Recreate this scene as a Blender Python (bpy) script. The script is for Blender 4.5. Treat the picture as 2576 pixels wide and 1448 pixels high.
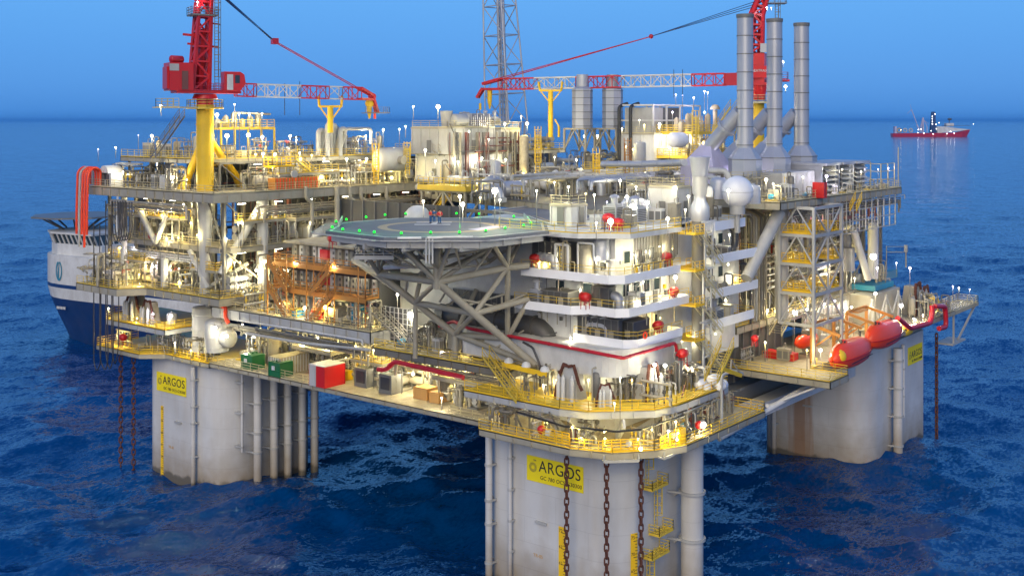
import bpy, math, random
from math import sin, cos, pi, sqrt, atan2, radians as R
for o in list(bpy.data.objects): bpy.data.objects.remove(o)
SC = bpy.context.scene
COL = SC.collection

# ---------------------------------------------------------------- camera
# platform axes: x runs along the right-hand side of the rig, y along its left-hand side, z up, sea at 0
TH = R(51.25); CT, ST = cos(TH), sin(TH)
CH = 55.0
CX, CY = -(12*CT + 125*ST), -(-12*ST + 125*CT)
cam = bpy.data.cameras.new('camera'); camo = bpy.data.objects.new('camera', cam); COL.objects.link(camo)
camo.location = (CX, CY, CH); camo.rotation_euler = (R(90), 0, -TH)
cam.sensor_width = 36; cam.lens = 36*2880/2576
cam.shift_y = -(724-303)/2576
cam.clip_start = 1; cam.clip_end = 400000
SC.camera = camo

# ---------------------------------------------------------------- sky, sun, exposure
W = bpy.data.worlds.new('World'); SC.world = W; W.use_nodes = True
nt = W.node_tree; N = nt.nodes; L = nt.links; N.clear()
out = N.new('ShaderNodeOutputWorld'); bg = N.new('ShaderNodeBackground')
sky = N.new('ShaderNodeTexSky'); sky.sky_type = 'NISHITA'; sky.sun_disc = False
sky.sun_elevation = R(24); sky.sun_rotation = R(243)
tc = N.new('ShaderNodeTexCoord'); sx = N.new('ShaderNodeSeparateXYZ')
mr = N.new('ShaderNodeMapRange'); mr.inputs['From Min'].default_value = -0.02; mr.inputs['From Max'].default_value = 1.0
rp = N.new('ShaderNodeValToRGB')
def srgb(r, g, b):
    f = lambda c: (c/255/12.92) if c <= 10 else ((c/255+0.055)/1.055)**2.4
    return (f(r), f(g), f(b), 1)
el = rp.color_ramp.elements
def stop(e, c): return ((e+0.02)/1.02, srgb(*c))
STOPS = [stop(-0.02, (48, 118, 200)), stop(0.0, (56, 128, 210)), stop(0.008, (66, 140, 220)), stop(0.03, (74, 149, 228)),
         stop(0.06, (80, 156, 234)), stop(0.11, (92, 168, 242)), stop(0.3, (84, 155, 232)), stop(1.0, (58, 120, 205))]
el[0].position, el[0].color = STOPS[0]; el[1].position, el[1].color = STOPS[-1]
for p, c in STOPS[1:-1]:
    e = el.new(p); e.color = c
L.new(tc.outputs['Generated'], sx.inputs[0]); L.new(sx.outputs['Z'], mr.inputs['Value']); L.new(mr.outputs[0], rp.inputs[0])
# dusk: the physical sky only tints the blue gradient
sm = N.new('ShaderNodeMixRGB'); sm.blend_type = 'ADD'; sm.inputs[0].default_value = 0.006
L.new(rp.outputs[0], sm.inputs[1]); L.new(sky.outputs[0], sm.inputs[2])
L.new(sm.outputs[0], bg.inputs[0]); bg.inputs[1].default_value = 1.0; L.new(bg.outputs[0], out.inputs[0])

sun = bpy.data.lights.new('sun', 'SUN'); sun.energy = 2.5; sun.angle = R(50); sun.color = (1.0, 0.835, 0.57)
suno = bpy.data.objects.new('sun', sun); COL.objects.link(suno)
from mathutils import Vector, Matrix
sd = Vector((-0.89, -0.46, 0.52)).normalized()
suno.rotation_euler = (-sd).to_track_quat('-Z', 'Y').to_euler()
SC.render.engine = 'CYCLES'
SC.view_settings.view_transform = 'Standard'; SC.view_settings.look = 'None'
SC.view_settings.exposure = 0.0; SC.view_settings.gamma = 1.0
SC.cycles.max_bounces = 5; SC.cycles.diffuse_bounces = 2; SC.cycles.glossy_bounces = 3

# ---------------------------------------------------------------- where a sight line meets a level or a wall line of the rig
def at(px, py, z=None, x=None, y=None, d=None):
    b = (px-1288)/2880; c = (303-py)/2880
    # world direction per metre of depth
    dx = b*CT + ST; dy = -b*ST + CT
    if z is not None: d = (z-CH)/c
    elif x is not None: d = (x-CX)/dx
    elif y is not None: d = (y-CY)/dy
    return Vector((CX+dx*d, CY+dy*d, CH+c*d))
def pix(p):
    rx, ry = p[0]-CX, p[1]-CY
    d = rx*ST + ry*CT; l = rx*CT - ry*ST
    return 1288+2880*l/d, 303-2880*(p[2]-CH)/d

# ---------------------------------------------------------------- materials
MATS = {}
def paint(name, col, rough=0.5, metal=0.0, dirt=0.25, dirtcol=(0.16, 0.12, 0.08), streak=0.5, scale=0.6, bump=0.0):
    m = bpy.data.materials.new(name); m.use_nodes = True; nt = m.node_tree; N = nt.nodes; L = nt.links
    b = N['Principled BSDF']; b.inputs['Roughness'].default_value = rough; b.inputs['Metallic'].default_value = metal
    geo = N.new('ShaderNodeNewGeometry'); mp = N.new('ShaderNodeMapping'); mp.inputs['Scale'].default_value = (1, 1, 1-0.85*streak)
    n1 = N.new('ShaderNodeTexNoise'); n1.inputs['Scale'].default_value = scale; n1.inputs['Detail'].default_value = 6; n1.inputs['Roughness'].default_value = 0.65
    r1 = N.new('ShaderNodeValToRGB'); r1.color_ramp.elements[0].position = 0.42; r1.color_ramp.elements[1].position = 0.78
    r1.color_ramp.elements[0].color = (0, 0, 0, 1); r1.color_ramp.elements[1].color = (dirt, dirt, dirt, 1)
    mx = N.new('ShaderNodeMixRGB'); mx.inputs[1].default_value = (*col, 1); mx.inputs[2].default_value = (*dirtcol, 1)
    n2 = N.new('ShaderNodeTexNoise'); n2.inputs['Scale'].default_value = 0.13; n2.inputs['Detail'].default_value = 3
    h = N.new('ShaderNodeHueSaturation'); m2 = N.new('ShaderNodeMapRange')
    m2.inputs['From Min'].default_value = 0.3; m2.inputs['From Max'].default_value = 0.7
    m2.inputs['To Min'].default_value = 0.86; m2.inputs['To Max'].default_value = 1.1
    L.new(geo.outputs['Position'], mp.inputs[0]); L.new(mp.outputs[0], n1.inputs[0]); L.new(geo.outputs['Position'], n2.inputs[0])
    L.new(n1.outputs[0], r1.inputs[0]); L.new(r1.outputs[0], mx.inputs[0]); L.new(n2.outputs[0], m2.inputs[0])
    L.new(mx.outputs[0], h.inputs['Color']); L.new(m2.outputs[0], h.inputs['Value']); L.new(h.outputs[0], b.inputs['Base Color'])
    MATS[name] = m
    return m
def glow(name, col, s):
    m = bpy.data.materials.new(name); m.use_nodes = True; N = m.node_tree.nodes
    b = N['Principled BSDF']; b.inputs['Base Color'].default_value = (*col, 1)
    b.inputs['Emission Color'].default_value = (*col, 1); b.inputs['Emission Strength'].default_value = s
    MATS[name] = m; return m
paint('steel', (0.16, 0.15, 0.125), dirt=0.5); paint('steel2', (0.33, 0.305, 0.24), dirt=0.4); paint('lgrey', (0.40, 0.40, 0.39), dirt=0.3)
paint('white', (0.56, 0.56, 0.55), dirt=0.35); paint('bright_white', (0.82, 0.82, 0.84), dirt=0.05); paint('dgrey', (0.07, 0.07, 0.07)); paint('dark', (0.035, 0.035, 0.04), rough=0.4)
paint('mgrey', (0.15, 0.15, 0.145)); paint('cream', (0.38, 0.33, 0.22), dirt=0.7, streak=0, scale=0.9, rough=0.7)
paint('yellow', (0.80, 0.50, 0.01), dirt=0.2); paint('yellow2', (0.66, 0.46, 0.04), dirt=0.3)
paint('rail', (0.52, 0.45, 0.26), dirt=0.3); paint('red', (0.52, 0.012, 0.012), rough=0.35, dirt=0.1)
paint('crimson', (0.42, 0.008, 0.02), rough=0.35, dirt=0.15); paint('orange', (0.80, 0.055, 0.006), rough=0.3, dirt=0.1)
paint('amber', (0.46, 0.19, 0.03), rough=0.5, dirt=0.3); paint('rust', (0.11, 0.035, 0.02), rough=0.85, dirt=0.5, dirtcol=(0.03, 0.015, 0.012), scale=3)
paint('galv', (0.40, 0.41, 0.45), rough=0.4, metal=0.35, dirt=0.2, dirtcol=(0.25, 0.25, 0.27)); paint('chrome', (0.62, 0.62, 0.62), rough=0.25, metal=0.8, dirt=0.2)
paint('green', (0.008, 0.12, 0.035), rough=0.4); paint('sky_blue', (0.01, 0.28, 0.52), rough=0.4); paint('navy', (0.008, 0.035, 0.13), rough=0.4, dirt=0.1)
paint('deckblue', (0.115, 0.125, 0.15), rough=0.75, dirt=0.5, dirtcol=(0.2, 0.2, 0.2), streak=0, scale=0.8); paint('tan', (0.42, 0.33, 0.2), rough=0.8)
paint('wood', (0.50, 0.27, 0.08), rough=0.8); paint('glass', (0.03, 0.045, 0.05), rough=0.12, dirt=0); paint('ink', (0.02, 0.02, 0.02), dirt=0)
paint('mustard', (0.85, 0.52, 0.01), dirt=0.15); paint('sign', (0.85, 0.68, 0.005), rough=0.5, dirt=0.04); paint('skin', (0.35, 0.19, 0.12), dirt=0); paint('denim', (0.01, 0.07, 0.2), dirt=0)
paint('teal', (0.02, 0.20, 0.30)); paint('lavender', (0.42, 0.40, 0.55), rough=0.6); paint('brownred', (0.16, 0.05, 0.04), dirt=0.4)
glow('lamp_warm', (1.0, 0.80, 0.42), 9); glow('lamp_white', (1.0, 0.95, 0.86), 9); glow('lamp_green', (0.0, 1.0, 0.03), 1.6); glow('lit', (1.0, 0.93, 0.75), 1.6)  # 'lit' puts light into plates that are not lamps
glow('lamp_violet', (0.85, 0.78, 1.0), 7)

# hull steel: pale paint, weld seams, rust runs and a stained splash zone
def hullmat():
    m = paint('hull', (0.535, 0.53, 0.525), dirt=0.3, dirtcol=(0.36, 0.27, 0.17), streak=0.95, scale=0.45)
    nt = m.node_tree; N = nt.nodes; L = nt.links; b = N['Principled BSDF']
    geo = N.new('ShaderNodeNewGeometry'); sp = N.new('ShaderNodeSeparateXYZ'); L.new(geo.outputs['Position'], sp.inputs[0])
    nz = N.new('ShaderNodeTexNoise'); nz.inputs['Scale'].default_value = 0.5; nz.inputs['Detail'].default_value = 5; L.new(geo.outputs['Position'], nz.inputs[0])
    ad = N.new('ShaderNodeMath'); ad.operation = 'MULTIPLY_ADD'; ad.inputs[1].default_value = 5; L.new(nz.outputs[0], ad.inputs[0]); L.new(sp.outputs['Z'], ad.inputs[2])
    mr = N.new('ShaderNodeMapRange'); mr.inputs['From Min'].default_value = 9.5; mr.inputs['From Max'].default_value = 2.6; mr.inputs['To Max'].default_value = 0.9
    L.new(ad.outputs[0], mr.inputs['Value'])
    mx = N.new('ShaderNodeMixRGB'); mx.inputs[2].default_value = (0.27, 0.21, 0.14, 1)
    old = b.inputs['Base Color'].links[0].from_socket
    L.new(old, mx.inputs[1]); L.new(mr.outputs[0], mx.inputs[0])
    # rust run down the right-hand column
    dv = N.new('ShaderNodeVectorMath'); dv.operation = 'SUBTRACT'; dv.inputs[1].default_value = (70, 11.2, 0); L.new(geo.outputs['Position'], dv.inputs[0])
    ml = N.new('ShaderNodeVectorMath'); ml.operation = 'MULTIPLY'; ml.inputs[1].default_value = (1, 1, 0); L.new(dv.outputs[0], ml.inputs[0])
    ln = N.new('ShaderNodeVectorMath'); ln.operation = 'LENGTH'; L.new(ml.outputs[0], ln.inputs[0])
    mpn = N.new('ShaderNodeMapping'); mpn.inputs['Scale'].default_value = (1, 1, 0.06); L.new(geo.outputs['Position'], mpn.inputs[0])
    n3 = N.new('ShaderNodeTexNoise'); n3.inputs['Scale'].default_value = 1.6; L.new(mpn.outputs[0], n3.inputs[0])
    a3 = N.new('ShaderNodeMath'); a3.operation = 'MULTIPLY_ADD'; a3.inputs[1].default_value = 3.0; L.new(n3.outputs[0], a3.inputs[0]); L.new(ln.outputs['Value'], a3.inputs[2])
    m3 = N.new('ShaderNodeMapRange'); m3.inputs['From Min'].default_value = 3.9; m3.inputs['From Max'].default_value = 2.3; m3.inputs['To Max'].default_value = 0.75; L.new(a3.outputs[0], m3.inputs['Value'])
    m4 = N.new('ShaderNodeMixRGB'); m4.inputs[2].default_value = (0.30, 0.15, 0.06, 1); L.new(mx.outputs[0], m4.inputs[1]); L.new(m3.outputs[0], m4.inputs[0])
    # dark wet band at the waterline
    wb = N.new('ShaderNodeMath'); wb.operation = 'MULTIPLY_ADD'; wb.inputs[1].default_value = 2.2; L.new(nz.outputs[0], wb.inputs[0]); L.new(sp.outputs['Z'], wb.inputs[2])
    wm = N.new('ShaderNodeMapRange'); wm.inputs['From Min'].default_value = 2.1; wm.inputs['From Max'].default_value = 1.6; wm.inputs['To Max'].default_value = 0.7; L.new(wb.outputs[0], wm.inputs['Value'])
    wx = N.new('ShaderNodeMixRGB'); wx.inputs[2].default_value = (0.06, 0.055, 0.04, 1); L.new(m4.outputs[0], wx.inputs[1]); L.new(wm.outputs[0], wx.inputs[0]); m4 = wx
    # plate seams
    br = N.new('ShaderNodeTexBrick'); br.inputs['Scale'].default_value = 1.0; br.inputs['Mortar Size'].default_value = 0.02
    br.inputs['Brick Width'].default_value = 9.0; br.inputs['Row Height'].default_value = 3.0
    cb = N.new('ShaderNodeCombineXYZ'); ax = N.new('ShaderNodeMath'); ax.operation = 'ADD'
    L.new(sp.outputs['X'], ax.inputs[0]); L.new(sp.outputs['Y'], ax.inputs[1]); L.new(ax.outputs[0], cb.inputs[0]); L.new(sp.outputs['Z'], cb.inputs[1]); L.new(cb.outputs[0], br.inputs[0])
    br.inputs['Color1'].default_value = br.inputs['Color2'].default_value = (1, 1, 1, 1); br.inputs['Mortar'].default_value = (0.78, 0.78, 0.79, 1)
    m5 = N.new('ShaderNodeMixRGB'); m5.blend_type = 'MULTIPLY'; m5.inputs[0].default_value = 1; L.new(m4.outputs[0], m5.inputs[1]); L.new(br.outputs[0], m5.inputs[2])
    L.new(m5.outputs[0], b.inputs['Base Color'])
hullmat()

# ---------------------------------------------------------------- mesh builder
class MB:
    def __init__(s): s.v = []; s.f = []; s.sm = []
    def add(s, vs, fs, sm=False):
        n = len(s.v); s.v += [tuple(p) for p in vs]; s.f += [tuple(i+n for i in f) for f in fs]; s.sm += [sm]*len(fs); return s
    def box(s, x0, x1, y0, y1, z0, z1):
        return s.add([(x0,y0,z0),(x1,y0,z0),(x1,y1,z0),(x0,y1,z0),(x0,y0,z1),(x1,y0,z1),(x1,y1,z1),(x0,y1,z1)],
                     [(3,2,1,0),(4,5,6,7),(0,1,5,4),(1,2,6,5),(2,3,7,6),(3,0,4,7)])
    def cbox(s, c, sx, sy, sz, rz=0):
        a, b = cos(rz), sin(rz); vs = []
        for z in (0, sz):
            for x, y in ((-sx/2,-sy/2),(sx/2,-sy/2),(sx/2,sy/2),(-sx/2,sy/2)):
                vs.append((c[0]+x*a-y*b, c[1]+x*b+y*a, c[2]+z))
        return s.add(vs, [(3,2,1,0),(4,5,6,7),(0,1,5,4),(1,2,6,5),(2,3,7,6),(3,0,4,7)])
    def beam(s, p, q, w=0.1, h=None):
        h = h or w; p = Vector(p); q = Vector(q); d = (q-p)
        if d.length < 1e-4: return s
        d.normalize(); u = Vector((0,0,1)) if abs(d.z) < 0.9 else Vector((1,0,0))
        a = d.cross(u).normalized()*w/2; b = a.cross(d).normalized()*h/2
        vs = [p-a-b, p+a-b, p+a+b, p-a+b, q-a-b, q+a-b, q+a+b, q-a+b]
        return s.add(vs, [(0,1,5,4),(1,2,6,5),(2,3,7,6),(3,0,4,7),(3,2,1,0),(4,5,6,7)])
    def tube(s, p, q, r, n=10, r2=None, cap=True):
        r2 = r if r2 is None else r2; p = Vector(p); q = Vector(q); d = (q-p)
        if d.length < 1e-4: return s
        d.normalize(); u = Vector((0,0,1)) if abs(d.z) < 0.9 else Vector((1,0,0))
        a = d.cross(u).normalized(); b = a.cross(d).normalized(); vs = []
        for c, rr in ((p, r), (q, r2)):
            for i in range(n):
                t = 2*pi*i/n; vs.append(c + a*cos(t)*rr + b*sin(t)*rr)
        s.add(vs, [(i, (i+1) % n, n+(i+1) % n, n+i) for i in range(n)], True)
        if cap: s.add(vs[:n], [tuple(range(n-1, -1, -1))]); s.add(vs[n:], [tuple(range(n))])
        return s
    def pipe(s, pts, r, n=8, bend=None):
        pts = [Vector(p) for p in pts]; bend = bend if bend is not None else r*2.2
        path = [pts[0]]
        for i in range(1, len(pts)-1):
            a, b, c = pts[i-1], pts[i], pts[i+1]; u = (a-b); v = (c-b)
            k = min(bend, u.length*0.45, v.length*0.45)
            if k < 1e-3: continue
            u.normalize(); v.normalize(); p0 = b+u*k; p2 = b+v*k
            for t in (0, 0.33, 0.67, 1):
                path.append(p0*(1-t)**2 + b*2*t*(1-t) + p2*t*t)
        path.append(pts[-1]); rings = []
        d = (path[1]-path[0]).normalized(); u = Vector((0,0,1)) if abs(d.z) < 0.9 else Vector((1,0,0)); a = d.cross(u).normalized()
        for i, p in enumerate(path):
            t = ((path[i+1]-p) if i < len(path)-1 else (p-path[i-1]))
            if 0 < i < len(path)-1: t = (path[i+1]-path[i-1])
            if t.length < 1e-6: continue
            t.normalize(); a = (a - t*a.dot(t)); a = a.normalized() if a.length > 1e-5 else t.orthogonal().normalized(); b = t.cross(a)
            rings.append([p+a*cos(2*pi*k/n)*r+b*sin(2*pi*k/n)*r for k in range(n)])
        vs = [v for rg in rings for v in rg]; fs = []
        for i in range(len(rings)-1):
            for k in range(n): fs.append((i*n+k, i*n+(k+1) % n, (i+1)*n+(k+1) % n, (i+1)*n+k))
        s.add(vs, fs, True); s.add(rings[0], [tuple(range(n-1, -1, -1))]); s.add(rings[-1], [tuple(range(n))]); return s
    def lathe(s, c, prof, n=16, axis='z', smooth=True):
        vs = []
        for r, h in prof:
            for k in range(n):
                t = 2*pi*k/n
                if axis == 'z': vs.append((c[0]+r*cos(t), c[1]+r*sin(t), c[2]+h))
                elif axis == 'x': vs.append((c[0]+h, c[1]+r*cos(t), c[2]+r*sin(t)))
                else: vs.append((c[0]+r*sin(t), c[1]+h, c[2]+r*cos(t)))
        fs = [(i*n+k, i*n+(k+1) % n, (i+1)*n+(k+1) % n, (i+1)*n+k) for i in range(len(prof)-1) for k in range(n)]
        s.add(vs, fs, smooth)
        return s
    def ball(s, c, r, n=12, m=8, sz=1.0):
        return s.lathe(c, [(max(1e-3, r*sin(pi*i/m)), -r*sz*cos(pi*i/m)) for i in range(m+1)], n)
    def drum(s, c, r, ln, axis='x', n=14, dome=0.35):
        e = r*dome
        pr = [(0.02, -ln/2-e), (r*0.5, -ln/2-e*0.85), (r*0.87, -ln/2-e*0.45), (r, -ln/2), (r, ln/2), (r*0.87, ln/2+e*0.45), (r*0.5, ln/2+e*0.85), (0.02, ln/2+e)]
        return s.lathe(c, pr, n, axis)
    def prism(s, poly, z0, z1):
        n = len(poly); vs = [(x, y, z0) for x, y in poly]+[(x, y, z1) for x, y in poly]
        s.add(vs, [(i, (i+1) % n, n+(i+1) % n, n+i) for i in range(n)]+[tuple(range(n-1, -1, -1)), tuple(range(n, 2*n))]); return s
    def ring(s, c, R0, r, axis='z', n=16, m=6):
        pts = []
        vs = []
        for i in range(n):
            t = 2*pi*i/n
            for k in range(m):
                a = 2*pi*k/m; rr = R0+r*cos(a); h = r*sin(a)
                if axis == 'z': vs.append((c[0]+rr*cos(t), c[1]+rr*sin(t), c[2]+h))
                elif axis == 'x': vs.append((c[0]+h, c[1]+rr*cos(t), c[2]+rr*sin(t)))
                else: vs.append((c[0]+rr*cos(t), c[1]+h, c[2]+rr*sin(t)))
        s.add(vs, [(i*m+k, i*m+(k+1) % m, ((i+1) % n)*m+(k+1) % m, ((i+1) % n)*m+k) for i in range(n) for k in range(m)], True); return s
    def build(s, name, mat, parent=None, loc=None):
        me = bpy.data.meshes.new(name); me.from_pydata(s.v, [], s.f)
        me.materials.append(MATS[mat] if isinstance(mat, str) else mat)
        me.polygons.foreach_set('use_smooth', s.sm); me.update()
        o = bpy.data.objects.new(name, me); COL.objects.link(o)
        if parent: 
            o.parent = parent; o.matrix_parent_inverse = Matrix.Translation(parent.location).inverted() if parent.type == 'EMPTY' and not parent.parent else Matrix()
        if loc: o.location = loc
        return o
def tag(o, label=None, cat=None, group=None, kind=None):
    if label: o['label'] = label
    if cat: o['category'] = cat
    if group: o['group'] = group
    if kind: o['kind'] = kind
    return o
def thing(name, label, cat, loc=(0, 0, 0), group=None):
    o = bpy.data.objects.new(name, None); COL.objects.link(o); o.location = loc; o.empty_display_size = 0.5
    return tag(o, label, cat, group)
def copy_tree(o, parent=None):
    c = o.copy(); COL.objects.link(c); c.parent = parent
    if parent is not None: c.matrix_parent_inverse = o.matrix_parent_inverse.copy()
    for ch in o.children: copy_tree(ch, c)
    return c
def dup(o, loc, label=None, group=None, rz=None):
    c = copy_tree(o); c.location = loc
    if rz is not None: c.rotation_euler.z = rz
    if label: c['label'] = label
    if group: c['group'] = group
    return c
def text(name, s, size, mat, parent, mtx, th=0.02, spacing=1.0):
    cu = bpy.data.curves.new(name, 'FONT'); cu.body = s; cu.size = size; cu.extrude = th; cu.align_x = 'LEFT'; cu.space_character = spacing
    t = bpy.data.objects.new('tmp', cu); COL.objects.link(t); bpy.context.view_layer.update()
    me = bpy.data.meshes.new_from_object(t.evaluated_get(bpy.context.evaluated_depsgraph_get())); bpy.data.objects.remove(t)
    me.name = name; me.materials.clear(); me.materials.append(MATS[mat]); me.transform(mtx)
    o = bpy.data.objects.new(name, me); COL.objects.link(o)
    if parent:
        o.parent = parent; o.matrix_parent_inverse = Matrix.Translation(parent.location).inverted() if parent.type == 'EMPTY' and not parent.parent else Matrix()
    return o
# frames for lettering on the walls that face left (-x) and right (-y)
def wallx(x, y, z): return Matrix(((0, 0, -1, x), (-1, 0, 0, y), (0, 1, 0, z), (0, 0, 0, 1)))
def wally(x, y, z): return Matrix(((1, 0, 0, x), (0, 0, -1, y), (0, 1, 0, z), (0, 0, 0, 1)))

def rail_mb(m, pts, h=1.15, t=0.06, step=1.9, rails=3, kick=True, closed=False):
    pts = [Vector(p) for p in pts]
    if closed: pts = pts+[pts[0]]
    for a, b in zip(pts, pts[1:]):
        l = (b-a).length; n = max(1, round(l/step))
        for i in range(n+1):
            p = a.lerp(b, i/n); m.beam(p, p+Vector((0, 0, h)), t)
        for k in range(rails):
            z = h*(k+1)/rails; m.beam(a+Vector((0, 0, z)), b+Vector((0, 0, z)), t)
        if kick: m.beam(a+Vector((0, 0, 0.08)), b+Vector((0, 0, 0.08)), 0.03, 0.15)
    return m
def stairs_mb(m, p, q, w=1.0, side=None, step=0.25, rail=True, t=0.06):
    p = Vector(p); q = Vector(q); d = (q-p); h = Vector((d.x, d.y, 0))
    s = Vector((-h.y, h.x, 0)).normalized()*w/2 if side is None else Vector(side)*w/2
    for k in (-1, 1):
        m.beam(p+s*k, q+s*k, 0.07, 0.28)
        if rail:
            for z in (0.55, 1.05): m.beam(p+s*k+Vector((0, 0, z)), q+s*k+Vector((0, 0, z)), t)
            n = max(2, int(d.length/1.6))
            for i in range(n+1):
                c = p.lerp(q, i/n)+s*k; m.beam(c, c+Vector((0, 0, 1.05)), t)
    n = max(3, int(abs(d.z)/step))
    hd = h.normalized()*0.13
    for i in range(1, n):
        c = p.lerp(q, i/n); m.add([c-s-hd, c+s-hd, c+s+hd, c-s+hd], [(0, 1, 2, 3)])
    return m
def ladder_mb(m, p, h, along=(1, 0, 0), w=0.5, cage=False, out_=(0, -1, 0), t=0.06):
    p = Vector(p); a = Vector(along)*w/2; o = Vector(out_)
    for k in (-1, 1): m.beam(p+a*k, p+a*k+Vector((0, 0, h)), t)
    for i in range(int(h/0.45)): m.beam(p-a+Vector((0, 0, 0.3+i*0.45)), p+a+Vector((0, 0, 0.3+i*0.45)), t*0.8)
    if cage:
        for i in range(int(h/1.1)):
            z = 2+i*1.1
            if z > h+0.8: break
            q = p+Vector((0, 0, z)); c = [q-a*1.3, q-a*1.5+o*0.5, q+o*0.85, q+a*1.5+o*0.5, q+a*1.3]
            for u, v in zip(c, c[1:]): m.beam(u, v, t)
        for c in (-a*1.5+o*0.5, o*0.85, a*1.5+o*0.5): m.beam(p+c+Vector((0, 0, 2)), p+c+Vector((0, 0, h+0.8)), t)
    return m
# ================================================================ SEA
import numpy as np
def make_sea():
    rng = np.random.RandomState(4)
    fa = math.atan2(CT, ST)                      # heading of the camera in plan
    ang = np.concatenate([np.radians(np.arange(-42, 42, 0.16)), np.radians(np.arange(42, 318, 3.0))]) + fa
    r = [30.0]
    while r[-1] < 900: r.append(r[-1] + max(0.55 if r[-1] > 100 else 2.0, r[-1]*0.0052))
    while r[-1] < 300000: r.append(r[-1]*1.35)
    r = np.array(r); A, RR = np.meshgrid(ang, r); X = CX+RR*np.cos(A); Y = CY+RR*np.sin(A)
    Z = np.zeros_like(X); DX = np.zeros_like(X); DY = np.zeros_like(X)
    base = fa + math.radians(195)
    for i in range(46):
        lam = 3.0*(1.075**i) if i < 40 else rng.uniform(22, 46)
        th = base + rng.normal(0, 0.75); k = 2*np.pi/lam; amp = 0.0115*lam**0.92*(1.35 if lam < 9 else 1)*rng.uniform(0.5, 1.2)
        if lam > 14: amp *= 0.8
        ph = rng.uniform(0, 6.28); q = k*(np.cos(th)*X+np.sin(th)*Y)+ph
        fade = np.clip(1-(RR*0.0052*2.6/lam)**2, 0, 1)
        Z += amp*np.cos(q)*fade; DX -= 0.8*amp*np.cos(th)*np.sin(q)*fade; DY -= 0.8*amp*np.sin(th)*np.sin(q)*fade
    # calmer and rougher patches
    patch = 0.8+0.35*np.sin(X*0.021+1.3*np.sin(Y*0.013))*np.sin(Y*0.017+0.7)
    fr = np.clip((900-RR)/500, 0, 1)*patch; Z *= fr; DX *= fr; DY *= fr
    co = np.stack([X+DX, Y+DY, Z], -1).reshape(-1, 3)
    nr, na = X.shape
    i = np.arange(nr-1)[:, None]*na + np.arange(na)[None, :]; j = np.arange(nr-1)[:, None]*na + (np.arange(na)+1)[None, :] % na
    F = np.stack([i, i+na, j+na, j], -1).reshape(-1, 4)
    me = bpy.data.meshes.new('sea'); me.vertices.add(len(co)); me.vertices.foreach_set('co', co.ravel())
    me.loops.add(F.size); me.loops.foreach_set('vertex_index', F.ravel()); me.polygons.add(len(F))
    me.polygons.foreach_set('loop_start', np.arange(0, F.size, 4)); me.polygons.foreach_set('loop_total', np.full(len(F), 4))
    me.update(calc_edges=True); me.polygons.foreach_set('use_smooth', np.ones(len(F), bool))
    m = bpy.data.materials.new('sea_water'); m.use_nodes = True; nt = m.node_tree; N = nt.nodes; L = nt.links; b = N['Principled BSDF']
    b.inputs['Roughness'].default_value = 0.09; b.inputs['Specular Tint'].default_value = (0.12, 0.6, 1.0, 1); b.inputs['Specular IOR Level'].default_value = 0.42; b.inputs['IOR'].default_value = 1.33
    geo = N.new('ShaderNodeNewGeometry')
    n0 = N.new('ShaderNodeTexNoise'); n0.inputs['Scale'].default_value = 0.02; n0.inputs['Detail'].default_value = 4; L.new(geo.outputs['Position'], n0.inputs[0])
    cr = N.new('ShaderNodeMixRGB'); cr.inputs[1].default_value = (0.0, 0.028, 0.120, 1); cr.inputs[2].default_value = (0.0, 0.050, 0.185, 1)
    L.new(n0.outputs[0], cr.inputs[0]); L.new(cr.outputs[0], b.inputs['Base Color'])
    # ripples too small for the mesh tilt the normal directly
    acc = geo.outputs['Normal']
    for sc_, k_, st in ((1.5, 0.8, (0.8, 1.5, 1)), (0.35, 0.5, (0.8, 1.4, 1)), (0.06, 0.25, (1, 1, 1))):
        mp = N.new('ShaderNodeMapping'); mp.inputs['Rotation'].default_value = (0, 0, TH+0.25); mp.inputs['Scale'].default_value = st; L.new(geo.outputs['Position'], mp.inputs[0])
        n1 = N.new('ShaderNodeTexNoise'); n1.inputs['Scale'].default_value = sc_; n1.inputs['Detail'].default_value = 5; n1.inputs['Roughness'].default_value = 0.65; L.new(mp.outputs[0], n1.inputs[0])
        sb = N.new('ShaderNodeVectorMath'); sb.operation = 'SUBTRACT'; sb.inputs[1].default_value = (.5, .5, .5); L.new(n1.outputs['Color'], sb.inputs[0])
        ml = N.new('ShaderNodeVectorMath'); ml.operation = 'MULTIPLY'; ml.inputs[1].default_value = (k_*1.6, k_*1.6, 0); L.new(sb.outputs[0], ml.inputs[0])
        ad = N.new('ShaderNodeVectorMath'); ad.operation = 'ADD'; L.new(acc, ad.inputs[0]); L.new(ml.outputs[0], ad.inputs[1]); acc = ad.outputs[0]
    nz = N.new('ShaderNodeVectorMath'); nz.operation = 'NORMALIZE'; L.new(acc, nz.inputs[0]); L.new(nz.outputs[0], b.inputs['Normal'])
    me.materials.append(m)
    o = bpy.data.objects.new('sea', me); COL.objects.link(o); tag(o, 'deep blue choppy open sea reaching the horizon', 'sea', kind='structure')
make_sea()

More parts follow.
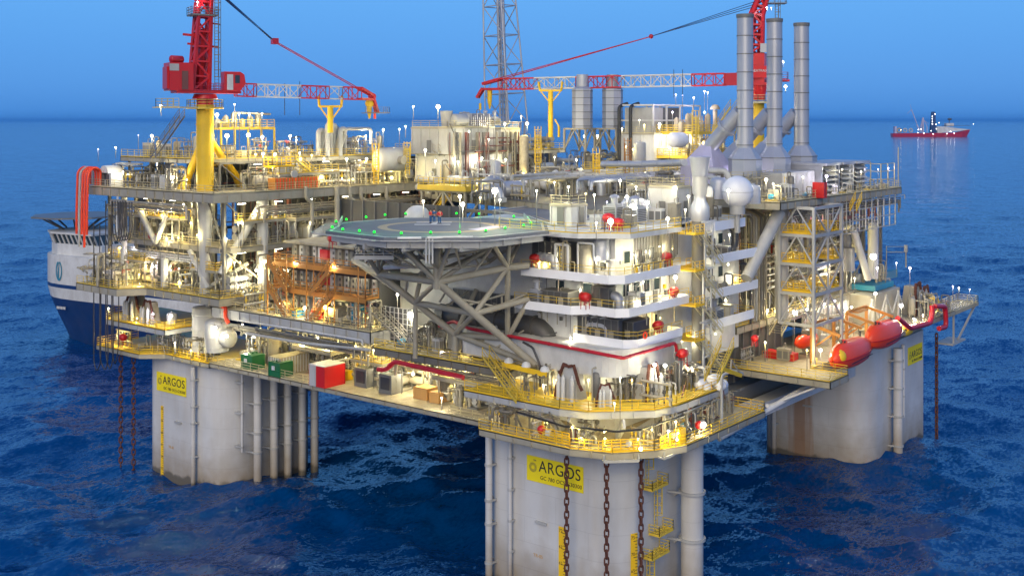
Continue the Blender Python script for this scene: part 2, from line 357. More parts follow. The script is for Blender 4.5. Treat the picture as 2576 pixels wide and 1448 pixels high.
# ================================================================ HULL COLUMNS
def rrect(x0, x1, y0, y1, r, seg=7):
    if not isinstance(r, tuple): r = (r, r, r, r)
    pts = []
    for (cx, cy, a0, rr) in ((x1, y1, 0, r[0]), (x0, y1, 90, r[1]), (x0, y0, 180, r[2]), (x1, y0, 270, r[3])):
        sx_ = -1 if cx == x1 else 1; sy_ = -1 if cy == y1 else 1
        for k in range(seg+1):
            a = R(a0+90*k/seg); pts.append((cx+sx_*rr+rr*cos(a), cy+sy_*rr+rr*sin(a)))
    return pts
def column(x0, x1, y0, y1, r, label, top=18.6):
    t = thing('hull_column', label, 'hull column', ((x0+x1)/2, (y0+y1)/2, 0), 'four hull columns under the platform')
    p = rrect(x0, x1, y0, y1, r, 10); m = MB(); n = len(p)
    vs = [(x, y, -8) for x, y in p]+[(x, y, top) for x, y in p]
    m.add(vs, [(i, (i+1) % n, n+(i+1) % n, n+i) for i in range(n)], True); m.add(vs[n:], [tuple(range(n))])
    sh = m.build('shell', 'hull', t)
    # fender ring and lifting lugs stay with the shell
    lug = MB()
    for (lx, ly, lz) in ((x0-0.12, (y0+y1)/2+1.0, 8.6), ((x0+x1)/2+2, y0-0.12, 7.5)):
        lug.cbox((lx, ly, lz), 0.3 if lx < x0 else 1.6, 1.6 if lx < x0 else 0.3, 0.25)
    lug.build('towing_lug', 'lgrey', t)
    return t
cN = column(0, 16, 0, 20, (3, 3, 4.6, 3.5), 'pale grey hull column nearest the camera, with three rusty chains in front')
cL = column(0, 18, 70, 90, (3, 3, 4.8, 3), 'pale grey hull column at left with a row of riser pipes down its right side')
cR = column(70, 96, 0, 18, (3, 2, 4.8, 1.0), 'pale grey hull column at right with a brown rust streak, under the lifeboats')
cB = column(72, 92, 70, 90, 4, 'pale hull column at the far side of the platform, hidden behind the others')

def standpipe(name, x, y, r, z0, z1, label, wall, zs, group=None, rings=False, mat='hull'):
    """vertical pipe clamped to a column; wall = unit vector towards the column, zs = clamp heights"""
    t = thing(name, label, name.replace('_', ' '), (x, y, z0), group)
    MB().tube((x, y, z0), (x, y, z1), r, 16).build('pipe', mat, t)
    for z in zs:
        m = MB(); m.tube((x, y, z-0.14), (x, y, z+0.14), r*1.22, 16)
        for k in (-1, 1):
            sx_, sy_ = -wall[1]*k*r*0.9, wall[0]*k*r*0.9
            m.beam((x+sx_, y+sy_, z), (x+wall[0]*(r+1.2)+sx_*1.5, y+wall[1]*(r+1.2)+sy_*1.5, z), 0.16, 0.22)
        if rings: m.beam((x+wall[0]*r, y+wall[1]*r, z), (x+wall[0]*(r+1.6), y+wall[1]*(r+1.6), z-1.5), 0.2)
        m.build('clamp', 'lgrey', t)
    return t
standpipe('caisson', -0.75, 18.3, 0.42, -4, 18.5, 'thicker white pipe clamped near the left edge of the nearest column', (1, 0), (14.2, 10.0, 7.2, 2.6))
standpipe('caisson', -0.6, 15.2, 0.24, -4, 18.5, 'slim white pipe to the left of the yellow name board on the nearest column', (1, 0), (15.5, 11.8, 8.2, 4.6))
standpipe('caisson', 11.2, -2.3, 1.3, -4, 18.6, 'very thick white caisson pipe standing right of the nearest column', (0, 1), (12.2, 6.8, 1.2), rings=True)
standpipe('caisson', -0.8, 76.2, 0.34, -4, 18, 'slim white pipe beside the name board on the left column', (1, 0), (16, 12, 9.5, 4.5))
standpipe('caisson', 2.6, 68.9, 0.2, 5.8, 18, 'thin white pipe on the rounded corner of the left column', (0, 1), (16, 11.5, 6.5))
for i, (x, lab) in enumerate(((5.1, 'first white riser pipe beside the rounded corner of the left column'), (8.2, 'second white riser pipe from the rounded corner of the left column'),
                             (10.9, 'third white riser pipe, middle of the five on the left column'), (13.8, 'fourth white riser pipe of the five on the left column'),
                             (16.3, 'last white riser pipe, farthest right on the left column'))):
    standpipe('riser_pipe', x, 68.4, 0.62, -4, 18.4, lab, (0, 1), (12.6, 8.2, 5.3), 'riser pipes on the left column')
standpipe('caisson', 79.5, -1.3, 0.75, -4, 18, 'thick white pipe with bracing on the right column', (0, 1), (16, 11.5, 7, 2.2), rings=True)
standpipe('caisson', 83, -0.9, 0.3, 6, 18, 'slim grey pipe between thick pipe and name board, right column', (0, 1), (14, 9.5))
standpipe('caisson', 69.3, 15.6, 0.4, -4, 18, 'dark edged pipe down the far left side of the right column', (1, 0), (13, 9, 5))

# ---- name boards
def sunburst(m, P, n=18):
    for k in range(n):
        a = 2*pi*k/n; b = a+pi/n
        for r0, r1 in ((0.22, 0.36), (0.36, 0.52)):
            m.add([P(r0*cos(a-0.06), r0*sin(a-0.06)), P(r1*cos(a+0.09), r1*sin(a+0.09)), P(r1*cos(a+0.02), r1*sin(a+0.02)), P(r0*cos(a-0.14), r0*sin(a-0.14))], [(0, 1, 2, 3)])
            m.add([P(r0*cos(a+0.06), r0*sin(a+0.06)), P(r1*cos(a+0.26), r1*sin(a+0.26)), P(r1*cos(a+0.19), r1*sin(a+0.19)), P(r0*cos(a-0.02), r0*sin(a-0.02))], [(0, 1, 2, 3)])
def board(label, mtx, w, h):
    """mtx maps (right, up, out) on the wall; origin bottom-left"""
    loc = mtx @ Vector((0, 0, 0))
    t = thing('name_board', label, 'sign', loc, 'yellow name boards on the columns')
    T = lambda a, b, c=0.0: mtx @ Vector((a, b, c))
    m = MB(); vs = [T(0, 0, 0.01), T(w, 0, 0.01), T(w, h, 0.01), T(0, h, 0.01), T(0, 0, 0.07), T(w, 0, 0.07), T(w, h, 0.07), T(0, h, 0.07)]
    m.add(vs, [(4, 5, 6, 7), (0, 1, 5, 4), (1, 2, 6, 5), (2, 3, 7, 6), (3, 0, 4, 7)]); m.build('panel', 'sign', t)
    k = w/8.0
    text('lettering', 'ARGOS', 1.72*k, 'ink', t, mtx @ Matrix.Translation((1.75*k, 1.3*k, 0.08)) @ Matrix.Diagonal((1.0, 1.08, 1, 1)), spacing=1.08)
    text('lettering', 'GC 780 OCS-G30300', 0.62*k, 'ink', t, mtx @ Matrix.Translation((1.95*k, 0.42*k, 0.08)) @ Matrix.Diagonal((0.98, 1, 1, 1)), spacing=1.08)
    text('lettering', 'TM', 0.3*k, 'dgrey', t, mtx @ Matrix.Translation((0.95*k, 2.35*k, 0.08)))
    s = MB(); sunburst(s, lambda a, b: T(0.9*k+a*1.1*k, 1.62*k+b*1.1*k, 0.085)); s.build('sunburst_emblem', 'dgrey', t)
board('yellow ARGOS name board on the nearest column, crossed by a rusty chain', wallx(-0.02, 13.1, 13.3), 8.0, 2.9)
board('yellow ARGOS name board on the left column, above the draught scale', wallx(-0.02, 86.6, 12.9), 7.6, 2.9)
board('small yellow ARGOS name board near the right edge of the right column', wally(87.6, -0.02, 13.6), 6.8, 3.0)

# ---- draught scales
def scale_strip(label, P, z0, z1, w=0.75):
    t = thing('draught_scale', label, 'draught scale', P(0, 0, 0), 'yellow draught scales painted up the columns')
    m = MB(); vs = [P(0, z0, 0.02), P(w, z0, 0.02), P(w, z1, 0.02), P(0, z1, 0.02), P(0, z0, 0.05), P(w, z0, 0.05), P(w, z1, 0.05), P(0, z1, 0.05)]
    m.add(vs, [(4, 5, 6, 7), (0, 1, 5, 4), (1, 2, 6, 5), (2, 3, 7, 6), (3, 0, 4, 7)]); m.build('strip', 'mustard', t)
    k = MB(); z = z0+0.2; i = 0
    while z < z1:
        l = w*0.34 if i % 5 else w*0.6
        k.add([P(w-l, z, 0.055), P(w, z, 0.055), P(w, z+0.07, 0.055), P(w-l, z+0.07, 0.055)], [(0, 1, 2, 3)]); z += 0.36; i += 1
    k.build('tick_marks', 'ink', t)
    o = P(0, 0, 0); ux = (P(1, 0, 0)-o); n = (P(0, 0, 1)-o)
    num = int(z1)*3+48; z = z1-0.62
    while z > z0:
        mt = Matrix(((ux.x, 0, n.x, 0), (ux.y, 0, n.y, 0), (0, 1, 0, 0), (0, 0, 0, 1))); mt.translation = P(0.04, z, 0.055)
        text('numeral', str(num), 0.52, 'ink', t, mt, 0.005); z -= 1.85; num -= 5
scale_strip('yellow draught scale left of the first chain on the nearest column', lambda a, z, o: Vector((-0.0-o, 8.55-a, z)), -1, 8.9, 1.0)
_a = R(-20); _c = Vector((4.6+4.6*cos(R(247)), 4.6+4.6*sin(R(247)), 0)); _n = Vector((cos(R(247)), sin(R(247)), 0)); _u = Vector((-_n.y, _n.x, 0))
scale_strip('yellow draught scale beside the right hand chain on the nearest column', lambda a, z, o: _c+_u*(a-0.35)+_n*(o+0.03)+Vector((0, 0, z)), -1, 9.1, 0.9)
scale_strip('yellow draught scale below the name board on the left column', lambda a, z, o: Vector((-0.0-o, 85.6-a, z)), -1, 10.6, 0.7)
g = thing('hull_mark', 'faint orange lettering low on the nearest column beside the scale', 'hull marking', (0, 12, 3))
text('lettering', 'TR-05', 0.55, 'wood', g, wallx(-0.03, 12.2, 4.6), 0.005)
g = thing('hull_mark', 'faint orange lettering on the left column right of its scale', 'hull marking', (0, 82, 3))
text('lettering', 'TR-05', 0.55, 'wood', g, wallx(-0.03, 83.6, 4.4), 0.005)

# ---- mooring chains
def link_mb(m, c, ax, L_=1.05, Wd=0.62, r=0.105):
    """one stud-less link in the plane of z and ax"""
    pts = []; h = L_/2-Wd/2
    for k in range(7): a = R(180*k/6); pts.append((cos(a)*Wd/2*0.8, h+sin(a)*Wd/2))
    for k in range(7): a = R(180+180*k/6); pts.append((cos(a)*Wd/2*0.8, -h+sin(a)*Wd/2))
    n = len(pts); vs = []; A = Vector(ax); B = Vector((-ax[1], ax[0], 0))
    for i, (x, z) in enumerate(pts):
        q = pts[(i+1) % n]; p = pts[i-1]; tx, tz = q[0]-p[0], q[1]-p[1]; l = math.hypot(tx, tz); nx, nz = tz/l, -tx/l
        for k in range(6):
            a = 2*pi*k/6; o = cos(a)*r; s = sin(a)*r
            vs.append(Vector(c)+A*(x+nx*o)+Vector((0, 0, z+nz*o))+B*s)
    m.add(vs, [(i*6+k, i*6+(k+1) % 6, ((i+1) % n)*6+(k+1) % 6, ((i+1) % n)*6+k) for i in range(n) for k in range(6)], True)
def chain(x, y, z1, label, s=1.0, z0=-2.0):
    m = MB(); z = z0; i = 0
    while z < z1:
        a = R(51.25+(45 if i % 2 else -45))+0.5; link_mb(m, (x, y, z), (cos(a), -sin(a), 0), 1.05*s, 0.62*s, 0.105*s); z += 0.80*s; i += 1
    o = m.build('mooring_chain', 'rust'); tag(o, label, 'chain', 'mooring chains hanging from the columns')
chain(-2.0, 6.0, 18.4, 'rusty mooring chain crossing the yellow name board of the nearest column', .92)
chain(-1.5, 1.0, 18.4, 'rusty mooring chain, middle of three on the nearest column', .95)
chain(2.3, -1.0, 18.4, 'rusty mooring chain beside the yellow ladders of the nearest column', .95)
chain(-2.2, 93.2, 17.8, 'outer of two rusty chains left of the left column')
chain(-1.6, 90.6, 17.8, 'inner of two rusty chains hugging the left column edge')
chain(97.2, -1.6, 18, 'dark red chain beside the right edge of the right column')
chain(98.4, -1.2, 18, 'outermost dark red chain, right of the right column')

# ---- yellow ladders and landings right of the near column
t = thing('access_ladder', 'yellow caged ladders with landings beside the right hand chain of the nearest column', 'ladder', (4.2, -0.9, 4))
m = MB(); ladder_mb(m, (4.4, -0.5, 14.2), 4.4, (1, 0, 0), 0.6, True); ladder_mb(m, (6.2, -0.5, 8.6), 5.4, (1, 0, 0), 0.6, True); ladder_mb(m, (4.6, -0.5, -1), 7.4, (1, 0, 0), 0.6, True)
m.build('caged_ladder', 'yellow2', t)
for (x0, x1, z) in ((3.9, 7.3, 13.9), (5.4, 8.4, 8.4), (3.9, 7.6, 6.2), (5.0, 8.0, 1.2)):
    m = MB(); m.box(x0, x1, -1.5, -0.05, z-0.12, z); rail_mb(m, [(x0, -0.1, z), (x0, -1.45, z), (x1, -1.45, z), (x1, -0.1, z)], 1.1, 0.06, 1.2); m.build('landing', 'yellow2', t)

# ================================================================ DECKS
def deck(name, label, poly, z, th=0.7, rails=(), mat='cream', edge='steel2', railmat='rail', girder=1.0, inset=0.5, joists=True, toe=True):
    cx = sum(p[0] for p in poly)/len(poly); cy = sum(p[1] for p in poly)/len(poly)
    t = thing(name, label, 'deck', (cx, cy, z))
    MB().prism(poly, z-0.12, z).build('plating', mat, t)
    m = MB(); n = len(poly)
    for i in range(n):
        a = Vector((*poly[i], z)); b = Vector((*poly[(i+1) % n], z)); d = (b-a).normalized(); nn = Vector((-d.y, d.x, 0))
        hz = th/2
        a2 = a-nn*(-0.06)-Vector((0, 0, hz+0.002)); b2 = b-nn*(-0.06)-Vector((0, 0, hz+0.002))
        m.beam(a2, b2, 0.12, th-0.01)
        m.beam(a+nn*0.2-Vector((0, 0, th)), b+nn*0.2-Vector((0, 0, th)), 0.4, 0.06)
        k = int((b-a).length/2.2)
        for j in range(1, k):
            p = a.lerp(b, j/k); m.beam(p-nn*0.1-Vector((0, 0, 0.1)), p-nn*0.1-Vector((0, 0, th)), 0.05, 0.2)
    m.build('edge_girder', edge, t)
    if joists:
        xs = [p[0] for p in poly]; ys = [p[1] for p in poly]; m = MB(); y = min(ys)+1.5
        while y < max(ys)-0.5:
            c = sorted(hit for hit in (
                (poly[i][0]+(y-poly[i][1])/(poly[(i+1) % n][1]-poly[i][1])*(poly[(i+1) % n][0]-poly[i][0]))
                for i in range(n) if (poly[i][1]-y)*(poly[(i+1) % n][1]-y) < 0))
            for k in range(0, len(c)-1, 2):
                m.beam((c[k]+0.3, y, z-0.12-th*0.35), (c[k+1]-0.3, y, z-0.12-th*0.35), 0.15, th*0.6)
            y += 3.0
        m.build('joists', 'steel', t)
    if rails:
        m = MB()
        for path in rails: rail_mb(m, [(x, y, z) for x, y in path])
        m.build('railing', railmat, t)
    if toe: pass
    return t
HD = 19.2
deck('hull_deck', 'long cream lower deck along the left side between the near and left columns',
     [(-1, 17), (12, 17), (12, 72), (-1, 72)], HD, 0.6, rails=[[(-0.9, 72), (-0.9, 47.5)], [(-0.9, 24.5), (-0.9, 17)]])
deck('hull_deck', 'yellow lit lower walkway wrapped round the left column head',
     [(-1, 72), (14, 72), (14, 98), (-3.6, 98), (-3.6, 86), (-1, 83)], HD-0.1, 0.7, rails=[[(-0.9, 72), (-0.9, 83), (-3.5, 86), (-3.5, 97.9), (4, 97.9)]], mat='yellow2', railmat='yellow')
deck('column_walkway', 'lower walkway wrapped round the nearest column, above its name board',
     [(-4.2, 17), (-4.2, 4), (-2.6, -0.6), (1.0, -3.6), (5, -5.2), (24, -5.2), (24, 4), (16, 4), (16, 17)], 19.4, 0.75,
     rails=[[(-4.1, 17), (-4.1, 4), (-2.5, -0.5), (1.0, -3.5), (5, -5.1), (23.9, -5.1), (23.9, 2)]], mat='cream', railmat='yellow')
deck('fairlead_deck', 'yellow edged platform with chain fairleads over the nearest column',
     [(-3.4, 20), (-3.4, 6), (-2.6, 2.6), (2.6, -2.6), (6.0, -3.4), (18, -3.4), (18, 6), (10, 20)], 23.3, 0.8,
     rails=[[(-3.3, 19.9), (-3.3, 6), (-2.5, 2.7), (2.7, -2.5), (6, -3.3), (17.9, -3.3), (17.9, 5)]], mat='yellow2', edge='lgrey', railmat='yellow')
deck('fairlead_deck', 'yellow platform with chain fairleads over the left column',
     [(-3.2, 80), (4, 80), (9, 84), (9, 99), (0.5, 99.5), (-3.2, 96)], 23.4, 0.8,
     rails=[[(3.9, 80.1), (-3.1, 80.1), (-3.1, 96), (0.6, 99.4), (8, 98.9)]], mat='yellow2', edge='lgrey', railmat='yellow')
deck('fairlead_deck', 'cream platform with chain arches over the right column',
     [(72, -3.5), (101, -3.5), (104, 0), (104, 16), (72, 16)], 21.6, 0.8,
     rails=[[(76, -3.4), (101, -3.4), (103.9, 0), (103.9, 15)]], railmat='rail')
deck('mid_deck', 'grey girdered middle deck along the left side below the orange stairs',
     [(-0.6, 38.5), (16, 38.5), (16, 72), (-0.6, 72)], 27.5, 1.5, rails=[[(-0.5, 72), (-0.5, 38.6), (3, 38.6)]], mat='cream', edge='lgrey', railmat='rail')
deck('pipe_walkway', 'narrow grey walkway under the helideck, ending at the yellow stairs',
     [(-0.4, 15.5), (5, 15.5), (5, 38), (-0.4, 38)], 25.6, 0.9, rails=[[(-0.3, 38), (-0.3, 15.6), (4.9, 15.6)]], mat='cream', edge='steel', railmat='yellow2')
deck('module_deck', 'lower deck of the left production module with yellow rail',
     [(-2.6, 67.5), (14, 66.2), (62, 66.2), (62, 99.5), (-6.2, 99.5), (-6.2, 88), (-2.6, 85.5)], 29.2, 1.1, rails=[[(12, 66.3), (-2.5, 67.6), (-2.5, 85.5), (-6.1, 88), (-6.1, 99.4)]], railmat='yellow2')
deck('module_deck', 'narrow grey middle balcony deck of the left production module, right of the white crane column',
     [(-1.5, 69), (1, 67.2), (44, 67.2), (44, 74), (7, 74), (7, 97), (-1.5, 97)], 36.4, 0.8, rails=[[(12, 67.3), (1, 67.3), (-1.4, 69.1), (-1.4, 96.9)]], railmat='rail')
deck('upper_deck', 'broad upper deck carrying the left crane and process plant',
     [(-4.4, 66.5), (2.5, 65.5), (94, 65.5), (94, 99.5), (-4.4, 99.5)], 44.5, 1.3, rails=[[(40, 65.6), (2.5, 65.6), (-4.3, 66.6), (-4.3, 99.4)]], mat='cream', railmat='rail')
deck('top_deck', 'uppermost walkway deck behind the left crane, above the upper deck',
     [(-0.5, 74), (14, 70.5), (40, 70.5), (40, 96), (-0.5, 96)], 49.2, 0.7, rails=[[(40, 70.6), (14, 70.6), (-0.4, 74), (-0.4, 95.9)]], railmat='yellow2')
deck('top_deck', 'raised yellow railed deck between flare tower and back stacks',
     [(46, 60), (72, 60), (72, 84), (46, 84)], 49.6, 0.7, rails=[[(72, 60.1), (46.1, 60.1), (46.1, 80)]], railmat='yellow2')
deck('upper_deck', 'central upper deck behind the quarters, crowded with silver ducts',
     [(20, 14), (52, 4), (82, 4), (90, 20), (90, 65), (38, 65), (30, 40)], 43.0, 1.2, rails=[[(20, 14.1), (52, 4.1)]], mat='steel')
deck('upper_deck', 'right upper deck with louvred boxes overlooking the lifeboats',
     [(37, -1), (82, -1), (82, 26), (37, 26)], 44.0, 1.0, rails=[[(37.1, 10), (37.1, -0.9), (81.9, -0.9), (81.9, 20)]], mat='cream', railmat='rail')
deck('lifeboat_deck', 'cream deck with red box and lifeboat davits between near and right columns',
     [(37, -8), (43, -8), (43, -2.5), (74, -2.5), (74, 10), (37, 10)], 21.0, 0.9, rails=[[(37.1, 9.9), (37.1, -7.9), (42.9, -7.9), (42.9, -2.6), (45, -2.6)]], railmat='yellow2')
deck('main_deck', 'pale deck inside the right module where the stair tower stands',
     [(36, 5), (92, 5), (92, 40), (36, 40)], 26.8, 1.0, rails=[[(36, 5.1), (60, 5.1)]], mat='cream', railmat='yellow2')
# deep inner floor that closes the middle of the platform
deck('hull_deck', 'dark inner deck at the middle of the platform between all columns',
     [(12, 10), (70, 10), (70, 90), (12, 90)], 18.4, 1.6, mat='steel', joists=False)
# ================================================================ CRANES
def lattice(m, p, q, w, h, nb, t=0.12, w2=None, h2=None, up=(0, 0, 1), xb=False, tubes=False):
    p = Vector(p); q = Vector(q); d = (q-p).normalized(); U = Vector(up); U = (U-d*U.dot(d)).normalized(); S = d.cross(U).normalized()
    w2 = w if w2 is None else w2; h2 = h if h2 is None else h2
    add = (lambda a, b, s=1: m.tube(a, b, t*s/2, 6, cap=False)) if tubes else (lambda a, b, s=1: m.beam(a, b, t*s))
    def corner(f, k):
        W_, H_ = w+(w2-w)*f, h+(h2-h)*f; sx_, su = ((-1, -1), (1, -1), (1, 1), (-1, 1))[k]
        return p.lerp(q, f)+S*sx_*W_/2+U*su*H_/2
    for k in range(4): add(corner(0, k), corner(1, k), 1.3)
    for i in range(nb+1):
        f = i/nb
        for k in range(4): add(corner(f, k), corner(f, (k+1) % 4), 0.8)
        if i < nb:
            g = (i+1)/nb
            for k in range(4):
                a, b = (k, (k+1) % 4) if i % 2 else ((k+1) % 4, k)
                add(corner(f, a), corner(g, b), 0.75)
                if xb: add(corner(f, b), corner(g, a), 0.75)
    return m
def flood(m, p, r=0.18): m.ball(p, r, 8, 6)

# ---- left crane
c0 = Vector((-1.0, 73.0, 44.5))
t = thing('pedestal_crane', 'red offshore crane on a yellow braced pedestal at the left of the platform', 'crane', c0)
m = MB(); m.tube(c0, c0+Vector((0, 0, 12.8)), 1.28, 28)
for z in (5.2, 9.8, 12.6): m.tube(c0+Vector((0, 0, z)), c0+Vector((0, 0, z+0.16)), 1.36, 28)
m.build('pedestal', 'yellow', t)
for e in (at(462, 476, z=44.5), at(612, 470, z=44.5), Vector((3.5, 79, 44.5))):
    top = c0+Vector((0, 0, 8.6)); m = MB(); m.tube(e+Vector((0, 0, 0.1)), top, 0.62, 16, 0.5); m.tube(e, e+(top-e)*0.18, 1.05, 16, 0.6); m.build('brace', 'yellow', t)
m = MB(); pz = c0.z+12.2
m.tube((c0.x, c0.y, pz), (c0.x, c0.y, pz+0.16), 2.7, 20); rail_mb(m, [(c0.x+2.6*cos(a), c0.y+2.6*sin(a), pz+0.16) for a in [i*pi/6 for i in range(12)]], 1.2, 0.07, 1.4, closed=True)
m.build('ring_platform', 'yellow2', t)
m = MB(); e = at(400, 270, z=56.8); m.cbox((e.x+1.6, e.y-1.5, pz), 5.2, 3.4, 0.16, R(100)); rail_mb(m, [(e.x+0.4, e.y-4, pz+.1), (e.x-.1, e.y+.6, pz+.1), (e.x+3.2, e.y+1.2, pz+.1)], 1.2, 0.07, 1.3)
m.build('boarding_platform', 'rail', t)
m = MB(); stairs_mb(m, at(384, 398, d=176), at(458, 292, d=171), 0.9); m.build('access_stair', 'steel', t)
hz = 58.0
m = MB(); m.tube((c0.x, c0.y, pz+0.5), (c0.x, c0.y, 58.6), 1.25, 24); m.tube((c0.x, c0.y, 58.2), (c0.x, c0.y, 58.9), 1.9, 24, 1.6); m.build('slew_ring', 'red', t)
# house frame: u runs along the boom, s to its side
u = Vector((0.928, -0.372, 0)); s = Vector((-u.y, u.x, 0)); s2 = -s
def hb(m, a0, a1, b0, b1, z0, z1):   # a along the boom, b sideways
    vs = []
    for z in (z0, z1):
        for a, b in ((a0, b0), (a1, b0), (a1, b1), (a0, b1)): p = c0+u*a+s*b; vs.append((p.x, p.y, z))
    m.add(vs, [(3, 2, 1, 0), (4, 5, 6, 7), (0, 1, 5, 4), (1, 2, 6, 5), (2, 3, 7, 6), (3, 0, 4, 7)])
def hp(a, b, z): p = c0+u*a+s*b; return Vector((p.x, p.y, z))
m = MB(); hb(m, -4.6, 4.9, -1.9, 1.9, 59.0, 59.35); m.build('slew_deck', 'red', t)
m = MB(); hb(m, -5.6, -2.2, -2.1, 1.9, 59.35, 63.4); hb(m, -5.9, -5.6, -1.5, 1.3, 59.6, 62.8); mh = m.build('machinery_house', 'red', t)
m = MB(); hb(m, -5.65, -4.3, -2.16, -2.1, 62.2, 63.2); m.build('vent_panel', 'lgrey', mh)
m = MB(); m.drum(hp(-4.4, -1, 63.9), 0.55, 1.8, 'x'); m.build('exhaust_silencer', 'crimson', mh)
m = MB(); hb(m, -3.9, -3.0, -2.2, -2.12, 59.5, 62.2); m.build('louvre', 'brownred', mh)
m = MB(); hb(m, 2.2, 4.6, -2.5, -0.6, 59.35, 62.2); vs_ = [hp(4.6, -2.5, 59.35), hp(4.6, -0.6, 59.35), hp(5.4, -0.6, 60.4), hp(5.4, -2.5, 60.4), hp(4.6, -2.5, 62.2), hp(4.6, -0.6, 62.2), hp(5.2, -0.6, 61.8), hp(5.2, -2.5, 61.8)]
m.add(vs_, [(0, 1, 2, 3), (3, 2, 6, 7), (7, 6, 5, 4), (0, 3, 7, 4), (1, 5, 6, 2)]); cb = m.build('cab', 'red', t)
m = MB(); hb(m, 2.6, 3.5, -2.56, -2.5, 59.5, 61.8); m.build('cab_door', 'white', cb)
m = MB(); m.add([hp(5.44, -2.4, 60.5), hp(5.44, -0.7, 60.5), hp(5.25, -0.7, 61.7), hp(5.25, -2.4, 61.7)], [(0, 1, 2, 3)]); hb(m, 3.8, 4.5, -2.55, -2.5, 60.5, 61.7); m.build('window', 'glass', cb)
m = MB(); rail_mb(m, [hp(-2.2, -2, 59.35), hp(2.2, -2, 59.35)], 1.1, 0.06, 1.0); rail_mb(m, [hp(-2.2, 2, 59.35), hp(4.8, 2, 59.35)], 1.1, 0.06, 1.0); m.build('railing', 'crimson', t)
m = MB()
lattice(m, hp(-0.9, 0, 59.3), hp(-0.2, 0, 72.5), 2.5, 2.4, 6, 0.34, 2.2, 1.7, up=u, xb=False)
lattice(m, hp(-0.2, 0, 72.5), hp(0.6, 0, 76.5), 2.2, 1.7, 2, 0.36, 1.5, 1.2, up=u)
m.beam(hp(-0.9, 0, 59.4), hp(-0.5, 0, 68.5), 1.0, 0.8); m.beam(hp(-2.6, 0, 66.3), hp(2.0, 0, 65.9), 0.3); m.beam(hp(-3.4, -0.6, 67.6), hp(-0.5, -0.6, 67.4), 0.25, 0.35); m.beam(hp(0.5, 0, 69.5), hp(2.2, 0, 69.3), 0.22)
m.build('mast', 'red', t)
m = MB(); m.cbox(hp(-0.4, 0, 70.4), 3.8, 3.0, 0.12, -0.38); rail_mb(m, [hp(-2.3, -1.5, 70.5), hp(1.5, -1.5, 70.5), hp(1.5, 1.5, 70.5), hp(-2.3, 1.5, 70.5)], 1.2, 0.06, 1.1, closed=True); m.build('mast_platform', 'mgrey', t)
m = MB(); ladder_mb(m, hp(1.4, -1.3, 59.4), 16, u, 0.6, True, out_=tuple(-s), t=0.07); m.build('mast_ladder', 'steel', t)
# boom resting on its post
b0 = hp(4.6, 0, 59.6); bt = at(905, 238, d=181.5); bt.z = 59.25
tip = at(936, 243, d=183.5)
segs = [(0.0, 0.15, 'red'), (0.15, 0.5, 'white'), (0.5, 0.73, 'red'), (0.73, 0.84, 'white'), (0.84, 1.0, 'red')]
for a, b, cm in segs:
    m = MB(); L_ = (bt-b0); nb = max(1, round(L_.length*(b-a)/1.6)); lattice(m, b0.lerp(bt, a), b0.lerp(bt, b), 1.7, 1.9, nb, 0.13); m.build('boom_section', cm, t)
m = MB()
for k in (-1, 1):
    o = s*0.75*k
    m.beam(bt+o+Vector((0, 0, 0.85)), tip+o*0.6+Vector((0, 0, 0.2)), 0.42); m.beam(bt+o-Vector((0, 0, 0.85)), tip+o*0.6-Vector((0, 0, 0.5)), 0.35)
    m.beam(tip+o*0.6, tip+u*0.9-Vector((0, 0, 2.6))+o*0.5, 0.3, 0.45)
m.tube(tip-s*0.5, tip+s*0.5, 0.5, 14); m.build('boom_tip', 'red', t)
m = MB(); q = tip-Vector((0, 0, 2.7)); m.cbox(q+u*0.6, 4.2, 1.7, 0.1, -0.38); rail_mb(m, [q-u*1.5-s*0.8, q+u*2.7-s*0.8, q+u*2.7+s*0.8], 1.0, 0.05, 1.0); m.build('tip_platform', 'mgrey', t)
m = MB(); h0 = at(929, 270, d=183.2); m.tube(h0+Vector((0, 0, 1.0)), h0-Vector((0, 0, .6)), 0.5, 12, 0.42); m.tube(h0-Vector((0, 0, .6)), h0-Vector((0, 0, 1.8)), 0.42, 10, 0.12); m.tube(h0-s*0.3+Vector((0, 0, .6)), h0+s*0.3+Vector((0, 0, .6)), 0.62, 14); m.build('hook_block', 'yellow', t)
m = MB(); h1 = at(943, 288, d=183.4); m.tube(h1+Vector((0, 0, .6)), h1-Vector((0, 0, .7)), 0.2, 8); m.tube(h1, tip, 0.03, 4); m.build('headache_ball', 'orange', t)
m = MB(); blk = at(691, 105, d=176)
for k in (-0.6, 0.6): m.tube(tip+s*k, blk+s*k*0.7, 0.075, 6)
mt = hp(1.2, 0, 74.6)
m.build('pendant_line', 'crimson', t)
m = MB()
for k in range(6): m.tube(blk+s*(k-2.5)*0.16, mt+s*(k-2.5)*0.34+Vector((0, 0, 0.25*(k % 2))), 0.045, 5)
m.build('luffing_rope', 'navy', t)
m = MB(); m.cbox(blk-Vector((0, 0, .4)), 0.9, 1.2, 0.9, -0.38); m.build('bridle_block', 'crimson', t)

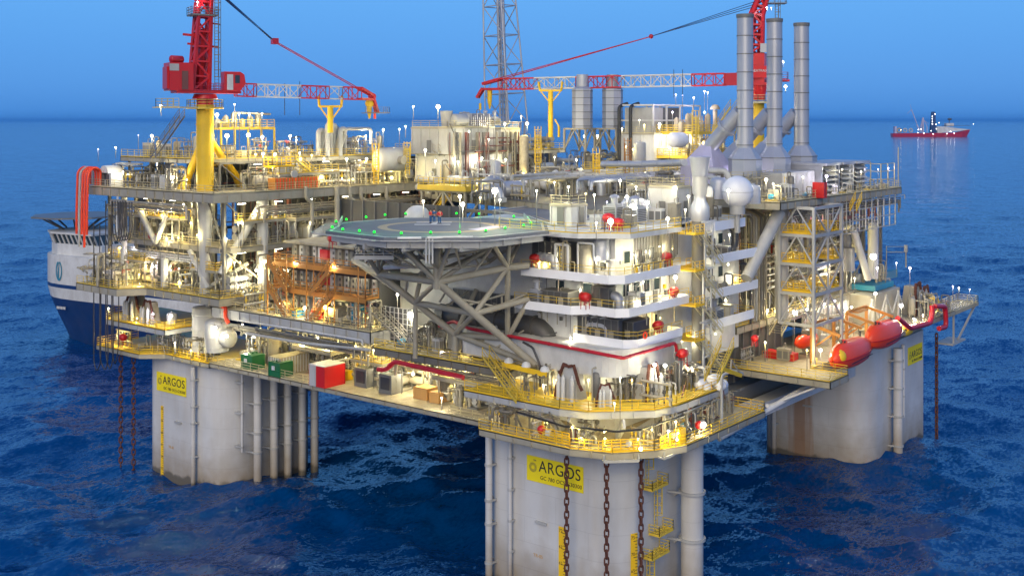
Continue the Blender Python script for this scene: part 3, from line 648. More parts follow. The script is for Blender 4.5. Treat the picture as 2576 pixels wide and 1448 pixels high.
# ---- boom rests (yellow posts)
def boom_rest(px, ytop, ybot, d, label, arm=1.9):
    p1 = at(px, ytop, d=d); p0 = at(px, ybot, d=d); t = thing('boom_rest', label, 'boom rest', p0, 'yellow boom rest posts')
    m = MB(); m.tube(p0, p1, 0.46, 14); m.build('post', 'yellow', t)
    l = Vector((CT, -ST, 0)); m = MB()
    m.beam(p1-l*arm, p1+l*arm, 0.7, 0.35)
    for k in (-1, 1):
        m.beam(p1+l*arm*k+Vector((0, 0, -.1)), p1+l*arm*k*1.12+Vector((0, 0, 1.6)), 0.3, 0.3); m.beam(p1+l*arm*k, p1-Vector((0, 0, 2.4)), 0.2)
    m.build('cradle', 'yellow', t); return t
boom_rest(831, 268, 334, 181, 'yellow boom rest post under the left crane boom', 1.7)
br = boom_rest(1385, 228, 345, 207, 'yellow boom rest post under the right crane boom')
m = MB(); a = at(1395, 300, d=207); b = at(1406, 318, d=207); m.beam(a, b, 0.22); m.beam(b, at(1406, 345, d=207), 0.3); m.build('side_bracket', 'yellow', br)

# ---- right crane
c0 = Vector((74.0, 21.0, 46.0)); D0 = 195.5
t = thing('pedestal_crane', 'red offshore crane on a yellow pedestal behind the tall silver stacks', 'crane', c0)
m = MB(); m.tube(c0, (c0.x, c0.y, 58.2), 1.2, 24); m.build('pedestal', 'yellow', t)
u = (at(1215, 214, d=215)-at(1911, 200, d=D0)); u.z = 0; u.normalize(); s = Vector((-u.y, u.x, 0))
m = MB(); m.tube((c0.x, c0.y, 57.9), (c0.x, c0.y, 58.1), 2.5, 18); rail_mb(m, [(c0.x+2.4*cos(a), c0.y+2.4*sin(a), 58.1) for a in [i*pi/6 for i in range(12)]], 1.2, 0.08, 1.4, closed=True); m.build('ring_platform', 'rail', t)
m = MB(); m.tube((c0.x, c0.y, 58.4), (c0.x, c0.y, 61), 1.25, 20, 1.7); m.build('slew_ring', 'red', t)
m = MB(); hb(m, -3.6, 3.6, -1.8, 1.8, 61, 61.4); hb(m, -1.5, 1.8, -1.7, 1.7, 61.4, 66.4); mh = m.build('machinery_house', 'red', t)
lat = Vector((CT, -ST, 0)); nrm = Vector((-ST, -CT, 0))
fp = c0+nrm*2.35; mt_ = Matrix(((lat.x, 0, nrm.x, fp.x-lat.x*1.35), (lat.y, 0, nrm.y, fp.y-lat.y*1.35), (0, 1, 0, 63.2), (0, 0, 0, 1)))
m = MB(); a_ = fp-nrm*0.12; m.cbox((a_.x, a_.y, 62.2), 3.2, 0.15, 2.0, -TH); m.build('name_panel', 'red', mh)
text('lettering', 'SEATRAX', 0.62, 'white', mh, mt_, 0.01)
m = MB(); m.cbox((a_.x+lat.x*0.9, a_.y+lat.y*0.9, 66.5), 1.7, 0.2, 1.5, -TH); m.build('vent_panel', 'lgrey', mh)
m = MB(); q = c0+lat*3.8; m.cbox((q.x, q.y, 61.6), 3.0, 2.2, 0.35, -TH); rail_mb(m, [q+lat*1.5+Vector((0, 0, 16)), q+lat*1.5+s*1.0+Vector((0, 0, 16)), q-lat*1.2+s*1+Vector((0, 0, 16))], 1.2, 0.06, 1.0); m.build('side_platform', 'crimson', t)
def cp(l, z, k=0): q = c0+lat*l+u*k*0; return Vector((q.x, q.y, z))
m = MB(); lattice(m, cp(-0.6, 66.2), cp(-0.1, 73.0), 2.6, 2.4, 4, 0.42, 2.0, 1.8, up=tuple(-lat)); lattice(m, cp(-0.1, 73.0), cp(1.5, 77.5), 2.0, 1.8, 3, 0.4, 1.2, 1.2, up=tuple(-lat)); lattice(m, cp(1.5, 77.5), cp(2.4, 86), 1.2, 1.2, 4, 0.34, 1, 1, up=tuple(-lat))
m.beam(cp(-1.1, 66), cp(-0.7, 72.5), 0.9, 0.7); m.build('mast', 'red', t)
m = MB(); q = cp(3.2, 74.9); m.cbox(q, 3.4, 2.2, 0.12, -TH); rail_mb(m, [q+lat*1.6-u*0, q+lat*1.6+nrm*1.0, q-lat*1.6+nrm*1.0], 1.1, 0.06, 1.0); ladder_mb(m, cp(3.4, 66), 9, tuple(lat), 0.6, True, out_=tuple(nrm), t=0.07); m.build('mast_platform', 'mgrey', t)
b0 = at(1868, 199, d=D0-1); bt = at(1258, 212, d=213.5); tip = at(1216, 222, d=215)
segs = [(0.0, 0.065, 'crimson'), (0.065, 0.19, 'red'), (0.19, 0.47, 'white'), (0.47, 0.66, 'red'), (0.66, 0.84, 'white'), (0.84, 1.0, 'red')]
for a, b, cm in segs:
    m = MB(); nb = max(1, round((bt-b0).length*(b-a)/1.9))
    if cm == 'crimson':
        m.beam(b0.lerp(bt, a), b0.lerp(bt, b), 1.7, 2.1)
    else: lattice(m, b0.lerp(bt, a), b0.lerp(bt, b), 1.8, 2.0, nb, 0.16, None, None)
    m.build('boom_section', cm, t)
m = MB()
for k in (-1, 1):
    o = s*0.8*k
    m.beam(bt+o+Vector((0, 0, .9)), tip+o*0.6+Vector((0, 0, .8)), 0.5); m.beam(bt+o-Vector((0, 0, .9)), tip+o*0.6-Vector((0, 0, .2)), 0.4); m.beam(tip+o*.6, tip+u*1.2+o*.5-Vector((0, 0, 1.8)), 0.45)
m.build('boom_tip', 'red', t)
m = MB(); h0 = at(1232, 245, d=214.5); m.tube(h0+Vector((0, 0, 1.3)), h0-Vector((0, 0, .8)), 0.5, 12, 0.42); m.tube(h0-Vector((0, 0, .8)), h0-Vector((0, 0, 2.2)), 0.42, 10, 0.12); m.build('hook_block', 'yellow', t)
m = MB(); h1 = at(1208, 268, d=215.5); m.tube(h1+Vector((0, 0, .6)), h1-Vector((0, 0, .6)), 0.25, 8); m.tube(h1, h1+Vector((0, 0, 3.2)), 0.03, 4); m.build('headache_ball', 'yellow', t)
blk = at(1638, 92, d=203); mt = cp(2.4, 86)
m = MB(); m.tube(at(1232, 208, d=214.5), blk, 0.1, 6); m.tube(at(1232, 208, d=214.5)+Vector((0, 0, .35)), blk, 0.08, 6); m.build('pendant_line', 'crimson', t)
m = MB()
for k in range(3): m.tube(blk, at(1925, -4+k*7, d=D0), 0.06, 5)
m.build('luffing_rope', 'navy', t)
MB().ball(blk, 0.42, 10, 8).build('bridle_block', 'crimson', t)

# ---- flare tower
t = thing('flare_tower', 'tall blue grey lattice flare tower rising out of the picture at centre', 'tower', at(1273, 318, d=225))
def ft(px, z, d=225): 
    b = (px-1288)/2880; return Vector((CX+(b*CT+ST)*d, CY+(-b*ST+CT)*d, z))
lo = ft(1274, 54.5); hi = ft(1236, 106)
m = MB(); lattice(m, lo, hi, 5.9, 5.9, 9, 0.27, 3.0, 3.0, up=(1, 0, 0), tubes=True)
for i in range(9):
    f = (i+0.5)/9
m.build('lattice_frame', 'galv', t)
m = MB(); a, b = ft(1266, 54), ft(1249, 106); lattice(m, a, b, 0.9, 0.9, 40, 0.13, 0.9, 0.9, up=(1, 0, 0)); m.tube(a+Vector((.5, -.5, 0)), b+Vector((.3, -.3, 0)), 0.28, 8); m.tube(a+Vector((-.5, .3, 0)), b+Vector((-.3, .2, 0)), 0.18, 8); m.build('riser_and_ladder', 'galv', t)
m = MB()
for px0, px1 in ((1252, 1240), (1300, 1310)): m.beam(ft(px0, 50, 222), ft(px1, 54.5, 222), 0.3)
m.beam(ft(1240, 50, 226), lo+Vector((-2.6, -2.6, 0)), 0.35); m.beam(ft(1318, 50, 226), lo+Vector((2.6, -2.6, 0)), 0.35); m.beam(ft(1290, 50, 232), lo+Vector((2.6, 2.6, 0)), 0.35); m.build('tower_foot', 'galv', t)

# ================================================================ STACKS
def stack(i, label):
    x, y = 44.9+9.5*i, 8.3; base = 47.6; t = thing('exhaust_stack', label, 'exhaust stack', (x, y, 44.0), 'three tall silver stacks')
    m = MB(); m.tube((x, y, 51.0), (x, y, 70.2), 1.16, 28); m.build('flue', 'galv', t)
    m = MB()
    for k in range(8): m = MB(); m.tube((x, y, 51.4+k*2.62), (x, y, 51.4+k*2.62+0.12), 1.22, 28); m.build('stiffening_ring', 'mgrey', t)
    m = MB(); m.tube((x, y, 69.9), (x, y, 70.3), 1.26, 28); m.build('top_flange', 'mgrey', t)
    MB().tube((x, y, 70.301), (x, y, 70.31), 1.0, 24).build('flue_mouth', 'dark', t)
    m = MB(); n = 8; bot = [(x+2.25*cos(pi/8+k*pi/4)*1.06, y+2.25*sin(pi/8+k*pi/4)*1.06) for k in range(n)]; top = [(x+1.2*cos(pi/8+k*pi/4), y+1.2*sin(pi/8+k*pi/4)) for k in range(n)]
    bz = 49.5; m.add([(a, b, bz) for a, b in bot]+[(a, b, 51.1) for a, b in top], [(k, (k+1) % n, n+(k+1) % n, n+k) for k in range(n)])
    m.prism(bot, 44.9, bz); m.build('plenum', 'galv', t)
    m = MB()
    for z in (47.0, 49.4):
        m = MB()
        for k in range(n): a, b = bot[k], bot[(k+1) % n]; m.beam((*a, z), (*b, z), 0.12)
        m.build('plenum_rib', 'mgrey', t)
    # inclined duct and hood behind
    m = MB(); m.tube((x, y+5.8, 51.0), (x, y+0.9, 56.2), 1.05, 20); m.tube((x, y+3.2, 53.7), (x, y+2.9, 54.0), 1.45, 20); m.build('inclined_duct', 'galv', t)
    m = MB(); q = 2.7; c = [(x-q, y+6.4-q), (x+q, y+6.4-q), (x+q, y+6.4+q), (x-q, y+6.4+q)]
    m.prism(c, 44.2, 48.4); m.add([(a, b, 48.4) for a, b in c]+[(x-.8, y+5.2, 51.6), (x+.8, y+5.2, 51.6), (x+.8, y+6.6, 51.6), (x-.8, y+6.6, 51.6)], [(k, (k+1) % 4, 4+(k+1) % 4, 4+k) for k in range(4)]); m.build('hood', 'lavender' if i == 0 else 'galv', t)
    return t
stack(0, 'tallest looking silver exhaust stack, left of the three beside the red crane')
stack(1, 'silver exhaust stack in the middle of the three, right of the red crane')
stack(2, 'silver exhaust stack standing alone at right, rightmost of the three')
def back_stack(px, label):
    p = at(px, 330, d=205); t = thing('exhaust_stack', label, 'exhaust stack', p, 'two stubby ribbed stacks')
    n = 8; oc = lambda r, z: [(p.x+r*cos(pi/8+k*pi/4+.3), p.y+r*sin(pi/8+k*pi/4+.3)) for k in range(n)]
    m = MB(); m.prism(oc(1.85, 0), 53.6, 60.6); m.add([(a, b, 60.6) for a, b in oc(1.85, 0)]+[(a, b, 61.0) for a, b in oc(1.2, 0)], [(k, (k+1) % n, n+(k+1) % n, n+k) for k in range(n)]); m.build('silencer', 'galv', t)
    m = MB(); m.tube((p.x, p.y, 61), (p.x, p.y, 63.2), 1.05, 20); m.build('flue', 'galv', t)
    m = MB()
    for k in range(6):
        z = 54+k*1.25; o = oc(1.88, 0)
        for j in range(n): m.beam((*o[j], z), (*o[(j+1) % n], z), 0.1)
    m.build('ribs', 'mgrey', t)
    m = MB(); q = 2.3
    for a in (-q, q):
        for b in (-q, q): m.beam((p.x+a, p.y+b, 49.5), (p.x+a, p.y+b, 53.6), 0.3)
    for (a, b, c, d) in ((-q, -q, q, -q), (-q, -q, -q, q), (q, -q, q, q), (-q, q, q, q)):
        m.beam((p.x+a, p.y+b, 53.5), (p.x+c, p.y+d, 53.5), 0.3); m.beam((p.x+a, p.y+b, 49.8), (p.x+(a+c)/2, p.y+(b+d)/2, 53.4), 0.2); m.beam((p.x+c, p.y+d, 49.8), (p.x+(a+c)/2, p.y+(b+d)/2, 53.4), 0.2)
    m.build('support_frame', 'steel2', t)
back_stack(1465, 'stubby ribbed grey stack right of the yellow boom rest, left of a pair')
back_stack(1541, 'stubby ribbed grey stack next to the tall white process building, right of a pair')

# ---- radome
p = at(1855, 482, d=148); t = thing('radome', 'white ball radome beside the silver stacks above the quarters', 'radome', (p.x, p.y, 41.5))
m = MB(); m.ball(p, 2.05, 32, 20); m.build('shell', 'bright_white', t)
m = MB(); m.ring(p, 2.05, 0.03, 'z', 40, 4)
for a in range(4):
    aa = a*pi/4; prev = None
    for k in range(17):
        b = -pi/2+pi*k/16; q = p+Vector((cos(aa)*cos(b), sin(aa)*cos(b), sin(b)))*2.055
        if prev: m.beam(prev, q, 0.04)
        prev = q
    aa += pi; prev = None
    for k in range(17):
        b = -pi/2+pi*k/16; q = p+Vector((cos(aa)*cos(b), sin(aa)*cos(b), sin(b)))*1.975
        if prev: m.beam(prev, q, 0.04)
        prev = q
m.build('panel_seams', 'lgrey', t)
m = MB(); m.tube((p.x, p.y, p.z-2.9), (p.x, p.y, p.z-1.6), 1.0, 20); m.tube((p.x, p.y, 40.5), (p.x, p.y, p.z-2.9), 0.35, 10); m.build('pedestal', 'lgrey', t)

# ================================================================ HELIDECK
HZ = 42.3
hc = at(1107, 570, z=HZ)
t = thing('helideck', 'grey octagonal helideck with tan circle and green edge lights', 'helideck', (hc.x, hc.y, HZ))
RH = 13.9; oct_ = [(hc.x+RH*cos(R(22.5+45*k)-0.109), hc.y+RH*sin(R(22.5+45*k)-0.109)) for k in range(8)]
def arc(cx, cy, r, n=40): return [(cx+r*cos(2*pi*k/n), cy+r*sin(2*pi*k/n)) for k in range(n)]
MB().prism(oct_, HZ-0.35, HZ).build('landing_deck', 'deckblue', t)
m = MB()
for i in range(8):
    a = Vector((*oct_[i], HZ-0.35)); b = Vector((*oct_[(i+1) % 8], HZ-0.35)); o = ((a+b)/2-Vector((hc.x, hc.y, HZ-0.35))).normalized()
    a2 = a+o*1.4+(a-Vector((hc.x, hc.y, a.z))).normalized()*0.3; b2 = b+o*1.4+(b-Vector((hc.x, hc.y, b.z))).normalized()*0.3; up_ = Vector((0, 0, 0.15))
    m.beam(a2+up_, b2+up_, 0.1)
    for k in range(9):
        f = k/8; m.beam(a.lerp(b, f), a2.lerp(b2, f)+up_, 0.07)
    for f in (0.25, 0.5, 0.75): m.beam(a.lerp(a2+up_, f), b.lerp(b2+up_, f), 0.03)
m.build('safety_net', 'lgrey', t)
m = MB(); n = 56; vs = []
for k in range(n):
    a = 2*pi*k/n
    for r in (6.3, 7.45): vs.append((hc.x+r*cos(a), hc.y+r*sin(a), HZ+0.012))
m.add(vs, [(2*k, 2*k+1, (2*k+3) % (2*n), (2*k+2) % (2*n)) for k in range(n)]); m.build('aiming_circle', 'tan', t)
m = MB()
for i in range(8):
    a = Vector((*oct_[i], 0)); b = Vector((*oct_[(i+1) % 8], 0)); c = Vector((hc.x, hc.y, 0))
    vs = [a.lerp(c, 0.03), b.lerp(c, 0.03), b.lerp(c, 0.055), a.lerp(c, 0.055)]; m.add([(v.x, v.y, HZ+0.01) for v in vs], [(0, 1, 2, 3)])
m.build('perimeter_line', 'lgrey', t)
l = Vector((CT, -ST, 0)); f_ = Vector((ST, CT, 0)); pc = at(1092, 562, z=HZ)
m = MB()
def strip(c, a, b, w, ax1, ax2):
    vs = [c+ax1*a-ax2*w/2, c+ax1*b-ax2*w/2, c+ax1*b+ax2*w/2, c+ax1*a+ax2*w/2]; m.add([(v.x, v.y, HZ+0.014) for v in vs], [(0, 1, 2, 3)])
strip(pc+f_*1.5, -2.3, 2.1, 0.9, l, f_); strip(pc-f_*1.5, -2.3, 2.1, 0.9, l, f_); strip(pc, -1.05, 1.05, 0.7, f_, l)
m.build('letter_h_marking', 'white', t)
m = MB(); q = [at(1172, 578, z=HZ), at(1200, 572, z=HZ), at(1262, 570, z=HZ), at(1240, 577, z=HZ)]; q = [at(1176, 577, z=HZ), at(1243, 568, z=HZ), at(1272, 570, z=HZ), at(1202, 580, z=HZ)]
m.add([(v.x, v.y, HZ+0.014) for v in q], [(0, 1, 2, 3)]); m.build('name_marking', 'lavender', t)
m = MB()
for i in range(8):
    a = Vector((*oct_[i], HZ-0.36)); b = Vector((*oct_[(i+1) % 8], HZ-0.36)); c = Vector((hc.x, hc.y, HZ-0.36))
    m.beam(a.lerp(c, .06)-Vector((0, 0, .45)), b.lerp(c, .06)-Vector((0, 0, .45)), 0.3, 0.8)
for k in range(-4, 5):
    w = sqrt(max(1, 12.6**2-(k*2.8)**2)); m.beam((hc.x+k*2.8, hc.y-w, HZ-0.8), (hc.x+k*2.8, hc.y+w, HZ-0.8), 0.25, 0.7)
for k in range(-2, 3):
    w = sqrt(12.6**2-(k*5)**2); m.beam((hc.x-w, hc.y+k*5, HZ-1.3), (hc.x+w, hc.y+k*5, HZ-1.3), 0.3, 0.6)
m.build('deck_beams', 'lgrey', t)
# support truss
def hn(px, py, x=None, d=None, z=None): return at(px, py, x=x, d=d, z=z)
P_ = Vector((-8, 20, 36.5)); Q_ = at(955, 690, x=-6); R_ = at(1330, 668, x=1); G_ = at(1345, 917, x=1.2); S_ = at(1145, 840, x=0.5); V_ = at(1277, 852, x=1.2); T_ = at(1277, 672, x=-1)
M1 = Q_.lerp(S_, 0.47); M2 = P_.lerp(G_, 0.38); M3 = at(1330, 752, x=1.2); BK = at(890, 655, x=2); BS = at(1120, 838, x=3)
tr = MB()
def tb(a, b, r=0.36): tr.tube(a, b, r, 12)
for a, b, r in ((Q_, P_, .4), (P_, T_, .42), (T_, R_, .42), (P_, G_, .45), (Q_, S_, .42), (M1, M2, .36), (M2, M3, .36), (S_, G_, .36), (S_, V_, .34), (T_, V_, .34), (M2, T_, .3), (V_, M3, .3),
                (Q_, BK, .4), (BK, M1, .3), (P_, M1, .3), (P_+Vector((6, 8, 0)), M1, .3), (S_, M2, .3), (Q_, Q_+Vector((8, 0, -1)), .35), (P_+Vector((0, 0, -.8)), P_+Vector((0, 0, 4.8)), .48), (M1, M1+Vector((0, 0, -6.8)), .3), (S_, S_+Vector((4, 0, 5)), .3), (S_, S_-Vector((0, 0, 3)), .36)): tb(a, b, r)
# fan struts up to the deck
for nd, ups in ((P_, ((-5, 2), (-5, -6), (3, -7), (4, 4), (-9, -2))), (Q_, ((-3, 8), (2, 10), (-8, 6), (5, 5))), (T_, ((2, -9), (7, -7), (8, 1), (-2, -10))), (BK, ((5, 11), (9, 7), (0, 12)))):
    for dx, dy in ups: tb(nd, Vector((hc.x+dx, hc.y+dy, HZ-1.4)), 0.27)
for a, b in ((P_+Vector((0, 0, 2.6)), Q_+Vector((0, 0, 2.6))), (P_+Vector((0, 0, 2.6)), T_+Vector((0, 0, 2.9))), (Q_+Vector((0, 0, 2.6)), Vector((hc.x+10, hc.y+10, 39.2))), (P_+Vector((0, 0, 1.2)), Vector((hc.x+12, hc.y+2, 38.4)))): tb(a, b, 0.24)
rr_ = random.Random(8)
for a, b in ((P_, M2), (Q_, P_), (P_, T_), (Q_, BK), (M1, M2), (M2, M3), (S_, G_)):
    for f in (.25, .5, .75):
        c = a.lerp(b, f); tb(c, c+Vector((rr_.uniform(1, 5), rr_.uniform(-3, 3), rr_.uniform(-2.5, 2.8))), .13)
for k in range(14):
    a = 2*pi*k/14; c = Vector((hc.x+10.5*cos(a), hc.y+10.5*sin(a), HZ-1.3)); tb(c, Vector((hc.x+6*cos(a+.25), hc.y+6*sin(a+.25), HZ-4.2)), .14); tb(Vector((hc.x+6*cos(a+.25), hc.y+6*sin(a+.25), HZ-4.2)), Vector((hc.x+6*cos(a-.2), hc.y+6*sin(a-.2), HZ-4.2)), .14); tb(Vector((hc.x+6*cos(a+.25), hc.y+6*sin(a+.25), HZ-4.2)), Vector((hc.x+4*cos(a+.25), hc.y+4*sin(a+.25), HZ-1.3)), .12)
tr.build('support_truss', 'steel2', t)
m = MB(); a = at(968, 672, x=-7.5); b = at(1035, 668, x=-8.5); m.tube(a, b, 0.3, 10); m.tube(at(1000, 599, d=124), at(1060, 598.5, d=124.2), 0.16, 8); m.tube(at(1075, 598, d=124.2), at(1190, 597, d=124.5), 0.16, 8); m.build('lit_pipe', 'white', t)
for k, (px, py) in enumerate(((1000, 599), (1120, 598), (1190, 597))): pass
m = MB(); q = at(1080, 640, d=124); [m.beam(q+l*a-Vector((0, 0, 1)), q+l*a+Vector((0, 0, 1.8)), .12) for a in (-.35, 0, .35)]; m.build('hanging_frame', 'white', t)
m = MB(); q = at(945, 622, d=131); m.cbox((q.x, q.y, q.z-1.2), 4.5, 3.5, 0.3, -TH); rail_mb(m, [q+l*2.2-f_*1.7-Vector((0, 0, .9)), q-l*2.2-f_*1.7-Vector((0, 0, .9)), q-l*2.2+f_*1.7-Vector((0, 0, .9))], 1.1, 0.06, 1.2); m.build('side_landing', 'lgrey', t)
# parking area behind
q = [at(1330, 545, z=HZ), at(1240, 530, z=HZ), at(1395, 511, z=HZ), at(1610, 517, z=HZ), at(1540, 540, z=HZ), at(1392, 567, z=HZ)]
t2 = thing('parking_deck', 'dark rectangular parking deck joined to the right of the helideck', 'helideck', (q[3].x, q[3].y, HZ))
m = MB(); m.prism([(v.x, v.y) for v in q], HZ-0.62, HZ-0.06); m.build('plating', 'deckblue', t2)
m = MB()
for a, b in zip(q, q[1:]+q[:1]): m.beam(a-Vector((0, 0, 0.9)), b-Vector((0, 0, 0.9)), 0.3, 0.7); m.beam(a+Vector((0, 0, 0.05)), b+Vector((0, 0, 0.05)), 0.25, 0.15)
m.build('edge_beam', 'lgrey', t2)
m = MB(); c = [v.lerp((q[0]+q[3])/2, 0.12) for v in q]
for a, b in zip(c, c[1:]+c[:1]): m.beam(a+Vector((0, 0, -.05)), b+Vector((0, 0, -.05)), 0.25, 0.02)
m.build('edge_line', 'tan', t2)
# green edge lights
proto = None
gl = [(820.5+x*.17793, 505.6+y*.17793) for x, y in ((140, 298), (85, 375), (235, 408), (470, 430), (680, 448), (1062, 462), (1477, 452), (1885, 447), (2257, 422), (2530, 386), (285, 268), (565, 235), (833, 203), (1125, 187), (1843, 183), (2162, 190))]
gl += [(1278.5+x*.17793, 505.6+y*.17793) for x, y in ((80, 225), (288, 278), (323, 317), (218, 352))]
for (px, py) in gl:
    p = at(px, py, z=HZ+0.15)
    if proto is None:
        proto = thing('edge_light', 'small glowing green light on the helideck rim', 'lamp', p, 'green lights round the helideck')
        m = MB(); m.tube((p.x, p.y, p.z-.15), p, .16, 8); m.build('base', 'dgrey', proto); m = MB(); m.ball(p+Vector((0, 0, .08)), 0.15, 10, 6); m.build('lens', 'lamp_green', proto)
        ld = bpy.data.lights.new('green_light', 'POINT'); ld.energy = 45; ld.color = (0.05, 1, 0.15); ld.shadow_soft_size = 0.2
        lo_ = bpy.data.objects.new('glow', ld); COL.objects.link(lo_); lo_.parent = proto; lo_.location = (0, 0, 0.7)
    else: dup(proto, p)
# windscreens at the two helideck corners
for a, b, lab in (((852, 572), (861, 556), 'slim grey marker board at the left edge of the helideck'), ((1318, 548), (1330, 562), 'slim grey marker board at the right edge of the helideck')):
    p, q_ = at(*a, z=HZ), at(*b, z=HZ); m = MB(); m.beam(p+Vector((0, 0, .35)), q_+Vector((0, 0, .35)), 0.12, 0.6); tag(m.build('marker_board', 'lgrey'), lab, 'marker board')

# ---- three people on the helideck
def person(p, yaw, label, jacket, arms):
    t = thing('person', label, 'person', p)
    a, b = cos(yaw), sin(yaw)
    def w(x, y, z): return (p.x+x*a-y*b, p.y+x*b+y*a, p.z+z)
    def skinned(name, mat, verts, edges, rad, root=0):
        me = bpy.data.meshes.new(name); me.from_pydata([w(*v) for v in verts], edges, []); me.materials.append(MATS[mat])
        o = bpy.data.objects.new(name, me); COL.objects.link(o); md = o.modifiers.new('skin', 'SKIN'); 
        for i, sv in enumerate(me.skin_vertices[0].data): sv.radius = (rad[i], rad[i]) if not isinstance(rad[i], tuple) else rad[i]; sv.use_root = (i == root)
        sb = o.modifiers.new('sub', 'SUBSURF'); sb.levels = 1; sb.render_levels = 2; o.parent = t; o.matrix_parent_inverse = Matrix.Translation(t.location).inverted(); return o
    el, hd = arms
    V = [(0, 0, .95), (0, 0, 1.2), (0, 0, 1.42), (0, 0, 1.52), (0, .01, 1.62), (0, 0, 1.74)]; E = [(0, 1), (1, 2), (2, 3), (3, 4), (4, 5)]; Rr = [.14, .13, .11, .055, .085, .07]
    for sgn in (-1, 1):
        n = len(V); V += [(sgn*.1, 0, .9), (sgn*.11, .02, .5), (sgn*.12, 0, .09), (sgn*.13, .15, .04)]; Rr += [.095, .065, .05, .04]; E += [(0, n), (n, n+1), (n+1, n+2), (n+2, n+3)]
        n = len(V); V += [(sgn*.19, 0, 1.4), (sgn*el[0], el[1], el[2]), (sgn*hd[0], hd[1], hd[2]), (sgn*(hd[0]-.02), hd[1]+.09, hd[2]-.05)]; Rr += [.06, .045, .032, .03]; E += [(2, n), (n, n+1), (n+1, n+2), (n+2, n+3)]
    body = skinned('body', 'skin', V, E, Rr)
    V2 = [(0, 0, .93), (0, 0, 1.2), (0, 0, 1.42)]; E2 = [(0, 1), (1, 2)]; R2 = [(.175, .14), (.18, .15), (.16, .13)]
    for sgn in (-1, 1): n = len(V2); V2 += [(sgn*.2, 0, 1.4), (sgn*el[0], el[1], el[2]), (sgn*hd[0], hd[1], hd[2])]; R2 += [.08, .07, .055]; E2 += [(2, n), (n, n+1), (n+1, n+2)]
    skinned('jacket', jacket, V2, E2, R2)
    V3 = [(0, 0, .97)]; E3 = []; R3 = [(.165, .13)]
    for sgn in (-1, 1): n = len(V3); V3 += [(sgn*.1, 0, .86), (sgn*.11, .02, .5), (sgn*.12, 0, .1)]; R3 += [.115, .09, .075]; E3 += [(0, n), (n, n+1), (n+1, n+2)]
    skinned('trousers', 'denim', V3, E3, R3)
    m = MB()
    for sgn in (-1, 1): c = w(sgn*.12, .06, 0); m.cbox((c[0], c[1], c[2]), .1, .27, .1, yaw)
    m.build('boots', 'white' if jacket == 'denim' else 'dark', t)
    m = MB(); c = w(0, 0, 1.7); m.ball(c, .115, 10, 8, 0.9); m.build('cap' if jacket != 'denim' else 'hair', 'ink', t)
    return t
person(at(1083, 561, z=HZ), R(190), 'person in red jacket and blue trousers, left of the group on the helideck', 'red', ((.24, -.06, 1.15), (.22, .12, 1.0)))
person(at(1092, 560.5, z=HZ), R(170), 'person in dark blue with white stripes, between the two red jackets', 'denim', ((.26, .08, 1.2), (.12, .26, 1.15)))
person(at(1106, 562.5, z=HZ), R(150), 'person in red jacket with hands on hips, right of the group', 'red', ((.36, -.05, 1.18), (.2, .08, 1.0)))
# ================================================================ ACCOMMODATION BLOCK
def window_row(m, axis, pos, a0, a1, z, n, w=1.25, h=1.35):
    for k in range(n):
        c = a0+(a1-a0)*(k+0.5)/n
        if axis == 'x': m.append(MB().box(pos-0.05, pos+0.02, c-w/2, c+w/2, z, z+h))
        else: m.append(MB().box(c-w/2, c+w/2, pos-0.05, pos+0.02, z, z+h))
def parapet(name, poly, z, h, mat, parent, th=0.14, closed=False):
    m = MB(); pts = [Vector((*p, z)) for p in poly]; L_ = list(zip(pts, pts[1:]))
    for a, b in L_: m.beam(a+Vector((0, 0, h/2)), b+Vector((0, 0, h/2)), th, h)
    return m.build(name, mat, parent)
q = thing('quarters_building', 'white accommodation block with stacked white balconies right of the helideck', 'building', (5, 5, 24))
MB().box(5, 23, 4.2, 30, 19.3, 42).build('wall', 'white', q)
MB().box(23.01, 37, 5.2, 28, 24, 42).build('wall', 'white', q)
MB().prism(rrect(1.4, 17.5, 1.4, 26, 3.0, 6), 26.2, 29.3).build('plinth', 'white', q)
B = [('third', 36.75, 1.15, [(1.5, 15.2), (1.5, 2.8), (2.8, 1.5), (15, 1.5), (15, 3)]), ('second', 32.9, 1.15, [(1, 15.8), (1, 7.6), (2.6, 6.2), (2.6, 2.6), (3.7, 1.5), (17, 1.5), (17, 3)]),
     ('first', 29.35, 1.1, [(3.6, 9), (3.6, 2.2), (4.8, 1.0), (14.6, 1.0), (14.6, 3)])]
for nm, z, h, pl in B:
    sl = [p for p in pl]+[(pl[-1][0], 4.15), (4.95, 4.15), (4.95, pl[0][1])]
    m = MB(); m.prism(sl, z, z+0.18); b = m.build('balcony', 'cream', q)
    parapet('parapet', pl, z-0.05, h*.86, 'bright_white', b, 0.12)
    m = MB(); rail_mb(m, [(x, y, z+h-0.1) for x, y in pl[:-1]], 0.75, 0.05, 2.2, 2, kick=False); m.build('railing', 'yellow2', b)
    m = MB()
    for i in range(11):
        y = pl[0][1]-i*1.2
        if y > 3: m.beam((pl[0][0]+0.3, y, z-.1), (4.9, y, z-.1), 0.12, 0.2)
        x = 5+i*1.0
        if x < pl[-1][0]: m.beam((x, 1.8, z-.1), (x, 4.1, z-.1), 0.12, 0.2)
    m.build('brackets', 'mgrey', b)
for z, x0, x1 in ((41.2, 23.4, 31.6), (37.0, 23.4, 35), (32.7, 23.6, 35.2), (28.85, 23.8, 34)):
    m = MB(); m.box(x0, x1, 1.5, 5.15, z, z+0.18); b = m.build('balcony', 'cream', q)
    parapet('parapet', [(x0, 5), (x0, 1.45), (x1, 1.45)], z-0.1, 1.15, 'bright_white', b, 0.12)
    m = MB(); rail_mb(m, [(x1, 1.5, z+.2), (x1, 5, z+.2)], 1.2, 0.05, 1.2); m.build('railing', 'yellow2', b)
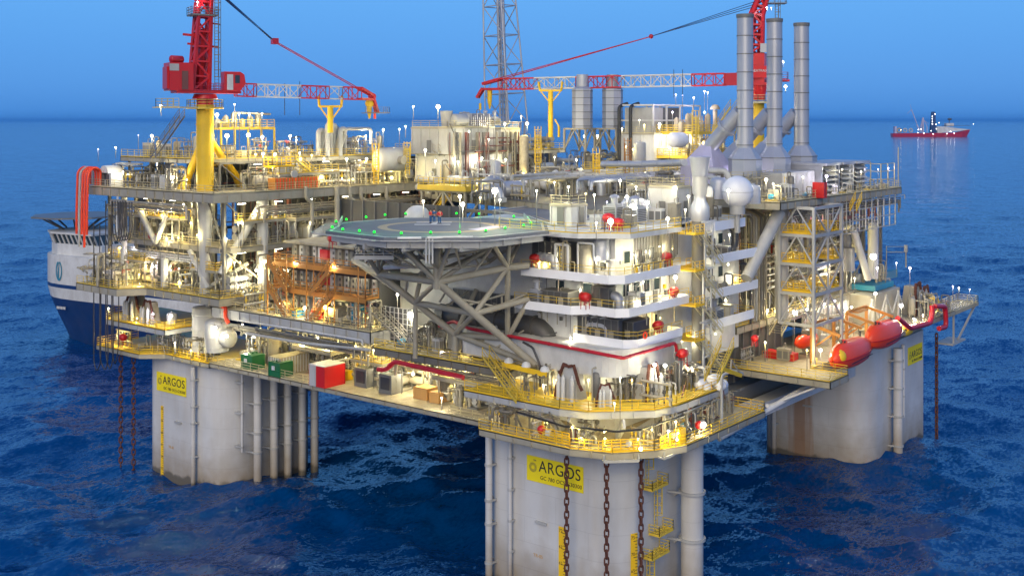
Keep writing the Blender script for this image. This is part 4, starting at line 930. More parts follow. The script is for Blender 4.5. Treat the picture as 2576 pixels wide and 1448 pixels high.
# roof
RP = [(0.8, 18), (0.8, 6.5), (2.8, 4.2), (4.2, 1.6), (15.5, 1.6), (15.5, 4.2), (23, 4.2), (23, 30), (5, 30), (5, 18)]
m = MB(); m.prism(RP, 41.62, 42.2); rf = m.build('roof', 'white', q)
m = MB(); rail_mb(m, [(x, y, 42.2) for x, y in RP[:5]]+[(15.4, 1.7, 42.2)], 1.15, 0.05, 1.7); m.build('railing', 'yellow2', rf)
m = MB()
for k in range(30): x = 5.5+k*0.33; m.box(x, x+0.06, 1.9, 2.0, 38.6+0.3*sin(k*.9), 41.6)
m.build('wind_curtain', 'dgrey', q)
ws = []
window_row(ws, 'y', 4.16, 6, 15, 34.6, 4); window_row(ws, 'y', 4.16, 6, 15, 30.6, 4, 0.8, 1.0); window_row(ws, 'y', 4.16, 6, 14, 38.4, 3); window_row(ws, 'y', 5.16, 25, 33, 38.6, 3); window_row(ws, 'y', 5.16, 25, 33, 34.2, 3); window_row(ws, 'y', 5.16, 25, 33, 30.2, 3)
window_row(ws, 'x', 4.96, 6, 14, 38.6, 2); window_row(ws, 'x', 4.96, 6, 14, 34.6, 2)
for w in ws:
    b = w.build('window', 'glass', q); v = w.v; x0 = min(p[0] for p in v); x1 = max(p[0] for p in v); y0 = min(p[1] for p in v); y1 = max(p[1] for p in v); z0 = min(p[2] for p in v); z1 = max(p[2] for p in v)
    m = MB(); o = 0.03
    if x1-x0 > y1-y0: m.box(x0-.08, x0, y0-o, y1, z0-.08, z1+.08); m.box(x1, x1+.08, y0-o, y1, z0-.08, z1+.08); m.box(x0, x1, y0-o, y1, z1, z1+.08); m.box(x0, x1, y0-o, y1, z0-.08, z0)
    else: m.box(x0-o, x1, y0-.08, y0, z0-.08, z1+.08); m.box(x0-o, x1, y1, y1+.08, z0-.08, z1+.08); m.box(x0-o, x1, y0, y1, z1, z1+.08); m.box(x0-o, x1, y0, y1, z0-.08, z0)
    m.build('frame', 'white', b)
for (x, z) in ((7.2, 29.6), (13.2, 33.1), (13.2, 37.0)):
    MB().box(x, x+0.95, 4.12, 4.19, z, z+2.1).build('door', 'mgrey', q)
m = MB(); m.box(4.9, 4.99, 16.5, 22, 24.2, 26.1); m.build('door', 'lit', q)  # door plate glows by its own material, as if lit
rf_ = random.Random(21)
for k in range(46):
    side = rf_.random() < .45; z0 = rf_.choice([24.2, 29.6, 33.1, 37.0]); m = MB()
    if side: x = 4.9; y = rf_.uniform(5, 16)
    else: x = rf_.uniform(5.5, 16) if k % 3 else rf_.uniform(24, 36); y = 4.12 if x < 23 else 5.12
    if k % 2:
        h = rf_.uniform(1.5, 3.4); m.pipe([(x-(0 if side else 0), y-.08, z0), (x, y-.08, z0+h), (x-(.4 if side else 0), y-(0 if side else .5), z0+h+.15), (x-(.7 if side else 0), y-(0 if side else .8), z0+h+.1)], rf_.choice([.05, .08, .14]), 6, .2); m.build('conduit', rf_.choice(['mgrey', 'white', 'dgrey', 'steel2', 'red' if k % 9 == 0 else 'lgrey']), q)
    else: s_ = rf_.uniform(.25, .6); m.cbox((x, y-.02, z0+rf_.uniform(.6, 1.8)), s_, s_, s_*1.4); m.build('junction_box', rf_.choice(['mgrey', 'dgrey', 'steel2', 'lgrey', 'yellow']), q)
# big blank wall behind the helideck truss
g = thing('plant_building', 'large blank pale grey wall block behind the helideck truss', 'building', (8, 30, 26))
MB().box(6.5, 22, 15.2, 40, 26.0, 38.2).build('wall', 'lgrey', g); MB().box(6.3, 22.2, 30.01, 40.2, 38.21, 38.6).build('roof', 'steel2', g)
m = MB()
for z in (29.5, 33.5, 36.6): m.beam((6.42, 15.4, z), (6.42, 39.8, z), 0.1, 0.22)
m.pipe([(6.2, 22, 26), (6.2, 22, 37)], 0.12, 6)
m.build('seam_strips', 'mgrey', g)
MB().pipe([(6.15, 27.5, 26.2), (6.15, 27.5, 38)], 0.09, 6).build('fire_pipe', 'red', g)
# curved dark ducts low on that wall
def ducts(label, pts, r, mat, n=14, name='duct', cat='duct', group=None, flanges=0, parent=None):
    pts = [Vector(p) for p in pts]; t = thing(name, label, cat, pts[0], group); m = MB(); m.pipe(pts, r, n, r*2.4); m.build('run', mat, t)
    m = MB()
    for a, b in zip(pts, pts[1:]):
        l = (b-a).length; k = int(l/3.0)
        for i in range(k+1):
            c = a.lerp(b, (i+0.5)/(k+1)); d = (b-a).normalized(); m.tube(c-d*0.06, c+d*0.06, r*1.16, n)
    m.build('flanges', mat, t); return t
ducts('large dark grey round duct curving along the wall below the helideck truss', [(4.6, 31, 30.2), (4.6, 14, 30.2), (4.6, 12.6, 26.5)], 1.15, 'dgrey')
ducts('thick red fire main sweeping round the foot of the white quarters', [(2.2, 29, 29.0), (2.2, 26.5, 29.9), (0.9, 23, 29.6), (0.9, 1.0, 28.9), (1.2, .6, 28.8), (12.4, .6, 28.8), (12.9, .5, 25.9), (15, .5, 25.7)], 0.2, 'crimson', 10, 'fire_main', 'pipe')
ducts('red fire main hanging below the pipe walkway left of the yellow stairs', [(-0.2, 37.5, 22.8), (-0.2, 36, 22.9), (-0.2, 34.6, 24.2), (-0.2, 28, 24.0), (-0.2, 22.8, 23.8)], 0.3, 'crimson', 10, 'fire_main', 'pipe')
ducts('black hose hanging down the white plinth left of the chain arches', [(0.6, 14.2, 29), (0.4, 12.6, 28.6), (0.4, 11.6, 26.8), (0.4, 11.5, 24.2)], 0.14, 'dark', 8, 'hose', 'hose')
ducts('black cable bundle looping on the white wall right of the ladder tower', [(33.5, 4.9, 41.2), (33.5, 3.9, 40.2), (33.5, 3.9, 38.2), (31.5, 3.9, 36.9)], 0.5, 'dark', 10, 'cable_bundle', 'cables')
ducts('black riser cables bent down the right end of the white block', [(36.4, 4.7, 35.4), (37.6, 4.2, 35.4), (38.6, 4.2, 34), (38.6, 4.2, 27)], 0.17, 'dark', 8, 'cable_bundle', 'cables')
# yellow lifting beam
a, b = at(1264, 862+53, x=-.6), at(1374, 942, x=-.6); t = thing('lifting_beam', 'long yellow lifting beam under the foot of the helideck truss', 'beam', a)
MB().beam(a, b, 0.3, 0.55).build('runway_beam', 'yellow', t)
m = MB()
for k in (0.1, 0.5, 0.92): c = a.lerp(b, k); m.lathe(c+Vector((.4, 0, .25)), [(0.6, 0), (0.45, 0.4), (0.1, 0.6)], 10)
m.build('hanger', 'white', t)
a, b = at(1857, 925, y=-7.5), at(1862+55*.6, 944, y=-7.5)
t = thing('lifting_beam', 'short yellow lifting beam left of the lifeboat deck', 'beam', a); MB().beam(at(1818, 927, y=-5.8), at(1864, 944, y=-5.8), 0.25, 0.45).build('runway_beam', 'yellow', t); m = MB(); m.beam(at(1862, 940, y=-5.8), at(1840, 905, y=-5.8), 0.14); m.beam(at(1838, 936, y=-5.8), at(1840, 905, y=-5.8), 0.14); m.build('hanger', 'steel2', t)

# ladder tower with big duct
t = thing('ladder_tower', 'tall open ladder frame with grey duct between the two white balcony blocks', 'tower', (19.5, 0.6, 22))
tx, ty = 19.6, 1.0
for (x, z0, z1) in ((tx+.4, 36.8, 42.6), (tx, 30.4, 36.8), (tx, 24.6, 30.4)):
    m = MB()
    for k in (-.95, .95): m.beam((x+k, ty-.6, z0), (x+k, ty-.6, z1), 0.22)
    z = z0+.1
    while z < z1: m.beam((x-.95, ty-.6, z), (x+.95, ty-.6, z), 0.16); z += 1.35
    m.beam((x-1.7, ty-.6, z1), (x+1.7, ty-.6, z1), 0.2); m.build('ladder_frame', 'white', t)
m = MB(); m.tube((tx, ty+.6, 19), (tx, ty+.6, 42.6), 0.85, 16); m.build('duct', 'mgrey', t)
m = MB(); m.lathe((tx, ty+.4, 42.6), [(1.05, 0), (1.2, .6), (1.15, 1.8), (0.75, 2.6), (.75, 3.2), (.95, 3.4), (.95, 5.4), (1.1, 5.5)], 18); m.tube((tx, ty+.4, 47.4), (tx, ty+.4, 50.5), 0.85, 14, 1.3); m.build('vent_cowl', 'galv', t)
m = MB(); m.lathe((tx+.5, ty-.6, 45.6), [(.45, 0), (.5, .6), (.4, 1.1), (.1, 1.35)], 12); m.build('cap', 'white', t)
# zigzag stairs between the blocks
t = thing('staircase', 'zigzag stair with yellow landings between the white balcony blocks', 'staircase', (17, 1, 24))
zz = [24.2, 28.6, 32.8, 37.0, 41.4]
for i in range(4):
    x0, x1 = (22.6, 17.4); m = MB(); stairs_mb(m, (x0, .4, zz[i]), (x1-.4, .4, zz[i+1]), 1.1); m.build('flight', 'rail', t)
    m = MB(); m.box(15.4, 17.6, -.4, 3.4, zz[i+1]-.12, zz[i+1]); rail_mb(m, [(15.4, -.3, zz[i+1]), (17.6, -.3, zz[i+1])], 1.1, .06, 1); m.build('landing', 'yellow', t)
    m = MB(); m.box(17.7, 22.4, 2.2, 3.6, zz[i+1]-.12, zz[i+1]); rail_mb(m, [(17.7, 2.25, zz[i+1]), (22.4, 2.25, zz[i+1])], 1.1, .06, 1.2); m.build('walkway', 'yellow', t)
# yellow deck-to-deck stairs
def stair(label, p, q, w=1.1, mat='rail', side=None):
    t = thing('staircase', label, 'staircase', p); m = MB(); stairs_mb(m, p, q, w, side); m.build('flight', mat, t); return t
stair('steep yellow stair from the pipe walkway down to the chain platform', at(1308, 1010, z=23.4), at(1222, 893, x=-.4), 1.3, 'yellow2', (1, 0, 0))
stair('yellow stair between the chain platform and the lifeboat deck', at(1788, 960, y=-6.5), at(1830, 868, y=-6.5), 1.6, 'yellow2')
stair('brown stair climbing to the raised deck beside the floodlight, right module', at(1950, 842, y=1.5), at(1988, 775, y=1.5), 1.8, 'rail')
stair('long yellow stair at the left module, beside the small yellow cage', at(806, 455, y=70.3), at(738, 398, y=70.3), 1.2, 'yellow2')
stair('pale stair beside the small white cylinder lamp on the center tower deck', at(1165, 428, y=60), at(1095, 378, y=60), 1.2, 'steel2')
stair('small yellow stair near the blue cabinet, left of the helideck truss', at(1000, 838, x=2), at(935, 775, x=2), 1.3, 'steel2', (1, 0, 0))
stair('lower stair flight below the blue cabinet landing', at(1048, 895, x=1), at(1000, 838, x=1), 1.2, 'steel2', (1, 0, 0))
stair('yellow edged stair at the far right of the louvred deck', at(2146, 530, y=-2), at(2160, 500, y=-2), 1, 'yellow')

# ================================================================ ORANGE STAIR BUILDING
t = thing('switchgear_building', 'three storey building of pale cabinets with orange stairs and walkways', 'building', (4, 50, 27.5))
MB().box(4.2, 10, 41.5, 59.5, 27.6, 37.4).build('wall', 'mgrey', t)
m = MB(); m.box(3.0, 10.6, 41, 60, 37.41, 37.7); m.build('roof', 'cream', t)
rng = random.Random(5)
for z in (27.7, 31.5, 35.05):
    for k in range(13):
        y = 42+k*1.33; mm = MB(); h = 2.1
        mm.box(3.75, 4.18, y, y+rng.choice([.55, .8, 1.0]), z, z+h)
        if rng.random() < .8: c = mm.build('cabinet', rng.choice(['white', 'lgrey', 'steel2', 'lgrey', 'white']), t)
        else: c = mm.build('cabinet', 'mgrey', t)
        d = MB()
        for zz_ in (0.5, 1.3): d.box(3.70, 3.748, y+.1, y+.42, z+zz_, z+zz_+.4)
        d.build('panel_opening', 'dgrey', c)
    MB().box(3.3, 3.8, 51.0, 52.6, z+.5, z+1.9).build('extinguisher_box', 'red', t)
for z in (31.3, 34.9):
    m = MB(); m.box(1.2, 3.7, 41.2, 60.2, z-.14, z); m.beam((1.2, 41.2, z-.25), (1.2, 60.2, z-.25), 0.12, 0.6); rail_mb(m, [(3.6, 41.25, z), (1.25, 41.25, z), (1.25, 60.1, z), (3.6, 60.1, z)], 1.2, .08, 1.4); m.build('walkway', 'amber', t)
    m = MB(); m.pipe([(2.4, 40.2, z-.8), (2.4, 60, z-.8)], .3, 8); m.build('cable_duct', 'dark', t)
m = MB()
for (y0, z0, y1, z1) in ((59.6, 34.9, 55.8, 31.3), (47.2, 34.9, 51.0, 31.3), (59.6, 31.3, 55.8, 27.6), (47.2, 31.3, 51, 27.6)):
    stairs_mb(m, (.6, y1, z1), (.6, y0, z0), 1.2, (1, 0, 0), t=.08); m.beam((0, y1, z1-.2), (0, y0, z0-.2), 0.1, 0.5)
m.build('stair_flights', 'amber', t)
m = MB()
for y in (41.4, 47.4, 51.6, 55.8, 59.9):
    for x in (0, 1.3): m.beam((x, y, 27.5), (x, y, 36), .13)
m.build('posts', 'amber', t)

# ================================================================ MODULE LEGS AND BRACES
def legs(name, label, parts, cat='leg', mat='lgrey'):
    t = thing(name, label, cat, parts[0][0]); 
    for p in parts:
        m = MB(); m.tube(p[0], p[1], p[2], 18, p[3] if len(p) > 3 else None); m.build(p[4] if len(p) > 4 else 'column', mat, t)
    return t
c = Vector((-1, 73, 0))
legs('braced_support_column', 'flared white leg under the left crane, widening to the upper deck', [((-1, 73, 34.5), (-1, 73, 43.2), .82, 1.25), ((-1, 73, 29.3), (-1, 73, 34.6), .8), (at(672, 488, y=67.6), at(556, 690, y=69.5), .62, .62, 'brace'), (at(478, 630, x=-1.5), at(523, 725, x=-1.5), .42, .42, 'brace'), ((-1, 73, 30), (4.6, 70, 33.5), .3, .3, 'brace')])
legs('braced_support_column', 'straight white leg at the left module beside the brown floor lamp', [((5.6, 67.9, 29.3), (5.6, 67.9, 43.2), .72, .9)])
p = Vector((24.4, 68, 0)); legs('braced_support_column', 'thick white leg with two spreading braces behind the helideck, under upper deck', [((24.4, 68, 29.3), (24.4, 68, 43.2), .95), (Vector((24.4, 68, 42.5)), at(785, 605, y=68), .68, .68, 'brace'), (Vector((24.4, 68, 42.5)), at(1020, 560, y=68), .68, .68, 'brace')])
legs('braced_support_column', 'white leg with crossed braces at far left of the production module', [(at(312, 495, x=-2.4), at(312, 700, x=-2.4), .5), (at(352, 530, x=-2), at(392, 610, x=-2), .45, .45, 'brace'), (at(420, 540, x=-2), at(392, 610, x=-2), .38, .38, 'brace'), (at(414, 650, x=-2), at(414, 720, x=-2), .55)])
legs('braced_support_column', 'thick slanting grey leg right of the white balconies, under the right deck', [(at(1960, 535, y=1), at(1878, 700, y=1.6), .9, .8, 'brace'), (at(1966, 520, y=2), at(1966, 800, y=2), .95), (at(1990, 560, y=8), at(2050, 700, y=8), .7, .7, 'brace')])
legs('braced_support_column', 'white leg with one slanting brace under the far right deck, beside the blue tarpaulin', [(at(2196, 560, y=3), at(2196, 700, y=3), .85), (at(2146, 575, y=3), at(2184, 700, y=3), .6, .6, 'brace')])
legs('exhaust_drum', 'dark olive drum hanging under the right deck beside the stair tower', [(at(2128, 590, y=3.5), at(2128, 622, y=3.5), .8), (at(2128, 622, y=3.5), at(2128, 680, y=3.5), 1.35)], 'drum', 'dgrey')

# stair tower on the right face
t = thing('stair_tower', 'open white braced stair tower with yellow landings on the right side', 'tower', (42, -3, 22))
X0, X1, Y0, Y1 = 42.2, 51.6, -3.4, 1.6; lv = [27.0, 31.2, 35.2, 39.2, 43.0]
m = MB()
for x in (X0, X1):
    for y in (Y0, Y1): m.beam((x, y, 26.9 if y == Y1 else 21.9), (x, y, 43.0), .36)
m.beam(((X0+X1)/2, Y0, 27), ((X0+X1)/2, Y0, 43), .22)
m.build('posts', 'lgrey', t)
m = MB()
for z in lv:
    for a, b in (((X0, Y0), (X1, Y0)), ((X0, Y0), (X0, Y1)), ((X1, Y0), (X1, Y1)), ((X0, Y1), (X1, Y1))): m.beam((*a, z), (*b, z), .28, .4)
m.build('ring_beams', 'lgrey', t)
m = MB(); XM = (X0+X1)/2
for i in range(4):
    z0, z1 = lv[i], lv[i+1]
    m.beam((X0, Y0, z1 if i % 2 else z0), (XM, Y0, z0 if i % 2 else z1), .2); m.beam((X1, Y0, z1 if i % 2 else z0), (XM, Y0, z0 if i % 2 else z1), .2)
    m.beam((X0, Y0, z0), (X0, (Y0+Y1)/2, z1), .17); m.beam((X0, Y1, z0), (X0, (Y0+Y1)/2, z1), .17)
m.build('braces', 'lgrey', t)
for i in range(4):
    m = MB(); stairs_mb(m, (X0+1.6, -1.6+(i % 2)*1.6, lv[i]), (X1-1.8, -1.6+(i % 2)*1.6, lv[i+1]), 1.1); m.build('flight', 'steel2', t)
    for x0, x1 in ((X0+.2, X0+1.9), (X1-1.9, X1-.2)):
        if i == 0: continue
        m = MB(); m.box(x0, x1, Y0+.3, Y1-.2, lv[i]+.2, lv[i]+.32); rail_mb(m, [(x0, Y1-.2, lv[i]+.32), (x0, Y0+.35, lv[i]+.32), (x1, Y0+.35, lv[i]+.32), (x1, Y1-.2, lv[i]+.32)], 1.15, .08, .9); m.build('landing', 'yellow', t)
# scaffold grid under the right deck
t = thing('scaffold', 'hanging scaffold grid of white poles under the right upper deck', 'scaffold', (53, -.6, 38))
m = MB()
for k in range(12): x = 52.4+k*2.5; [m.beam((x, y, 38.0+(.8 if k > 11 else 0)), (x, y, 43.3), .16) for y in (-.7, 1.8)]
m.build('standards', 'lgrey', t)
m = MB()
for z in (38.1, 39.8, 41.4, 42.6): m.beam((52.4, -.7, z), (80, -.7, z), .13); m.beam((52.4, 1.8, z), (80, 1.8, z), .1)
m.build('ledgers', 'lgrey', t)
m = MB()
for k in range(60):
    x = 52.5+rng.random()*24; z = rng.uniform(38.4, 42.8); y = rng.uniform(0.2, 6)
    if rng.random() < .6: m.beam((x, y, z), (x+rng.uniform(1, 5), y, z), rng.choice([.1, .25, .35]), rng.choice([.1, .3, .5]))
    else: m.beam((x, y, z-1.5), (x, y, z+1), .2)
m.build('cable_trays', 'brownred', t)
MB().box(52.6, 79, 6.2, 6.4, 37.8, 43.2).build('back_panel', 'dgrey', t)

# louvred boxes on the right deck
t = thing('container', 'ribbed white container between silver stacks and louvred boxes', 'container', (46, 2, 44.1))
x0, x1 = 46.2, 57.2; m = MB(); m.box(x0, x1, 3.2, 6.8, 44.05, 47.5); m.build('body', 'lgrey', t)
m = MB()
for k in range(26): m.box(x0+.1+k*.42, x0+.3+k*.42, 3.08, 3.199, 44.2, 47.4)
m.build('corrugation', 'white', t)
def louvre_box(x0, x1, label):
    t = thing('air_intake', label, 'air intake', (x0, 3, 44.1), 'louvred air intakes on the right deck')
    m = MB(); m.box(x0, x0+.35, 2.2, 8, 44.05, 48.2); m.box(x1-.35, x1, 2.2, 8, 44.05, 48.2); m.box(x0, x1, 7.6, 8, 44.05, 48.2); m.prism([(x0-.1, 1.4), (x1+.1, 1.4), (x1+.1, 8.2), (x0-.1, 8.2)], 48.21, 48.6); m.build('casing', 'galv', t)
    for k in range(5):
        z = 44.7+k*.72; m = MB(); m.add([(x0+.36, 1.7, z-.25), (x1-.36, 1.7, z-.25), (x1-.36, 2.9, z+.35), (x0+.36, 2.9, z+.35), (x0+.36, 1.7, z-.17), (x1-.36, 1.7, z-.17), (x1-.36, 2.9, z+.43), (x0+.36, 2.9, z+.43)], [(3, 2, 1, 0), (4, 5, 6, 7), (0, 1, 5, 4), (2, 3, 7, 6)]); m.build('louvre_blade', 'lgrey', t)
    MB().box(x0+.36, x1-.36, 3.2, 3.4, 44.1, 48.15).build('filter_bank', 'brownred', t)
louvre_box(57.8, 63, 'first louvred silver air intake from the ribbed container'); louvre_box(64, 68.5, 'second louvred silver air intake, middle of the row on the right deck'); louvre_box(69.5, 74.5, 'last louvred silver air intake at the right end of the row')
m = MB(); m.box(57.5, 75, 8.3, 16, 44.05, 48.4); tag(m.build('filter_house', 'galv'), 'long low silver filter house behind the louvred air intakes', 'filter house')
t = thing('access_platform', 'open framed platform with thin mast at the far right end of the upper deck', 'platform', (82, 0, 44))
m = MB()
for x in (75.5, 78.5, 81.4):
    for y in (0, 4): m.beam((x, y, 44), (x, y, 48), .14)
for z in (45.5, 46.8, 48): m.beam((75.5, 0, z), (81.4, 0, z), .1); m.beam((75.5, 4, z), (81.4, 4, z), .1); m.beam((75.5, 0, z), (75.5, 4, z), .1)
m.beam((81.8, -.5, 44), (81.8, -.5, 50.6), .12); m.build('frame', 'rail', t)
# corrugated wall & box behind lifeboats
t = thing('blast_wall', 'tall pale panelled wall behind the lifeboat deck with lamps on it', 'wall', (56, 6, 21))
MB().box(55.5, 72, 4.0, 4.4, 20.9, 26.3).build('panel', 'steel2', t)
m = MB()
for k in range(9): x = 55.6+k*2; m.box(x, x+.14, 3.8, 3.999, 21, 26.2)
m.build('stiffeners', 'lgrey', t)
t = thing('equipment_house', 'box building with braced posts under the teal skip, right column', 'building', (73, 2, 21))
MB().box(75, 88, 1.5, 12, 21.65, 26.7).build('wall', 'steel2', t)
m = MB()
for x in (72.6, 78.5, 84): m.beam((x, .3, 21.7), (x, .3, 26.7), .3); m.beam((x-2.5, .3, 23.4), (x, .3, 26.4), .22); m.beam((x+2.5, .3, 23.4), (x, .3, 26.4), .22)
m.build('braced_posts', 'lgrey', t)

# hull truss between near and right column
t = thing('hull_truss', 'long pale hull beam with slanting struts between near and right columns', 'truss', (20, 2, 18))
MB().beam((16.2, 3.2, 15.6), (70, 3.2, 15.6), 2.4, 1.8).build('box_beam', 'hull', t)
m = MB()
for a, b, r in (((24, 1.2, 14.9), (46, -4, 20), .4), ((38, -6, 20), (34, 2, 16), .16), ((44, -6, 20), (44, 1.5, 16.4), .28), ((36, 1.2, 16.5), (28, -3.5, 19), .25), ((44, 1.4, 16.5), (37.5, -6, 20), .2), ((55, 1, 16.5), (60, -2, 20), .3), ((46, 1, 16.5), (52, -2, 20), .3)): m.tube(a, b, r, 12)
m.build('strut', 'hull', t)
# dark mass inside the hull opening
MBd = MB(); MBd.box(17.5, 69, 5.2, 40, 14.8, 18.2); tag(MBd.build('inner_mass', 'mgrey'), 'dark mass filling the hull opening behind the long hull beam', 'girder')

# ================================================================ LIFEBOATS
def lifeboat(c, label, L_=13.6, W_=3.6, tail=False):
    t = thing('lifeboat', label, 'lifeboat', c, 'enclosed orange lifeboats')
    xs = [-1, -.96, -.86, -.7, -.45, -.15, .2, .5, .75, .9, .97, 1]
    def sec(k):
        f = xs[k]; w = (1-abs(f)**(1.9 if f < 0 else 2.8))**.5 if abs(f) < 1 else 0.02
        wt = (1-abs(f)**3.2)**.5 if abs(f) < 1 else .02; keel = -1.75+1.0*abs(f)**2.5; top = 1.95*(1-abs(f)**3.5)**.5*(1.12 if -.9 < f < -.3 else 1) if abs(f) < 1 else 0.25
        return f, w, wt, keel, top
    hull = MB(); n = 7; vs = []
    for k in range(len(xs)):
        f, w, wt, ke, tp = sec(k)
        for j in range(n):
            a = -1+2*j/(n-1); vs.append((c.x+f*L_/2, c.y+w*W_/2*sin(a*pi/2), c.z+(ke)*(cos(a*pi/2)**.7 if abs(a) < 1 else 0)))
    hull.add(vs, [(k*n+j, k*n+j+1, (k+1)*n+j+1, (k+1)*n+j) for k in range(len(xs)-1) for j in range(n-1)], True); hull.build('hull', 'orange', t)
    can = MB(); vs = []
    for k in range(len(xs)):
        f, w, wt, ke, tp = sec(k)
        for j in range(9):
            a = pi*j/8; vs.append((c.x+f*L_/2, c.y-cos(a)*w*W_/2*.97, c.z+.1+max(tp, .05)*sin(a)**.75))
    can.add(vs, [(k*9+j, k*9+j+1, (k+1)*9+j+1, (k+1)*9+j) for k in range(len(xs)-1) for j in range(8)], True); can.build('canopy', 'orange', t)
    m = MB(); prev = None
    for side in (-1, 1):
        prev = None
        for k in range(len(xs)):
            f, w, *_ = sec(k); q = Vector((c.x+f*L_/2, c.y+side*(w*W_/2+.03), c.z+.03))
            if prev: m.beam(prev, q, .1, .12)
            prev = q
    m.build('fender_rail', 'red', t)
    m = MB(); m.ball((c.x-L_*.2, c.y, c.z+2.1), .65, 10, 6, .6); tw = m.build('steering_turret', 'orange', t)
    m = MB()
    for k in range(3): m.box(c.x-L_*.2-.66+.01*k, c.x-L_*.2-.3, c.y-.45+k*.35, c.y-.25+k*.35, c.z+2.1, c.z+2.35)
    m.build('window', 'glass', tw)
    for k in range(5): x_ = c.x-L_*.12+k*1.15; MB().box(x_, x_+.5, c.y-W_*.40, c.y-W_*.36, c.z+.75, c.z+1.1).build('side_window', 'glass', t)
    m = MB(); m.box(c.x-L_*.33, c.x+L_*.3, c.y-W_*.5-.04, c.y-W_*.5+.02, c.z-.5, c.z-.42); m.build('grab_line', 'ink', t)
    m = MB()
    for k in (-.28, .3): m.beam((c.x+k*L_, c.y, c.z+1.5), (c.x+k*L_, c.y, c.z+2.6), .22)
    m.build('lifting_hook', 'dgrey', t)
    if tail: m = MB(); m.ball((c.x-L_*.38, c.y-.1, c.z+.5), 1.12, 14, 8, 1.0); m.build('bow_hatch', 'yellow', t)
    t.rotation_euler.z = R(3)
    return t
lifeboat(Vector((50.4, -5.2, 22.2)), 'enclosed orange lifeboat nearer the camera, with a yellow bow', tail=True)
lifeboat(Vector((62.8, -5.2, 23.0)), 'enclosed orange lifeboat farther right, beside the yellow lit hatch', 13.0, 3.7)
for x0, lab in ((46.5, 'orange davit frame over the nearer lifeboat'), (58.8, 'orange davit frame over the farther lifeboat')):
    t = thing('davit', lab, 'davit', (x0, -2, 21))
    for x in (x0, x0+7.6):
        m = MB(); m.beam((x, -1.2, 21.1), (x, -1.2, 26.4), .42, .3); m.beam((x, -1.2, 26.4), (x, -5.4, 25.3), .3, .4); m.beam((x, -1.2, 23.0), (x, -4.2, 25.4), .2); m.build('davit_arm', 'amber', t)
        MB().beam((x, -4.9, 25.6), (x, -4.9, 24.3), .06).build('fall_wire', 'dgrey', t)
    m = MB(); m.beam((x0, -1.2, 26.5), (x0+7.6, -1.2, 26.5), .3, .35); m.box(x0+2, x0+5.5, -2.2, -.4, 26.2, 26.4); m.build('cross_beam', 'amber', t)
t = thing('rescue_boat', 'small orange rescue boat on the lifeboat deck, left of the davits', 'boat', at(2035, 885, z=21)); c = at(2028, 856, z=23)
m = MB(); m.lathe((c.x, c.y, c.z), [(0.05, -3.2), (.6, -2.8), (.95, -1.8), (1.0, 1.5), (.8, 2.6), (.1, 2.8)], 12, 'x'); m.build('hull', 'orange', t); m = MB(); m.box(c.x-.5, c.x+1.2, c.y-.5, c.y+.5, c.z+.8, c.z+1.5); m.build('console', 'dgrey', t)
t = thing('hatch_boat', 'yellow lit open hatch cover beside the farther lifeboat', 'hatch', at(2280, 835, y=-3)); c = at(2280, 832, y=-3)
m = MB(); m.lathe((c.x, c.y, c.z), [(0.05, -2.4), (.5, -2.0), (.75, -1), (.75, 1), (.5, 2.0), (.05, 2.4)], 10, 'x'); m.build('shell', 'yellow', t)
t = thing('storage_box', 'long low red storage box with yellow rail on the lifeboat deck', 'box', at(1966, 900, z=21)); c = at(1966, 901, z=21)
m = MB(); m.box(c.x-1.0, c.x+.8, c.y-2.2, c.y+2.2, 21.01, 22.0); m.build('body', 'red', t); m = MB(); rail_mb(m, [(c.x-1.2, c.y+2.4, 21), (c.x-1.2, c.y-2.4, 21)], 1.0, .06, 1.2, 2, kick=False); m.build('guard_rail', 'amber', t)

# ================================================================ DECK CARGO ON THE LEFT SIDE
def boxc(px, py, z, sx_, sy_, h, mat, name, label, cat, group=None, lid=None, ribs=False, rot=0.0):
    c = at(px, py, z=z); t = thing(name, label, cat, c, group); m = MB(); m.cbox((c.x, c.y, z+.02), sx_, sy_, h, rot); m.build('body', mat, t)
    if ribs:
        m = MB(); k = int(sy_/.5)
        for i in range(k+1): m.box(c.x-sx_/2-.07, c.x-sx_/2-.001, c.y-sy_/2+i*sy_/k-.07, c.y-sy_/2+i*sy_/k+.07, z+.1, z+h-.05)
        k = int(sx_/.5)
        for i in range(k+1): m.box(c.x-sx_/2+i*sx_/k-.07, c.x-sx_/2+i*sx_/k+.07, c.y-sy_/2-.07, c.y-sy_/2-.001, z+.1, z+h-.05)
        m.build('ribs', ribs if isinstance(ribs, str) else mat, t)
    if lid: m = MB(); m.cbox((c.x, c.y, z+h+.03), sx_+.1, sy_+.1, .12, rot); m.build('lid', lid, t)
    m = MB()
    for a in (-1, 1):
        for b in (-1, 1): m.beam((c.x+a*(sx_/2+.02), c.y+b*(sy_/2+.02), z+.02), (c.x+a*(sx_/2+.02), c.y+b*(sy_/2+.02), z+h+.02), .1)
    m.build('corner_posts', mat, t)
    return t, c
tt, c = boxc(727, 935, HD, 5.2, 2.5, 2.5, 'cream', 'cargo_container', 'open topped cream ribbed container between green tanks and red box', 'container', ribs='white')
